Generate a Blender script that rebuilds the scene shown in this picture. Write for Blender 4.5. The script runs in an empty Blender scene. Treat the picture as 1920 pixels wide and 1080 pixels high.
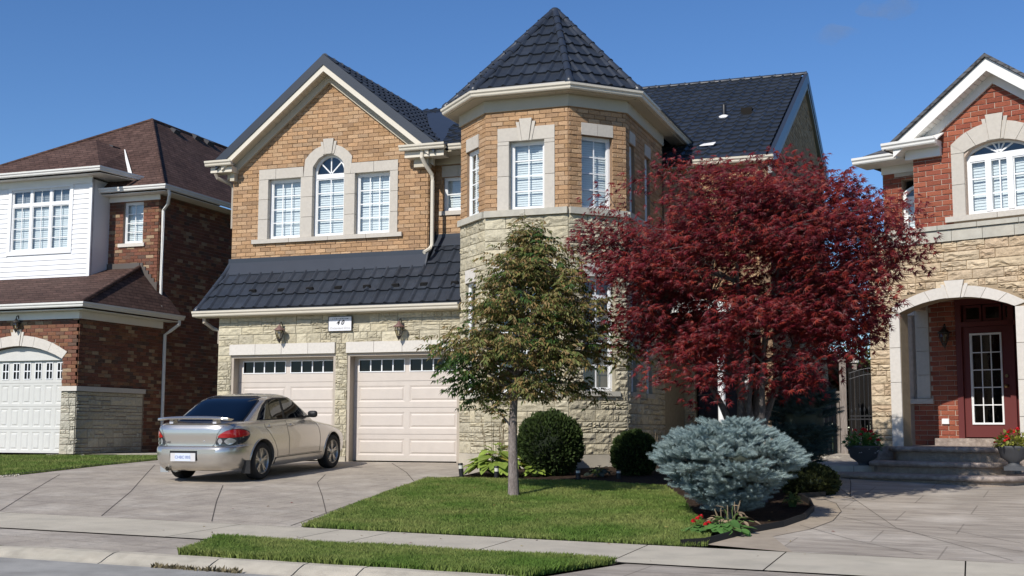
import bpy, bmesh, math, random
import numpy as np
from mathutils import Vector, Matrix, geometry
random.seed(7); rng = np.random.default_rng(7)
S = bpy.context.scene; C = S.collection
PI = math.pi
def rad(a): return math.radians(a)
# ------------------------------------------------------------------ camera (eye at the origin, house front along X)
F_PX, YAW, PITCH, ROLL = 2361.4, .3489, .1117, .0024
_f = Vector((-math.sin(YAW)*math.cos(PITCH), math.cos(YAW)*math.cos(PITCH), math.sin(PITCH)))
_r = Vector((math.cos(YAW), math.sin(YAW), 0)); _u = _r.cross(_f)
_r2 = _r*math.cos(ROLL)+_u*math.sin(ROLL); _u2 = _r2.cross(_f)
cam = bpy.data.cameras.new('camera'); co = bpy.data.objects.new('camera', cam); C.objects.link(co)
co.matrix_world = Matrix(((_r2.x,_u2.x,-_f.x,0),(_r2.y,_u2.y,-_f.y,0),(_r2.z,_u2.z,-_f.z,0),(0,0,0,1)))
cam.sensor_width = 36; cam.lens = F_PX/1920*36; cam.clip_end = 3000; cam.clip_start = .1
S.camera = co
# ------------------------------------------------------------------ daylight
SUN = Vector((.26, 1, -.82)).normalized()          # direction the light travels
elev = math.asin(-SUN.z)
w = bpy.data.worlds.new('World'); S.world = w; w.use_nodes = True
nt = w.node_tree; bg = nt.nodes['Background']
sky = nt.nodes.new('ShaderNodeTexSky'); sky.sky_type = 'NISHITA'; sky.sun_disc = False
sky.sun_elevation = elev; sky.sun_rotation = math.atan2(-SUN.x, -SUN.y)
sky.air_density = .85; sky.dust_density = .05; sky.ozone_density = 4.0; sky.altitude = 0
tc = nt.nodes.new('ShaderNodeTexCoord')
hs = nt.nodes.new('ShaderNodeHueSaturation'); hs.inputs['Saturation'].default_value = 1.17; hs.inputs['Hue'].default_value = .506
nt.links.new(sky.outputs[0], hs.inputs['Color'])
nt.links.new(hs.outputs[0], bg.inputs['Color']); bg.inputs['Strength'].default_value = .125
sun = bpy.data.lights.new('sun', 'SUN'); sun.energy = 4.7; sun.angle = rad(.55); sun.color = (1, .955, .89)
so = bpy.data.objects.new('sun', sun); C.objects.link(so)
so.rotation_euler = SUN.to_track_quat('-Z', 'Y').to_euler()
S.view_settings.view_transform = 'Standard'; S.view_settings.look = 'None'
S.view_settings.gamma = 1; S.view_settings.exposure = 0; S.view_settings.use_curve_mapping = False
S.render.engine = 'CYCLES'
# ------------------------------------------------------------------ measuring helpers
def ray(x, y): return (x-960)/F_PX*_r2-(y-540)/F_PX*_u2+_f
def at(x, y, Y): d = ray(x, y); return d*(Y/d.y)
def atX(x, y, X): d = ray(x, y); return d*(X/d.x)
def proj(p):
    p = Vector(p); z = _f.dot(p)
    if z < .5: return (-9999, -9999, z)
    return (960+F_PX*_r2.dot(p)/z, 540-F_PX*_u2.dot(p)/z, z)
def zs(X): return -1.30-.0158*X
def zg(X, Y):
    """height of the ground"""
    if Y >= 23: return -.655
    if Y >= 13.6: a = zs(X); return a+(-.655-a)*(Y-13.6)/9.4
    if Y >= 12.05: return zs(X)-.03*(13.6-Y)/1.55
    if Y >= 10.75: return zs(X)-.03-.03*(12.05-Y)/1.3
    if Y >= 10.35: return zs(X)-.06-.08*(10.75-Y)/.4
    return zs(X)-.14-.01*max(-6, Y-10.35)*-0.5
def gnd(px, py):
    d = ray(px, py); t = 12.
    for i in range(80):
        p = d*t; t += (p.z-zg(p.x, p.y))*5
    return d*t
# ------------------------------------------------------------------ objects
W = {}
def put(o, parent=None, M=None, kind=None):
    C.objects.link(o); M = M or Matrix.Identity(4)
    W[o.name] = M
    if parent is not None:
        o.parent = parent; o.matrix_parent_inverse = W[parent.name].inverted()
    o.matrix_basis = M
    if kind: o['kind'] = kind
    return o
def thing(name, loc, label, cat, group=None):
    o = bpy.data.objects.new(name, None); o.empty_display_size = .2
    put(o, None, Matrix.Translation(Vector(loc)))
    return tag(o, label, cat, group)
def tag(o, label, cat, group=None):
    o['label'] = label; o['category'] = cat
    if group: o['group'] = group
    return o
class MB:
    def __init__(s): s.v = []; s.f = []; s.sm = []
    def add(s, vs, fs, smooth=False):
        n = len(s.v); s.v += [tuple(v) for v in vs]
        for f in fs: s.f.append(tuple(i+n for i in f)); s.sm.append(smooth)
        return s
    def box(s, a, b):
        x0, y0, z0 = a; x1, y1, z1 = b
        s.add([(x0,y0,z0),(x1,y0,z0),(x1,y1,z0),(x0,y1,z0),(x0,y0,z1),(x1,y0,z1),(x1,y1,z1),(x0,y1,z1)],
              [(0,3,2,1),(4,5,6,7),(0,1,5,4),(1,2,6,5),(2,3,7,6),(3,0,4,7)]); return s
    def tube(s, pts, r, n=8, smooth=True, cap=True):
        pts = [Vector(p) for p in pts]; rs = r if isinstance(r, (list, tuple)) else [r]*len(pts)
        base = len(s.v); up = Vector((0, 0, 1)); rings = []
        for i, p in enumerate(pts):
            t = (pts[min(i+1, len(pts)-1)]-pts[max(i-1, 0)]).normalized()
            a = t.cross(up)
            if a.length < .1: a = t.cross(Vector((1, 0, 0)))
            a.normalize(); b = t.cross(a)
            if i and a.dot(rings[-1][1]) < 0 and abs(a.dot(rings[-1][1])) > .3: a = -a; b = -b
            rings.append((p, a, b, rs[i]))
        vs = []; fs = []
        for p, a, b, q in rings:
            for k in range(n):
                th = 2*PI*k/n; vs.append(p+a*q*math.cos(th)+b*q*math.sin(th))
        for i in range(len(pts)-1):
            for k in range(n):
                fs.append((i*n+k, i*n+(k+1) % n, (i+1)*n+(k+1) % n, (i+1)*n+k))
        s.add(vs, fs, smooth)
        if cap: s.add(vs[:n], [tuple(range(n))[::-1]]); s.add(vs[-n:], [tuple(range(n))])
        return s
    def lathe(s, c, prof, n=16, smooth=True, axis=None):
        """prof = [(r, h)], axis default z"""
        c = Vector(c); ax = Vector(axis or (0, 0, 1)).normalized()
        a = ax.cross(Vector((1, 0, 0))); a = a if a.length > .1 else ax.cross(Vector((0, 1, 0))); a.normalize(); b = ax.cross(a)
        vs = []; fs = []
        for r, h in prof:
            for k in range(n):
                th = 2*PI*k/n; vs.append(c+ax*h+(a*math.cos(th)+b*math.sin(th))*max(r, 1e-4))
        for i in range(len(prof)-1):
            for k in range(n): fs.append((i*n+k, i*n+(k+1) % n, (i+1)*n+(k+1) % n, (i+1)*n+k))
        s.add(vs, fs, smooth); s.add(vs[:n], [tuple(range(n))[::-1]]); s.add(vs[-n:], [tuple(range(n))])
        return s
    def prism(s, poly, off):
        """closed 3-D polygon extruded by vector off"""
        n = len(poly); off = Vector(off); p = [Vector(q) for q in poly]
        nn = Vector((0, 0, 0))
        for i in range(n): a, b = p[i], p[(i+1) % n]; nn += Vector(((a.y-b.y)*(a.z+b.z), (a.z-b.z)*(a.x+b.x), (a.x-b.x)*(a.y+b.y)))
        k = max(range(3), key=lambda i: abs(nn[i])); ij = [i for i in range(3) if i != k]
        tri = geometry.tessellate_polygon([[Vector((q[ij[0]], q[ij[1]], 0)) for q in p]])
        vs = p+[q+off for q in p]
        fs = [tuple(t) for t in tri]+[tuple(i+n for i in t)[::-1] for t in tri]
        fs += [(i, (i+1) % n, (i+1) % n+n, i+n) for i in range(n)]
        s.add(vs, fs); return s
    def mesh(s, name):
        me = bpy.data.meshes.new(name); me.from_pydata(s.v, [], s.f)
        me.polygons.foreach_set('use_smooth', s.sm); me.update()
        bm = bmesh.new(); bm.from_mesh(me); bmesh.ops.recalc_face_normals(bm, faces=bm.faces[:]); bm.to_mesh(me); bm.free()
        return me
    def build(s, name, m, parent=None, kind=None, M=None, smooth_angle=None):
        me = s.mesh(name)
        for q in (m if isinstance(m, (list, tuple)) else [m]): me.materials.append(q)
        return put(bpy.data.objects.new(name, me), parent, M, kind)
def obj(name, me, m, parent=None, M=None, kind=None):
    if m is not None and not me.materials: me.materials.append(m)
    return put(bpy.data.objects.new(name, me), parent, M, kind)
def npmesh(name, V, Fq, smooth=False):
    """V (N,3), Fq (M,k) all faces of the same size"""
    me = bpy.data.meshes.new(name); k = Fq.shape[1]
    me.vertices.add(len(V)); me.vertices.foreach_set('co', V.astype(np.float32).ravel())
    me.loops.add(Fq.size); me.loops.foreach_set('vertex_index', Fq.astype(np.int32).ravel())
    me.polygons.add(len(Fq)); me.polygons.foreach_set('loop_start', np.arange(0, Fq.size, k, dtype=np.int32))
    me.polygons.foreach_set('loop_total', np.full(len(Fq), k, dtype=np.int32))
    me.polygons.foreach_set('use_smooth', np.full(len(Fq), smooth))
    me.update(calc_edges=True); return me
def scatter(name, tv, tf, A, P):
    """copies of a template: A (N,3,3) linear parts (columns = axes), P (N,3)"""
    tv = np.asarray(tv, float); tf = np.asarray(tf, int); N = len(P)
    V = np.einsum('nij,vj->nvi', A, tv)+P[:, None, :]
    Fq = tf[None]+(np.arange(N)*len(tv))[:, None, None]
    return npmesh(name, V.reshape(-1, 3), Fq.reshape(-1, tf.shape[1]))
def frames(d, nrm, s):
    """axes for leaves: x across, y along d, z ~ nrm, scaled by s"""
    d = d/np.linalg.norm(d, axis=1, keepdims=True)
    x = np.cross(d, nrm); x /= np.linalg.norm(x, axis=1, keepdims=True)+1e-9
    z = np.cross(x, d)
    return np.stack([x, d, z], axis=2)*np.asarray(s)[:, None, None]
# ------------------------------------------------------------------ wall frames
class Fr:
    def __init__(s, O, U):
        s.O = Vector((O[0], O[1], 0)); s.U = Vector((U[0], U[1], 0)).normalized(); s.N = Vector((s.U.y, -s.U.x, 0)); s.Z = Vector((0, 0, 1))
    def p(s, u, v, d=0): return s.O+s.U*u+s.Z*v+s.N*d
    def uv(s, x, y, d=0):
        r = ray(x, y); o = s.O+s.N*d; t = s.N.dot(o)/s.N.dot(r); q = r*t-s.O
        return (q.dot(s.U), q.z)
    def M(s, u, v, d, w, h, t):
        X = s.U*w; Y = s.Z*h; Z = s.N*t; o = s.p(u, v, d)
        return Matrix(((X.x, Y.x, Z.x, o.x), (X.y, Y.y, Z.y, o.y), (X.z, Y.z, Z.z, o.z), (0, 0, 0, 1)))
    def shift(s, d): q = s.p(0, 0, d); return Fr((q.x, q.y), (s.U.x, s.U.y))
def fbox(mb, F, u0, u1, v0, v1, d0, d1):
    vs = [F.p(u, v, d) for d in (d0, d1) for u, v in ((u0, v0), (u1, v0), (u1, v1), (u0, v1))]
    mb.add(vs, [(3,2,1,0),(4,5,6,7),(0,1,5,4),(1,2,6,5),(2,3,7,6),(3,0,4,7)]); return mb
def fpoly(mb, F, poly, d0, d1): return mb.prism([F.p(u, v, d0) for u, v in poly], F.N*(d1-d0))
# ------------------------------------------------------------------ materials
def lk(t, a, b): t.links.new(a, b)
def mat(name, c, rough=.75, c2=None, vs=3., var=0., bump=0., bs=40., metal=0., spec=.35, pal=None, isl=0., coat=0., stretch=None, det=4., bump2=0., bs2=8., stain=None, sub=0., trans=0.):
    m = bpy.data.materials.new(name); m.use_nodes = True; t = m.node_tree; b = t.nodes['Principled BSDF']
    def N(k): return t.nodes.new(k)
    geo = N('ShaderNodeNewGeometry'); pos = geo.outputs['Position']
    if stretch:
        mp = N('ShaderNodeVectorMath'); mp.operation = 'MULTIPLY'; mp.inputs[1].default_value = stretch; lk(t, pos, mp.inputs[0]); pos = mp.outputs[0]
    col = None
    if pal or isl:
        oi = N('ShaderNodeObjectInfo'); ad = N('ShaderNodeMath'); ad.operation = 'ADD'
        lk(t, oi.outputs['Random'], ad.inputs[0]); lk(t, geo.outputs['Random Per Island'], ad.inputs[1])
        fr = N('ShaderNodeMath'); fr.operation = 'FRACT'; lk(t, ad.outputs[0], fr.inputs[0]); rnd = fr.outputs[0]
    if pal:
        r = N('ShaderNodeValToRGB'); r.color_ramp.interpolation = 'CONSTANT'
        while len(r.color_ramp.elements) < len(pal): r.color_ramp.elements.new(.5)
        for i, q in enumerate(pal): r.color_ramp.elements[i].position = i/len(pal); r.color_ramp.elements[i].color = (*q, 1)
        lk(t, rnd, r.inputs[0]); col = r.outputs[0]
    else:
        rg = N('ShaderNodeRGB'); rg.outputs[0].default_value = (*c, 1); col = rg.outputs[0]
    if c2 is not None:
        no = N('ShaderNodeTexNoise'); no.inputs['Scale'].default_value = vs; no.inputs['Detail'].default_value = det; no.inputs['Roughness'].default_value = .6; lk(t, pos, no.inputs['Vector'])
        mr = N('ShaderNodeMapRange'); mr.inputs['From Min'].default_value = .35; mr.inputs['From Max'].default_value = .65; lk(t, no.outputs['Fac'], mr.inputs['Value'])
        mx = N('ShaderNodeMixRGB'); lk(t, mr.outputs[0], mx.inputs[0]); lk(t, col, mx.inputs[1]); mx.inputs[2].default_value = (*c2, 1); col = mx.outputs[0]
    if stain:
        no = N('ShaderNodeTexNoise'); no.inputs['Scale'].default_value = stain[1]; no.inputs['Detail'].default_value = 6; lk(t, geo.outputs['Position'], no.inputs['Vector'])
        mr = N('ShaderNodeMapRange'); mr.inputs['From Min'].default_value = .5; mr.inputs['From Max'].default_value = .75; mr.inputs['To Max'].default_value = stain[2]; lk(t, no.outputs['Fac'], mr.inputs['Value'])
        mx = N('ShaderNodeMixRGB'); lk(t, mr.outputs[0], mx.inputs[0]); lk(t, col, mx.inputs[1]); mx.inputs[2].default_value = (*stain[0], 1); col = mx.outputs[0]
    if var:
        no = N('ShaderNodeTexNoise'); no.inputs['Scale'].default_value = vs*4; no.inputs['Detail'].default_value = 5; lk(t, pos, no.inputs['Vector'])
        hv = N('ShaderNodeHueSaturation'); mr = N('ShaderNodeMapRange'); mr.inputs['From Min'].default_value = .3; mr.inputs['From Max'].default_value = .7
        mr.inputs['To Min'].default_value = 1-var; mr.inputs['To Max'].default_value = 1+var; lk(t, no.outputs['Fac'], mr.inputs['Value']); lk(t, mr.outputs[0], hv.inputs['Value']); lk(t, col, hv.inputs['Color']); col = hv.outputs[0]
    if isl:
        hv = N('ShaderNodeHueSaturation'); mr = N('ShaderNodeMapRange'); mu = N('ShaderNodeMath'); mu.operation = 'MULTIPLY'; mu.inputs[1].default_value = 7.31; f2 = N('ShaderNodeMath'); f2.operation = 'FRACT'
        lk(t, rnd, mu.inputs[0]); lk(t, mu.outputs[0], f2.inputs[0]); mr.inputs['To Min'].default_value = 1-isl; mr.inputs['To Max'].default_value = 1+isl; lk(t, f2.outputs[0], mr.inputs['Value'])
        lk(t, mr.outputs[0], hv.inputs['Value']); lk(t, col, hv.inputs['Color']); col = hv.outputs[0]
    lk(t, col, b.inputs['Base Color'])
    b.inputs['Roughness'].default_value = rough; b.inputs['Metallic'].default_value = metal; b.inputs['Specular IOR Level'].default_value = spec
    if coat: b.inputs['Coat Weight'].default_value = coat; b.inputs['Coat Roughness'].default_value = .04
    nin = None
    for st, sc in ((bump, bs), (bump2, bs2)):
        if st:
            no = N('ShaderNodeTexNoise'); no.inputs['Scale'].default_value = sc; no.inputs['Detail'].default_value = 5; lk(t, pos, no.inputs['Vector'])
            bp = N('ShaderNodeBump'); bp.inputs['Strength'].default_value = min(1, st*1.0); bp.inputs['Distance'].default_value = .02; lk(t, no.outputs['Fac'], bp.inputs['Height'])
            if nin: lk(t, nin, bp.inputs['Normal'])
            nin = bp.outputs[0]
    if nin: lk(t, nin, b.inputs['Normal'])
    if trans:
        tr = N('ShaderNodeBsdfTranslucent'); lk(t, col, tr.inputs['Color']); mxs = N('ShaderNodeMixShader'); mxs.inputs[0].default_value = trans
        out = t.nodes['Material Output']; lk(t, b.outputs[0], mxs.inputs[1]); lk(t, tr.outputs[0], mxs.inputs[2]); lk(t, mxs.outputs[0], out.inputs['Surface'])
    return m
def glass(name, tint=(.8, .85, .85), refl=.18, dark=0.):
    m = bpy.data.materials.new(name); m.use_nodes = True; t = m.node_tree; t.nodes.remove(t.nodes['Principled BSDF']); out = t.nodes['Material Output']
    tr = t.nodes.new('ShaderNodeBsdfTransparent'); tr.inputs[0].default_value = (*tint, 1)
    gl = t.nodes.new('ShaderNodeBsdfGlossy'); gl.inputs['Roughness'].default_value = .02
    no = t.nodes.new('ShaderNodeTexNoise'); no.inputs['Scale'].default_value = 1.3; bp = t.nodes.new('ShaderNodeBump'); bp.inputs['Strength'].default_value = .08; bp.inputs['Distance'].default_value = .02
    lk(t, no.outputs['Fac'], bp.inputs['Height']); lk(t, bp.outputs[0], gl.inputs['Normal'])
    fr = t.nodes.new('ShaderNodeLayerWeight'); fr.inputs['Blend'].default_value = .5
    pw = t.nodes.new('ShaderNodeMath'); pw.operation = 'POWER'; pw.inputs[1].default_value = 4; lk(t, fr.outputs['Facing'], pw.inputs[0])
    ad = t.nodes.new('ShaderNodeMath'); ad.operation = 'MULTIPLY_ADD'; ad.use_clamp = True; ad.inputs[1].default_value = .9; ad.inputs[2].default_value = refl; lk(t, pw.outputs[0], ad.inputs[0])
    mx = t.nodes.new('ShaderNodeMixShader'); lk(t, ad.outputs[0], mx.inputs[0]); lk(t, tr.outputs[0], mx.inputs[1]); lk(t, gl.outputs[0], mx.inputs[2]); lk(t, mx.outputs[0], out.inputs['Surface'])
    return m
def shingle(name, c, c2, ex=.14, wd=.3):
    """asphalt shingles: courses read from the height of the surface"""
    m = mat(name, c, .9, c2=c2, vs=1.5, var=.22, bump=.5, bs=120, spec=.2); t = m.node_tree; b = t.nodes['Principled BSDF']
    geo = t.nodes.new('ShaderNodeNewGeometry'); sp = t.nodes.new('ShaderNodeSeparateXYZ'); lk(t, geo.outputs['Position'], sp.inputs[0])
    s = t.nodes.new('ShaderNodeMath'); s.operation = 'ADD'; lk(t, sp.outputs[0], s.inputs[0]); lk(t, sp.outputs[1], s.inputs[1])
    cb = t.nodes.new('ShaderNodeCombineXYZ'); lk(t, s.outputs[0], cb.inputs[0]); lk(t, sp.outputs[2], cb.inputs[1])
    br = t.nodes.new('ShaderNodeTexBrick'); br.inputs['Scale'].default_value = 1; br.inputs['Brick Width'].default_value = wd; br.inputs['Row Height'].default_value = ex*.62
    br.inputs['Mortar Size'].default_value = .012; br.inputs['Mortar Smooth'].default_value = .2
    br.inputs['Color1'].default_value = (.72, .72, .72, 1); br.inputs['Color2'].default_value = (1.15, 1.15, 1.15, 1); br.inputs['Mortar'].default_value = (.35, .35, .35, 1)
    lk(t, cb.outputs[0], br.inputs['Vector'])
    src = b.inputs['Base Color'].links[0].from_socket; mx = t.nodes.new('ShaderNodeMixRGB'); mx.blend_type = 'MULTIPLY'; mx.inputs[0].default_value = .8
    lk(t, src, mx.inputs[1]); lk(t, br.outputs['Color'], mx.inputs[2]); lk(t, mx.outputs[0], b.inputs['Base Color'])
    return m
M_BRICK = mat('buff_brick', (0,0,0), .85, pal=[(.43,.265,.145),(.46,.29,.165),(.40,.245,.13),(.49,.32,.185),(.42,.26,.145),(.36,.225,.13),(.45,.275,.15),(.42,.28,.17)], isl=.13, var=.2, vs=14, bump=.7, bs=70, spec=.15)
M_MORT = mat('mortar', (.27,.18,.115), .95, var=.12, bump=.5, bs=90, spec=.1)
M_RBRICK = mat('red_brick', (0,0,0), .85, pal=[(.30,.092,.055),(.27,.08,.05),(.33,.105,.06),(.25,.075,.047),(.31,.098,.057)], isl=.14, var=.18, vs=14, bump=.6, bs=80, spec=.15)
M_RMORT = mat('pale_mortar', (.50,.40,.32), .95, var=.1, bump=.4, bs=90, spec=.1)
M_MBRICK = mat('mixed_brick', (0,0,0), .88, pal=[(.19,.085,.056),(.215,.092,.06),(.175,.076,.05),(.25,.125,.07),(.12,.075,.056),(.20,.086,.056),(.34,.24,.15),(.15,.085,.06),(.23,.11,.065),(.185,.08,.053),(.21,.09,.06),(.27,.16,.095)], isl=.15, var=.22, vs=12, bump=.7, bs=70, spec=.12)
M_MMORT = mat('grey_mortar', (.28,.22,.175), .95, var=.12, bump=.4, bs=90, spec=.1)
M_STONE = mat('buff_green_stone', (0,0,0), .9, pal=[(.49,.435,.31),(.53,.475,.345),(.455,.405,.29),(.51,.45,.315),(.48,.43,.315),(.44,.39,.28)], isl=.08, c2=None, var=.14, vs=4, bump=.8, bs=45, bump2=.6, bs2=14, spec=.12)
M_SMORT = mat('stone_mortar', (.36,.325,.24), .95, var=.1, bump=.5, bs=60, spec=.1)
M_TSTONE = mat('tan_sandstone', (0,0,0), .9, pal=[(.54,.41,.265),(.57,.45,.30),(.50,.38,.25),(.54,.42,.285),(.59,.47,.32),(.52,.39,.26)], isl=.1, var=.16, vs=4, bump=.8, bs=45, bump2=.6, bs2=14, spec=.12)
M_TMORT = mat('sandstone_mortar', (.34,.26,.17), .95, var=.1, bump=.5, bs=60, spec=.1)
M_GSTONE = mat('pale_stone', (0,0,0), .9, pal=[(.50,.46,.36),(.46,.42,.33),(.53,.49,.39),(.44,.41,.33)], isl=.08, var=.12, vs=4, bump=.8, bs=45, bump2=.5, bs2=14, spec=.12)
M_CAST = mat('cast_stone', (.52,.475,.41), .85, var=.05, vs=5, isl=.03, bump=.15, bs=150, spec=.2)
M_CAST2 = mat('pale_cast_stone', (.62,.575,.51), .85, var=.05, vs=5, isl=.03, bump=.15, bs=150, spec=.2)
M_CAP = mat('weathered_cap_stone', (.50,.46,.38), .88, c2=(.42,.40,.34), vs=2.5, var=.1, bump=.3, bs=80, isl=.06, spec=.15)
M_ALU = mat('cream_aluminium', (.66,.60,.49), .42, var=.03, vs=1, spec=.4)
M_SOFF = mat('cream_soffit', (.50,.45,.35), .6, var=.03, vs=1, spec=.3)
M_WHITE = mat('white_vinyl', (.80,.80,.79), .4, var=.02, vs=2, spec=.4)
M_WALU = mat('white_aluminium', (.78,.76,.71), .45, var=.03, vs=1, spec=.4)
M_DOOR = mat('almond_steel_door', (.56,.495,.43), .5, var=.03, vs=1.5, spec=.35)
M_DOOR2 = mat('pale_garage_door', (.60,.59,.545), .5, var=.03, vs=1.5, spec=.35)
M_TRIMBR = mat('taupe_trim', (.42,.36,.29), .5, var=.03, spec=.3)
M_TILE = mat('charcoal_roof_tile', (.020,.025,.034), .45, c2=(.028,.034,.045), vs=2, var=.12, isl=.14, bump=.12, bs=160, spec=.5)
M_FLASH = mat('charcoal_flashing', (.030,.036,.048), .38, var=.06, vs=1, spec=.5)
M_SHIN = shingle('brown_shingle', (.085,.048,.038), (.115,.068,.054))
M_SHIN2 = shingle('grey_shingle', (.10,.10,.105), (.14,.14,.145))
M_GLASS = glass('window_glass', (.86,.9,.9), .10)
M_DGLASS = glass('dark_glass', (.06,.065,.075), .03)
M_BLIND = mat('white_blind', (.80,.82,.82), .6, spec=.3)
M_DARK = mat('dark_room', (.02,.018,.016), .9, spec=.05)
M_BLACK = mat('black_paint', (.012,.012,.013), .45, spec=.4)
M_CONC = mat('pale_concrete', (.53,.475,.375), .92, c2=(.47,.42,.335), vs=.9, var=.08, bump=.35, bs=180, spec=.15, stain=((.27,.25,.21), 2.2, .35))
M_CURB = mat('curb_concrete', (.54,.48,.38), .92, c2=(.44,.40,.32), vs=1.6, var=.12, bump=.5, bs=150, spec=.12, stain=((.24,.21,.17), 3.5, .5))
M_ROAD = mat('worn_asphalt', (.40,.385,.35), .93, c2=(.35,.335,.305), vs=.7, var=.2, bump=.6, bs=220, spec=.15)
def stamped(name, c, c2, c3, st=(1,1,1), jw=.85, jh=.62, depth=.35):
    m = mat(name, c, .72, c2=c2, vs=1.9, var=.13, bump=.4, bs=50, spec=.3, stretch=st, stain=(c3, 1.1, .7), bump2=.8, bs2=7)
    t = m.node_tree; b = t.nodes['Principled BSDF']; geo = t.nodes.new('ShaderNodeNewGeometry')
    rot = t.nodes.new('ShaderNodeVectorRotate'); rot.rotation_type = 'Z_AXIS'; rot.inputs['Angle'].default_value = .09; lk(t, geo.outputs['Position'], rot.inputs['Vector'])
    br = t.nodes.new('ShaderNodeTexBrick'); br.inputs['Scale'].default_value = 1; br.inputs['Brick Width'].default_value = jw; br.inputs['Row Height'].default_value = jh; br.inputs['Mortar Size'].default_value = .011; br.inputs['Mortar Smooth'].default_value = .3
    br.inputs['Color1'].default_value = (.93,.93,.93,1); br.inputs['Color2'].default_value = (1.05,1.05,1.05,1); br.inputs['Mortar'].default_value = (.55,.55,.55,1); lk(t, rot.outputs[0], br.inputs['Vector'])
    src = b.inputs['Base Color'].links[0].from_socket; mx = t.nodes.new('ShaderNodeMixRGB'); mx.blend_type = 'MULTIPLY'; mx.inputs[0].default_value = .75
    lk(t, src, mx.inputs[1]); lk(t, br.outputs['Color'], mx.inputs[2]); lk(t, mx.outputs[0], b.inputs['Base Color'])
    return m
M_DRIVE = stamped('stamped_driveway', (.41,.355,.285), (.32,.275,.225), (.53,.475,.395))
M_DRIVE2 = stamped('stamped_pale_driveway', (.44,.38,.31), (.29,.25,.205), (.57,.51,.43), st=(.8,3.4,1), jw=1.6, jh=.9)
M_SAND = mat('sandy_border_concrete', (.40,.33,.25), .75, c2=(.33,.275,.21), vs=1.6, var=.12, bump=.35, bs=60, spec=.25)
M_JOINT = mat('dark_joint', (.10,.088,.075), .95, spec=.05)  # dark tone of the paving joints
M_MULCH = mat('dark_mulch', (.035,.024,.017), .97, c2=(.06,.04,.028), vs=12, var=.3, bump=1, bs=60, bump2=.8, bs2=20, spec=.05)
M_TURF = mat('turf_soil', (.055,.085,.022), .97, c2=(.07,.075,.028), vs=5, var=.3, bump=1, bs=80, spec=.05)
M_GRASS = mat('grass_blades', (.12,.205,.034), .7, c2=(.25,.28,.08), vs=1.1, var=.12, isl=.3, spec=.25, trans=.3)
M_EDGE = mat('black_edging', (.015,.014,.013), .6, spec=.3)
M_WOOD = mat('weathered_wood', (.20,.165,.14), .9, c2=(.27,.235,.21), vs=6, var=.2, bump=.4, bs=60, spec=.15, stretch=(6,6,.6), isl=.2)
M_IRON = mat('black_iron', (.02,.02,.022), .4, spec=.5)
M_GRAVEL = mat('pale_gravel', (0,0,0), .9, pal=[(.5,.45,.36),(.42,.38,.31),(.58,.53,.44),(.36,.33,.28)], isl=.2, spec=.15)
# ------------------------------------------------------------------ pieces (bricks, stones, tiles)
def rock_unit(i):
    """unit block, split-faced front (z from 0 to 1)"""
    r = random.Random(i); nx, ny = 5, 4; mb = MB(); top = []
    ridge = r.uniform(.25, .5)
    for j in range(ny+1):
        for k in range(nx+1):
            x = k/nx; y = j/ny; e = 1 if 0 < k < nx and 0 < j < ny else 0
            z = .35 if not e else .62+r.uniform(-.22, .38)-(.25 if y < ridge and r.random() < .6 else 0)
            jx = r.uniform(-.06, .06)*e; jy = r.uniform(-.06, .06)*e
            top.append((x+jx, y+jy, z))
    n = nx+1; fs = []
    for j in range(ny):
        for k in range(nx): fs.append((j*n+k, j*n+k+1, (j+1)*n+k+1, (j+1)*n+k))
    rim = [k for k in range(n)]+[j*n+nx for j in range(1, ny+1)]+[ny*n+k for k in range(nx-1, -1, -1)]+[j*n for j in range(ny-1, 0, -1)]
    base = len(top); vs = top+[(top[q][0], top[q][1], 0) for q in rim]
    for a in range(len(rim)): b = (a+1) % len(rim); fs.append((rim[a], base+a, base+b, rim[b]))
    me = bpy.data.meshes.new('split_faced_block'); me.from_pydata(vs, [], fs); me.update(); return me
def brick_unit(i):
    r = random.Random(100+i); mb = []
    def q(x, y, z): return (x+r.uniform(-.008, .008), y+r.uniform(-.03, .03), z)
    b = .02; zt = [r.uniform(.75, 1.15) for _ in range(4)]
    vs = [(0,0,0),(1,0,0),(1,1,0),(0,1,0), q(0,0,.7),q(1,0,.7),q(1,1,.7),q(0,1,.7), (b,.09,zt[0]),(1-b,.09,zt[1]),(1-b,.91,zt[2]),(b,.91,zt[3])]
    fs = [(4,0,1,5),(5,1,2,6),(6,2,3,7),(7,3,0,4),(8,4,5,9),(9,5,6,10),(10,6,7,11),(11,7,4,8),(8,9,10,11)]
    me = bpy.data.meshes.new('brick'); me.from_pydata(vs, [], fs); me.update(); return me
BR = [brick_unit(i) for i in range(6)]; RK = [rock_unit(i) for i in range(10)]
def copyset(ms, m):
    out = []
    for a in ms: b = a.copy(); b.materials.append(m); out.append(b)
    return out
class Pieces:
    def __init__(s): s.it = []
    def add(s, me, M, area=1.):
        c = M @ Vector((.5, .5, 0)); x, y, z = proj(c)
        vis = -30 < x < 1950 and -30 < y < 1110 and z > .5
        s.it.append((area/(z*z) if vis else 0, me, M, vis))
    def done(s, name, stuffname, parent, m, limit=300, minvis=True):
        s.it.sort(key=lambda q: -q[0]); a = [q for q in s.it[:limit] if q[3]]; b = s.it[len(a):]
        for q in a: obj(name, q[1], m, parent, q[2])
        if b:
            V = []; Fs = []; n = 0
            cache = {}
            for _, me, M, _v in b:
                if me.name not in cache:
                    cache[me.name] = ([v.co.copy() for v in me.vertices], [tuple(p.vertices) for p in me.polygons])
                vs, fs = cache[me.name]
                V += [tuple(M @ v) for v in vs]; Fs += [tuple(i+n for i in f) for f in fs]; n += len(vs)
            me = bpy.data.meshes.new(stuffname); me.from_pydata(V, [], Fs); me.update()
            obj(stuffname, me, m, parent, kind='stuff')
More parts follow.
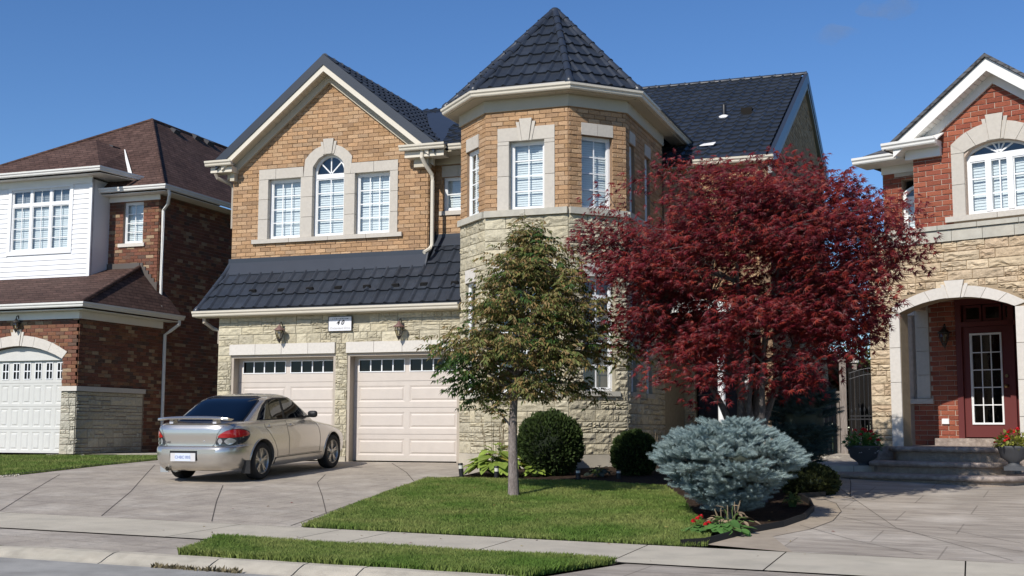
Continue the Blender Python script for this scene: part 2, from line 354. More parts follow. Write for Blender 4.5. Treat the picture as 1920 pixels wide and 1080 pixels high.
def subtract(rects, h):
    out = []
    for u0, u1, v0, v1 in rects:
        a0, a1, b0, b1 = h
        if a1 <= u0 or a0 >= u1 or b1 <= v0 or b0 >= v1: out.append((u0, u1, v0, v1)); continue
        if a0 > u0: out.append((u0, a0, v0, v1))
        if a1 < u1: out.append((a1, u1, v0, v1))
        m0, m1 = max(u0, a0), min(u1, a1)
        if b0 > v0: out.append((m0, m1, v0, b0))
        if b1 < v1: out.append((m0, m1, b1, v1))
    return out
def span(poly, v):
    xs = []
    n = len(poly)
    for i in range(n):
        (a, b), (c, d) = poly[i], poly[(i+1) % n]
        if (b <= v < d) or (d <= v < b): xs.append(a+(c-a)*(v-b)/(d-b))
    xs.sort(); return [(xs[i], xs[i+1]) for i in range(0, len(xs)-1, 2)]
def lay_bricks(P, set_, F, poly, holes=(), L=.245, H=.087, mt=.010, d0=0., dep=.014, vref=None, uoff=0., vlim=None, stag=True):
    vs = [q[1] for q in poly]; v = min(vs) if vref is None else vref+math.floor((min(vs)-vref)/H)*H
    k = 0; i = 0
    while v < max(vs)-.01:
        row = int(round(v/H)); off = (row % 2)*.5*L+uoff
        vm = v+H/2
        if min(vs) < vm < max(vs):
            for a, b in span(poly, vm):
                u = math.floor((a-off)/L)*L+off
                while u < b:
                    rs = [(max(u, a)+mt/2, min(u+L, b)-mt/2, max(v, min(vs))+mt/2, min(v+H, max(vs))-mt/2)]
                    for h in holes: rs = subtract(rs, h)
                    for r in rs:
                        if r[1]-r[0] > .03 and r[3]-r[2] > .02:
                            P.add(set_[random.randrange(len(set_))], F.M(r[0], r[2], d0, r[1]-r[0], r[3]-r[2], dep*random.uniform(.7, 1.25)), (r[1]-r[0])*(r[3]-r[2]))
                    u += L
        v += H
def lay_stone(P, set_, F, poly, holes=(), H=.20, mt=.014, d0=0., dep=.035, seed=1, wmin=.22, wmax=.62):
    r = random.Random(seed); vs = [q[1] for q in poly]; v = min(vs)
    while v < max(vs)-.03:
        h = H*r.choice((.8, 1, 1, 1.15)); v1 = min(v+h, max(vs))
        if max(vs)-v1 < .06: v1 = max(vs)
        for a, b in span(poly, (v+v1)/2):
            u = a
            while u < b-.01:
                wd = r.uniform(wmin, wmax); u1 = u+wd
                if b-u1 < .12: u1 = b
                if r.random() < .5 and v1-v > .12:
                    s = v+(v1-v)*r.uniform(.36, .64); um = u+(u1-u)*r.uniform(.3, .7)
                    cells = [(u, u1, v, s), (u, um, s, v1), (um, u1, s, v1)] if r.random() < .5 else [(u, um, v, s), (um, u1, v, s), (u, u1, s, v1)]
                else: cells = [(u, u1, v, v1)]
                for c in cells:
                    rs = [(c[0]+mt/2, c[1]-mt/2, c[2]+mt/2, c[3]-mt/2)]
                    for hh in holes: rs = subtract(rs, hh)
                    for q in rs:
                        if q[1]-q[0] > .03 and q[3]-q[2] > .025:
                            P.add(set_[r.randrange(len(set_))], F.M(q[0], q[2], d0, q[1]-q[0], q[3]-q[2], dep*r.uniform(.75, 1.3)*min(1, (q[3]-q[2])/.1+.3)), (q[1]-q[0])*(q[3]-q[2]))
                u = u1
        v = v1
def wallsheet(name, F, poly, holes, m, parent, th=.22, kind=None):
    """a wall of real thickness with openings; holes are polygons or (u0,u1,v0,v1)"""
    hp = [h if len(h) != 4 or not isinstance(h[0], (int, float)) else [(h[0],h[2]),(h[1],h[2]),(h[1],h[3]),(h[0],h[3])] for h in holes]
    loops = [poly]+hp; allp = [q for l in loops for q in l]
    tri = geometry.tessellate_polygon([[Vector((q[0], q[1], 0)) for q in l] for l in loops])
    n = len(allp); vs = [F.p(u, v, 0) for u, v in allp]+[F.p(u, v, -th) for u, v in allp]
    fs = [tuple(t) for t in tri]+[tuple(i+n for i in t)[::-1] for t in tri]; o = 0
    for l in loops:
        k = len(l); fs += [(o+i, o+(i+1) % k, o+(i+1) % k+n, o+i+n) for i in range(k)]; o += k
    mb = MB(); mb.add(vs, fs); return mb.build(name, m, parent, kind)
def sweep(mb, path, prof, closed=False):
    """profile (outward, up) along a path; outward = right of the direction of travel"""
    P = [Vector(p) for p in path]; n = len(P); vs = []
    for i in range(n):
        d0 = (P[i]-P[i-1]) if i or closed else (P[1]-P[0]); d1 = (P[(i+1) % n]-P[i]) if i < n-1 or closed else (P[-1]-P[-2])
        n0 = Vector((d0.y, -d0.x, 0)).normalized(); n1 = Vector((d1.y, -d1.x, 0)).normalized(); b = (n0+n1).normalized(); k = 1/max(.3, b.dot(n0))
        for o, z in prof: vs.append(P[i]+b*o*k+Vector((0, 0, z)))
    m = len(prof); fs = []
    for i in range(n if closed else n-1):
        j = (i+1) % n
        for k in range(m): fs.append((i*m+k, i*m+(k+1) % m, j*m+(k+1) % m, j*m+k))
    mb.add(vs, fs)
    if not closed: mb.add(vs[:m], [tuple(range(m))]); mb.add(vs[-m:], [tuple(range(m))[::-1]])
    return mb
GUT = [(0,.0),(.07,.0),(.085,.02),(.09,.05),(.115,.075),(.12,.115),(.105,.115),(.10,.085),(.0,.085)]
def sphere_pts(n): 
    v = rng.normal(size=(n, 3)); return v/np.linalg.norm(v, axis=1, keepdims=True)
# ================================================================== ground
def terrain(name, poly, dz, m, parent=None, kind='structure', res=.35, zf=None):
    zf = zf or zg
    poly = [Vector((p[0], p[1])) for p in poly]; bpts = []
    n = len(poly)
    for i in range(n):
        a, b = poly[i], poly[(i+1) % n]; k = max(1, int((b-a).length/res))
        for j in range(k): bpts.append(a+(b-a)*j/k)
    nb = len(bpts); xs = [p.x for p in poly]; ys = [p.y for p in poly]; pts = list(bpts)
    def inside(x, y):
        c = False
        for i in range(n):
            a, b = poly[i], poly[(i+1) % n]
            if (a.y > y) != (b.y > y) and x < (b.x-a.x)*(y-a.y)/(b.y-a.y)+a.x: c = not c
        return c
    x = min(xs)+res/2
    while x < max(xs):
        y = min(ys)+res/2
        while y < max(ys):
            if inside(x, y): pts.append(Vector((x, y)))
            y += res
        x += res
    vo, eo, fo, *_ = geometry.delaunay_2d_cdt(pts, [(i, (i+1) % nb) for i in range(nb)], [], 1, 1e-4)
    V = [(v.x, v.y, zf(v.x, v.y)+dz) for v in vo]
    me = bpy.data.meshes.new(name)
    fs = [tuple(f) if (vo[f[1]]-vo[f[0]]).cross(vo[f[2]]-vo[f[0]]) > 0 else tuple(f)[::-1] for f in fo]
    me.from_pydata(V, [], fs); me.polygons.foreach_set('use_smooth', [True]*len(fs)); me.update()
    return obj(name, me, m, parent, kind=kind)
def base_sheet():
    gx = [-900, -300, -120, -60]+list(np.arange(-40, 25, 1.))+[40, 80, 160, 400, 900]
    gy = [-200, -60, -20, -5]+list(np.arange(0, 10, 1.))+[10.35, 10.75, 11.4, 12.05, 12.8, 13.6]+list(np.arange(14.4, 23, .8))+[23, 26, 30, 36, 50, 90, 200, 500, 1200]
    V = [(x, y, max(-3, min(0, zg(max(-45, min(30, x)), max(-10, y))-.06))) for y in gy for x in gx]; nx = len(gx)
    Fq = [(j*nx+i, j*nx+i+1, (j+1)*nx+i+1, (j+1)*nx+i) for j in range(len(gy)-1) for i in range(nx-1)]
    me = bpy.data.meshes.new('ground'); me.from_pydata(V, [], Fq); me.update(); return obj('ground', me, M_TURF, kind='structure')
base_sheet()
XL, XR = -34., 9.
terrain('road', [(XL, 2), (XR, 2), (XR, 10.36), (XL, 10.36)], 0, M_ROAD, res=.8)
# rolled concrete curb in separately cast lengths
crb = obj('curb', MB().box((XL,10.36,-1.75),(XR,10.74,-1.62)).mesh('curb'), M_CURB, kind='structure')
def curbz(X, t):      # t 0 at gutter, 1 at back
    low = .06*min(1, max(0, (-9.1-X)/1.2)) if X < -5 else .05*min(1, max(0, (X+3.9)/.9))
    prof = [0, .015, .045, .082, .098, .10]
    i = min(4.999, t*5); a = prof[int(i)]+(prof[int(i)+1]-prof[int(i)])*(i-int(i))
    return zs(X)-.155+a*(1-low/.10*.85)
cj = [XL]+[gnd(px, py).x for px, py in ((192,1050),)]+[gnd(395,1060).x, gnd(567,1064).x, gnd(681,1070).x, gnd(960,1076).x]+[-2.0, .6, 3.4, XR]
cj[1:1] = [-30, -26, -22, -18.4, -15.2, -12.1]
for a, b in zip(cj, cj[1:]):
    mb = MB(); n = max(3, int((b-a)/.18)); vs = []; ts = [0, .1, .25, .5, .75, 1]
    for i in range(n+1):
        X = a+.008+(b-a-.016)*i/n
        for t in ts: vs.append((X, 10.35+.4*t, curbz(X, t)+random.uniform(-.002, .002)))
        vs.append((X, 10.75, curbz(X, 1)-.2)); vs.append((X, 10.35, curbz(X, 0)-.15))
    k = 8; fs = [(i*k+j, (i+1)*k+j, (i+1)*k+(j+1) % k, i*k+(j+1) % k) for i in range(n) for j in range(k)]
    fs += [tuple(range(k)), tuple(n*k+q for q in range(k))[::-1]]
    mb.add(vs, fs, False); mb.build('curb_length', M_CURB, crb)
# sidewalk slabs
sw = terrain('sidewalk', [(XL, 12.06), (XR, 12.06), (XR, 13.59), (XL, 13.59)], -.035, M_JOINT, res=.8)
sj = sorted([XL, -30.2, -27.2, -24.2, -21.2, -18.2, -15.2, -12.0, gnd(465,999).x-.6, gnd(465,999).x+.78, gnd(686,1008).x, gnd(934,1020).x, gnd(1189,1033).x, gnd(1455,1050).x, gnd(1810,1067).x, 1.2, 2.9, 4.5, 6.5, XR])
sj = [sj[0]]+[x for i, x in enumerate(sj[1:]) if x-sj[i] > .5]
for a, b in zip(sj, sj[1:]):
    terrain('slab', [(a+.007, 12.055), (b-.007, 12.055), (b-.007, 13.595), (a+.007, 13.595)], 0, M_CONC, sw, kind=None, res=.5)
# aprons between sidewalk and curb
terrain('driveway_apron', [(XL, 10.76), (-7.45, 10.76), (-7.8, 12.053), (XL, 12.053)], -.012, M_DRIVE)
terrain('pale_driveway_apron', [(-3.7, 10.76), (XR, 10.76), (XR, 12.053), (-3.2, 12.053)], -.012, M_DRIVE2)
# driveways
dl = [(-30, 13.605), (-7.62, 13.605), (-8.05, 15.6), (-8.42, 17.8), (-8.68, 19.7), (-8.3, 20.3), (-8.3, 22.98), (-15.0, 22.98), (-16.25, 22.98), (-16.3, 21), (-16.15, 18.2), (-16.6, 16.5), (-18.5, 15.6), (-30, 15.2)]
drv = terrain('driveway', dl, 0, M_DRIVE)
def strip(name, pts, w, dz, m, parent, zf=None):
    mb = MB(); vs = []; n = len(pts); zf = zf or zg
    P = []
    for i in range(n-1):
        k = max(1, int(math.dist(pts[i], pts[i+1])/.3))
        P += [(pts[i][0]+(pts[i+1][0]-pts[i][0])*j/k, pts[i][1]+(pts[i+1][1]-pts[i][1])*j/k) for j in range(k)]
    P.append(pts[-1]); n = len(P)
    for i in range(n):
        a = P[max(0, i-1)]; b = P[min(n-1, i+1)]; d = Vector((b[0]-a[0], b[1]-a[1])).normalized(); q = Vector((-d.y, d.x))*w/2
        for s in (1, -1): x = P[i][0]+q.x*s; y = P[i][1]+q.y*s; vs.append((x, y, zf(x, y)+dz))
    mb.add(vs, [(2*i, 2*i+1, 2*i+3, 2*i+2) for i in range(n-1)]); return mb.build(name, m, parent)
def J(*px): return [tuple(gnd(*p)[:2]) for p in px]
for pts, wd in ((J((0,958),(112,890)), .011), (J((190,968),(245,922),(290,872)), .011), (J((397,978),(406,940),(418,910)), .012), (J((613,968),(604,930),(595,905),(610,890)), .011),
                (J((545,986),(680,938),(800,896)), .012), (J((735,869),(762,886),(778,905)), .014), (J((300,905),(420,893)), .01)):
    strip('saw_joint', pts, wd, .004, M_JOINT, drv)
# right driveway with sandy border round the bed
BED = [tuple(gnd(*p)[:2]) for p in ((1325,1021),(1400,1001),(1470,988),(1510,974),(1527,958),(1520,944),(1500,934))]+[(-2.0, 18.6), (-2.15, 20.4), (-2.3, 21.75)]
def offs(pts, d):
    out = []
    for i in range(len(pts)):
        a = Vector(pts[max(0, i-1)]); b = Vector(pts[min(len(pts)-1, i+1)]); t = (b-a).normalized(); out.append((pts[i][0]+t.y*d, pts[i][1]-t.x*d))
    return out
BO = offs(BED, .34); BO[0] = (BED[0][0]+.95, 13.605)
rd = terrain('pale_driveway', [(BO[0][0]+.0, 13.605), (XR, 13.605), (XR, 21.9)]+[(-1.0, 21.9), (-2.0, 21.6)]+BO[::-1][1:-1], 0, M_DRIVE2)
terrain('sandy_border', [BED[0], BO[0]]+BO[1:]+BED[::-1][:-1], 0, M_SAND, rd, kind=None, res=.2)
for pts in (J((1500,985),(1600,1013),(1730,1041)), J((1560,965),(1740,1005),(1919,1035)), J((1240,1078),(1420,1069)), J((1760,990),(1919,1020)), J((1560,905),(1600,935),(1680,990),(1900,1052))):
    strip('saw_joint', [p for p in pts], .007, .004, M_JOINT, rd)
strip('border_joint', BO[1:], .010, .004, M_JOINT, rd)
# path and step to the side gate
PTH = .34
def zp(X, Y): return -.60+.03*(Y-21.8)
mb = MB(); mb.prism([(-2.95,21.75,-.59),(-1.25,21.75,-.59),(-1.25,26.6,-.47),(-2.6,26.6,-.47)], (0,0,-.4)); mb.build('side_path', M_DRIVE, kind='structure')
# beds
bedpoly = [(-8.6, 19.72), (-8.25, 20.35), (-8.25, 21.98), (-7.0, 21.98), (-5.95, 22.95), (-5.95, 25.9), (-2.4, 25.9), (-2.35, 21.9)]+BED[::-1]+[(-2.9, 13.63), (-3.0, 14.5), (-3.6, 16.7), (-4.0, 18.0), (-4.6, 19.1)]
terrain('garden_bed', bedpoly, -.004, M_MULCH)
LAWN = [(-7.66, 13.62), (-2.95, 13.62), (-2.75, 13.8), (-2.85, 14.6), (-3.2, 15.6), (-3.55, 16.6), (-3.9, 17.8), (-4.5, 19.3), (-5.8, 19.65), (-8.1, 19.7), (-8.64, 19.6), (-8.40, 17.8), (-8.03, 15.6)]
terrain('lawn', LAWN, .005, M_TURF)
BLV = [(-7.42, 10.77), (-3.78, 10.77), (-3.28, 12.03), (-7.78, 12.03)]
terrain('boulevard_strip', BLV, .0, M_TURF)
LSTR = [(-30, 15.25), (-18.5, 15.65), (-16.65, 16.55), (-16.2, 18.2), (-16.35, 21), (-16.3, 22.6), (-16.9, 24.6), (-17.6, 25.4), (-18.6, 24.7), (-19.55, 24.1), (-20.2, 23.9), (-21.2, 23.4), (-30, 22.5)]
terrain('side_lawn', LSTR, .0, M_TURF)
terrain('dark_driveway', [(-30, 22.55), (-21.2, 23.45), (-20.2, 23.95), (-20.0, 24.18), (-30, 24.18)], 0, M_ROAD)
mb = MB(); mb.prism([(-20.2,23.98,-.60),(-18.7,24.72,-.60),(-17.65,25.45,-.60),(-16.2,25.6,-.6),(-16.2,30,-.6),(-19.4,30,-.6),(-19.4,24.3,-.6),(-20.2,24.2,-.60)], (0,0,-.15)); mb.build('side_walkway', M_CONC, kind='structure')
sd = strip('driveway_edging', [(-30, 15.22), (-18.5, 15.62), (-16.62, 16.52), (-16.17, 18.2), (-16.32, 21), (-16.27, 22.6), (-16.85, 24.55)], .07, .03, M_EDGE, None); tag(sd, 'black plastic lawn edging strip beside the stamped driveway on the left', 'edging')
mb = MB(); pts = [(-3.0, 13.63)]+[(p[0]-.0, p[1]) for p in BED[:9]]
for a, b in zip(pts, pts[1:]):
    k = max(1, int(math.dist(a, b)/.25))
    for i in range(k):
        p = [a[j]+(b[j]-a[j])*i/k for j in (0, 1)]; q = [a[j]+(b[j]-a[j])*(i+1)/k for j in (0, 1)]
        n = Vector((q[1]-p[1], p[0]-q[0])).normalized()*.03
        z0 = zg(*p)-.05; z1 = zg(*q)-.05
        mb.add([(p[0],p[1],z0),(q[0],q[1],z1),(q[0],q[1],z1+.12),(p[0],p[1],z0+.12),(p[0]-n.x,p[1]-n.y,z0),(q[0]-n.x,q[1]-n.y,z1),(q[0]-n.x,q[1]-n.y,z1+.12),(p[0]-n.x,p[1]-n.y,z0+.12)],
               [(0,1,2,3),(4,7,6,5),(3,2,6,7),(0,4,5,1)])
e = mb.build('bed_edging', M_EDGE); tag(e, 'curved black bed edging in front of the blue spruce', 'edging')
# grass blades
def grass(name, poly, n, h, parent=None, dz=0, seedv=1):
    g = np.random.default_rng(seedv); P = np.array(poly); mn = P.min(0); mx = P.max(0)
    pts = g.uniform(mn, mx, size=(int(n*2.6), 2)); ins = np.zeros(len(pts), bool)
    for i in range(len(P)):
        a, b = P[i], P[(i+1) % len(P)]
        c = ((a[1] > pts[:, 1]) != (b[1] > pts[:, 1])) & (pts[:, 0] < (b[0]-a[0])*(pts[:, 1]-a[1])/(b[1]-a[1]+1e-12)+a[0]); ins ^= c
    pts = pts[ins][:n]; N = len(pts)
    z = np.array([zg(x, y)+dz for x, y in pts])
    pat = .5+.5*np.sin(pts[:, 0]*2.1+np.sin(pts[:, 1]*1.7)*2)*np.sin(pts[:, 1]*2.6+np.cos(pts[:, 0]*1.3)*2)
    hh = h*(.65+.5*g.random(N)+.35*pat); th = g.random(N)*2*PI; wd = .004+.004*g.random(N)
    lean = g.normal(0, .35, size=(N, 2))*hh[:, None]
    V = np.zeros((N, 4, 3)); dx = np.cos(th)*wd; dy = np.sin(th)*wd
    V[:, 0] = np.stack([pts[:, 0]-dx, pts[:, 1]-dy, z-.01], 1); V[:, 1] = np.stack([pts[:, 0]+dx, pts[:, 1]+dy, z-.01], 1)
    V[:, 2] = np.stack([pts[:, 0]+dx*.7+lean[:, 0]*.4, pts[:, 1]+dy*.7+lean[:, 1]*.4, z+hh*.6], 1); V[:, 3] = np.stack([pts[:, 0]+lean[:, 0], pts[:, 1]+lean[:, 1], z+hh], 1)
    Fq = (np.array([[0, 1, 2], [0, 2, 3]])[None]+(np.arange(N)*4)[:, None, None]).reshape(-1, 3)
    me = npmesh(name, V.reshape(-1, 3), Fq); o = obj(name, me, M_GRASS, kind='stuff'); return o
tag(grass('grass', LAWN, 150000, .045, seedv=1), 'green front lawn grass round the young tree', 'grass')
tag(grass('grass', BLV, 60000, .06, seedv=2), 'green grass on the narrow strip between sidewalk and curb', 'grass')
tag(grass('grass', [(-26, 16)]+LSTR[1:-1]+[(-26, 22.9)], 110000, .05, seedv=3), 'green grass on the lawn left of the silver car', 'grass')
# ================================================================== the buff brick house
H = thing('brick_house', (-9.5, 24.5, -.655), 'two-storey buff brick house with charcoal tile roof, pointed turret and double garage', 'house', 'houses along the street')
BRs = copyset(BR, M_BRICK); RKs = copyset(RK, M_STONE)
PB = Pieces(); PS = Pieces()
FG = Fr((-15.0, 23.0), (1, 0)); FU = Fr((-15.19, 23.7), (1, 0)); FR_ = Fr((-10.48, 24.05), (1, 0))
cL = (-9.42, 22.92); cFL = (-8.57, 22.05); cFR = (-6.91, 22.05); cR = (-6.04, 22.93)
T1 = Fr(cL, (.707, -.707)); T2 = Fr(cFL, (1, 0)); T3 = Fr(cFR, (.707, .707)); T4 = Fr(cR, (0, 1))
wL = math.dist(cL, cFL); wF = cFR[0]-cFL[0]; wR = math.dist(cFR, cR); wS = 3.0
GF = -.655; ZB = 3.98; ZB2 = 4.11       # garage floor, belt bottom and top
# -- openings helper
def window(F, u0, u1, v0, v1, cols, rows, parent, rec=.09, mw=.022, fw=.05, casing=.0, frame=M_WHITE, blind=True, transom=None, name='window', gl=None, tilt=None, bm=None, back=True, slats=.05):
    """casing ring, muntins, panes, blind. transom = height of a heavy bar"""
    mb = MB(); d0, d1 = -rec-.045, -rec
    for a in ((u0, u0+fw, v0, v1), (u1-fw, u1, v0, v1), (u0+fw, u1-fw, v0, v0+fw), (u0+fw, u1-fw, v1-fw, v1)): fbox(mb, F, a[0], a[1], a[2], a[3], d0, d1)
    w = mb.build(name, frame, parent)
    mb = MB(); f2 = fw+.022
    for a in ((u0+fw, u0+f2, v0+fw, v1-fw), (u1-f2, u1-fw, v0+fw, v1-fw), (u0+f2, u1-f2, v0+fw, v0+f2), (u0+f2, u1-f2, v1-f2, v1-fw)): fbox(mb, F, a[0], a[1], a[2], a[3], d0, d1-.012)
    mb.build('sash', frame, w)
    a0, a1, b0, b1 = u0+f2, u1-f2, v0+f2, v1-f2; gz = -rec-.03
    secs = [(b0, b1, rows)]
    if transom: 
        tv, trow = transom; mb = MB(); fbox(mb, F, a0, a1, tv-.045, tv+.045, d0, d1-.005); mb.build('transom_bar', frame, w); secs = [(b0, tv-.045, rows), (tv+.045, b1, trow)]
    mm = MB(); g = gl or M_GLASS
    for s0, s1, rw in secs:
        for i in range(1, cols): x = a0+(a1-a0)*i/cols; fbox(mm, F, x-mw/2, x+mw/2, s0, s1, gz-.003, gz+.009)
        for j in range(1, rw): y = s0+(s1-s0)*j/rw; fbox(mm, F, a0, a1, y-mw/2, y+mw/2, gz-.0025, gz+.0085)
        for i in range(cols):
            for j in range(rw):
                x0 = a0+(a1-a0)*i/cols; x1 = a0+(a1-a0)*(i+1)/cols; y0 = s0+(s1-s0)*j/rw; y1 = s0+(s1-s0)*(j+1)/rw
                p = MB(); t = random.uniform(-.0015, .0015)
                p.add([F.p(x0, y0, gz+t), F.p(x1, y0, gz-t), F.p(x1, y1, gz-t), F.p(x0, y1, gz+t)], [(0, 1, 2, 3)]); p.build('pane', g, w)
    if mm.v: mm.build('muntin', frame, w)
    if blind:
        mb = MB(); v = v0+.01; gb = gz-.07
        while v < v1:
            a = F.p(u0, v, gb+.010); b = F.p(u1, v, gb+.010); c = F.p(u1, v+slats*1.04, gb-.004); d = F.p(u0, v+slats*1.04, gb-.004)
            mb.add([a, b, c, d], [(0, 1, 2, 3)]); v += slats
        mb.build('blind', bm or M_BLIND, w)
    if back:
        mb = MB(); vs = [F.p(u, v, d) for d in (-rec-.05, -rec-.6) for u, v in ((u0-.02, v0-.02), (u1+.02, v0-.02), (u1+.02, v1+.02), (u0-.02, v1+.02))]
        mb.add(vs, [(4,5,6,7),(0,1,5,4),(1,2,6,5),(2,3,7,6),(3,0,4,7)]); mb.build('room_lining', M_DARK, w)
    return w
def castblock(F, poly, d0, d1, parent, m=M_CAST, name='surround_stone'):
    mb = MB(); cu = sum(p[0] for p in poly)/len(poly); cv = sum(p[1] for p in poly)/len(poly)
    q = [(cu+(u-cu)*(1-.004/max(.05, abs(u-cu))) if abs(u-cu) > .01 else u, cv+(v-cv)*(1-.004/max(.05, abs(v-cv))) if abs(v-cv) > .01 else v) for u, v in poly]
    fpoly(mb, F, q, d0, d1); return mb.build(name, m, parent)
def rblock(F, u0, u1, v0, v1, d0, d1, parent, m=M_CAST, name='surround_stone'): return castblock(F, [(u0, v0), (u1, v0), (u1, v1), (u0, v1)], d0, d1, parent, m, name)
SD0, SD1 = -.2, .028
def keystone(F, uc, v0, v1, w0, w1, parent, m=M_CAST, d=.03):
    castblock(F, [(uc-w0/2, v0), (uc+w0/2, v0), (uc+w1/2, v1), (uc-w1/2, v1)], .0, SD1+d, parent, m, 'keystone')
    s = .07
    castblock(F, [(uc-w0/2-s*.7, v0), (uc-w0/2-.002, v0), (uc-w1/2-.002, v1-.06), (uc-w1/2-s, v1-.06)], .0, SD1+d*.5, parent, m, 'keystone')
    castblock(F, [(uc+w0/2+.002, v0), (uc+w0/2+s*.7, v0), (uc+w1/2+s, v1-.06), (uc+w1/2+.002, v1-.06)], .0, SD1+d*.5, parent, m, 'keystone')
# -- garage storey front
gW = -9.42+15.0
dL = (.30, 2.80); dR = (3.06, 5.54); LB = 1.535; LT = 1.765
holes = [(dL[0]+.02, dL[1], GF-.3, LB), (dR[0], dR[1], GF-.3, LB)]
wallsheet('garage_wall', FG, [(0, GF-.3), (gW+.3, GF-.3), (gW+.3, 2.5), (0, 2.5)], [(dL[0]+.02, dL[1], GF-.25, LB), (dR[0], dR[1], GF-.25, LB)], M_SMORT, H, th=.32)
ex = [(dL[0]+.02, dL[1], -2, LB), (dR[0], dR[1], -2, LB), (dL[0], dL[1], LB, LT), (dR[0]-.01, gW, LB, LT), (3.04, 3.56, 2.14, 2.42)]
lay_stone(PS, RKs, FG, [(0, GF+.1), (gW, GF+.1), (gW, LB), (0, LB)], ex, seed=3, H=.17, wmin=.2, wmax=.32)
lay_stone(PS, RKs, FG, [(0, LB), (gW, LB), (gW, 2.5), (0, 2.5)], ex, seed=4, H=.2)
for i in range(4): a = dL[0]+(dL[1]-dL[0])*i/4; rblock(FG, a, a+(dL[1]-dL[0])/4, LB, LT, -.05, .055, H, M_CAST2, 'lintel_block')
for i in range(4): a = dR[0]-.01+(gW-dR[0])*i/4; rblock(FG, a, a+(gW-dR[0])/4, LB, LT, -.05, .055, H, M_CAST2, 'lintel_block')
def panel_relief(mb, F, u0, u1, v0, v1, d, raise_=.012, bev=.035):
    vs = [F.p(u0, v0, d), F.p(u1, v0, d), F.p(u1, v1, d), F.p(u0, v1, d)]
    vi = [F.p(u0+bev, v0+bev, d-raise_), F.p(u1-bev, v0+bev, d-raise_), F.p(u1-bev, v1-bev, d-raise_), F.p(u0+bev, v1-bev, d-raise_)]
    b2 = bev+.03; vj = [F.p(u0+b2, v0+b2, d+.002), F.p(u1-b2, v0+b2, d+.002), F.p(u1-b2, v1-b2, d+.002), F.p(u0+b2, v1-b2, d+.002)]
    mb.add(vs+vi+vj, [(0,1,5,4),(1,2,6,5),(2,3,7,6),(3,0,4,7),(4,5,9,8),(5,6,10,9),(6,7,11,10),(7,4,8,11),(8,9,10,11)])
def section(F, u0, u1, v0, v1, rects, d, parent, m):
    """door section: sheet with recessed-field panels or holes"""
    loops = [[(u0, v0), (u1, v0), (u1, v1), (u0, v1)]]+[[(a, c), (b, c), (b, e), (a, e)] for a, b, c, e, k in rects]
    allp = [q for l in loops for q in l]; tri = geometry.tessellate_polygon([[Vector((q[0], q[1], 0)) for q in l] for l in loops])
    mb = MB(); mb.add([F.p(u, v, d) for u, v in allp], [tuple(t) for t in tri])
    n = 4; vs = [F.p(u0, v0, d), F.p(u1, v0, d), F.p(u1, v1, d), F.p(u0, v1, d), F.p(u0, v0, d-.04), F.p(u1, v0, d-.04), F.p(u1, v1, d-.04), F.p(u0, v1, d-.04)]
    mb.add(vs, [(0,4,5,1),(1,5,6,2),(2,6,7,3),(3,7,4,0)])
    for a, b, c, e, k in rects:
        if k == 'p': panel_relief(mb, F, a, b, c, e, d)
    return mb.build('door_section', m, parent)
def garage_door(F, u0, u1, v0, v1, parent, m, rows=4, mode='long'):
    gd = MB(); fbox(gd, F, u0, u1, v0+.02, v1, -.34, -.30); g = gd.build('garage_door', m, parent)
    sh = (v1-v0)/rows; d = -.24
    for j in range(rows):
        a, b = v0+.015+j*sh+.003, v0+.015+(j+1)*sh-.003; rects = []
        if mode == 'long':
            for k in range(2):
                p0 = u0+.1+k*(u1-u0-.1)/2; p1 = u0+(k+1)*(u1-u0-.1)/2+.0
                if j < rows-1: rects.append((p0, p1, a+.11, b-.09, 'p'))
                else: rects.append((p0+.02, p1-.02, a+.20, b-.10, 'w'))
        else:
            nc = 8
            for k in range(nc):
                p0 = u0+.06+k*(u1-u0-.04)/nc; p1 = u0+(k+1)*(u1-u0-.04)/nc-.02
                if j < rows-1: rects.append((p0, p1, a+.06, b-.05, 'p'))
                else: rects.append((p0+.04, p1-.04, a+.10, b-.08, 'w'))
        section(F, u0, u1, a, b, rects, d, g, m)
        for r in rects:
            if r[4] == 'w':
                nx, ny = (4, 1) if mode == 'long' else (2, 2)
                mb = MB()
                fw = .018
                for q in ((r[0]-fw, r[0], r[2]-fw, r[3]+fw), (r[1], r[1]+fw, r[2]-fw, r[3]+fw), (r[0], r[1], r[2]-fw, r[2]), (r[0], r[1], r[3], r[3]+fw)): fbox(mb, F, *q, d-.001, d+.012)
                for i in range(1, nx): x = r[0]+(r[1]-r[0])*i/nx; fbox(mb, F, x-.012, x+.012, r[2], r[3], d-.02, d+.008)
                for i in range(1, ny): x = r[2]+(r[3]-r[2])*i/ny; fbox(mb, F, r[0], r[1], x-.012, x+.012, d-.0195, d+.0075)
                mb.build('window_frame', M_WHITE, g)
                for i in range(nx):
                    for k in range(ny):
                        p = MB(); x0 = r[0]+(r[1]-r[0])*i/nx; x1 = r[0]+(r[1]-r[0])*(i+1)/nx; y0 = r[2]+(r[3]-r[2])*k/ny; y1 = r[2]+(r[3]-r[2])*(k+1)/ny
                        p.add([F.p(x0, y0, d-.012), F.p(x1, y0, d-.012), F.p(x1, y1, d-.012), F.p(x0, y1, d-.012)], [(0,1,2,3)]); p.build('pane', M_DGLASS, g)
    return g
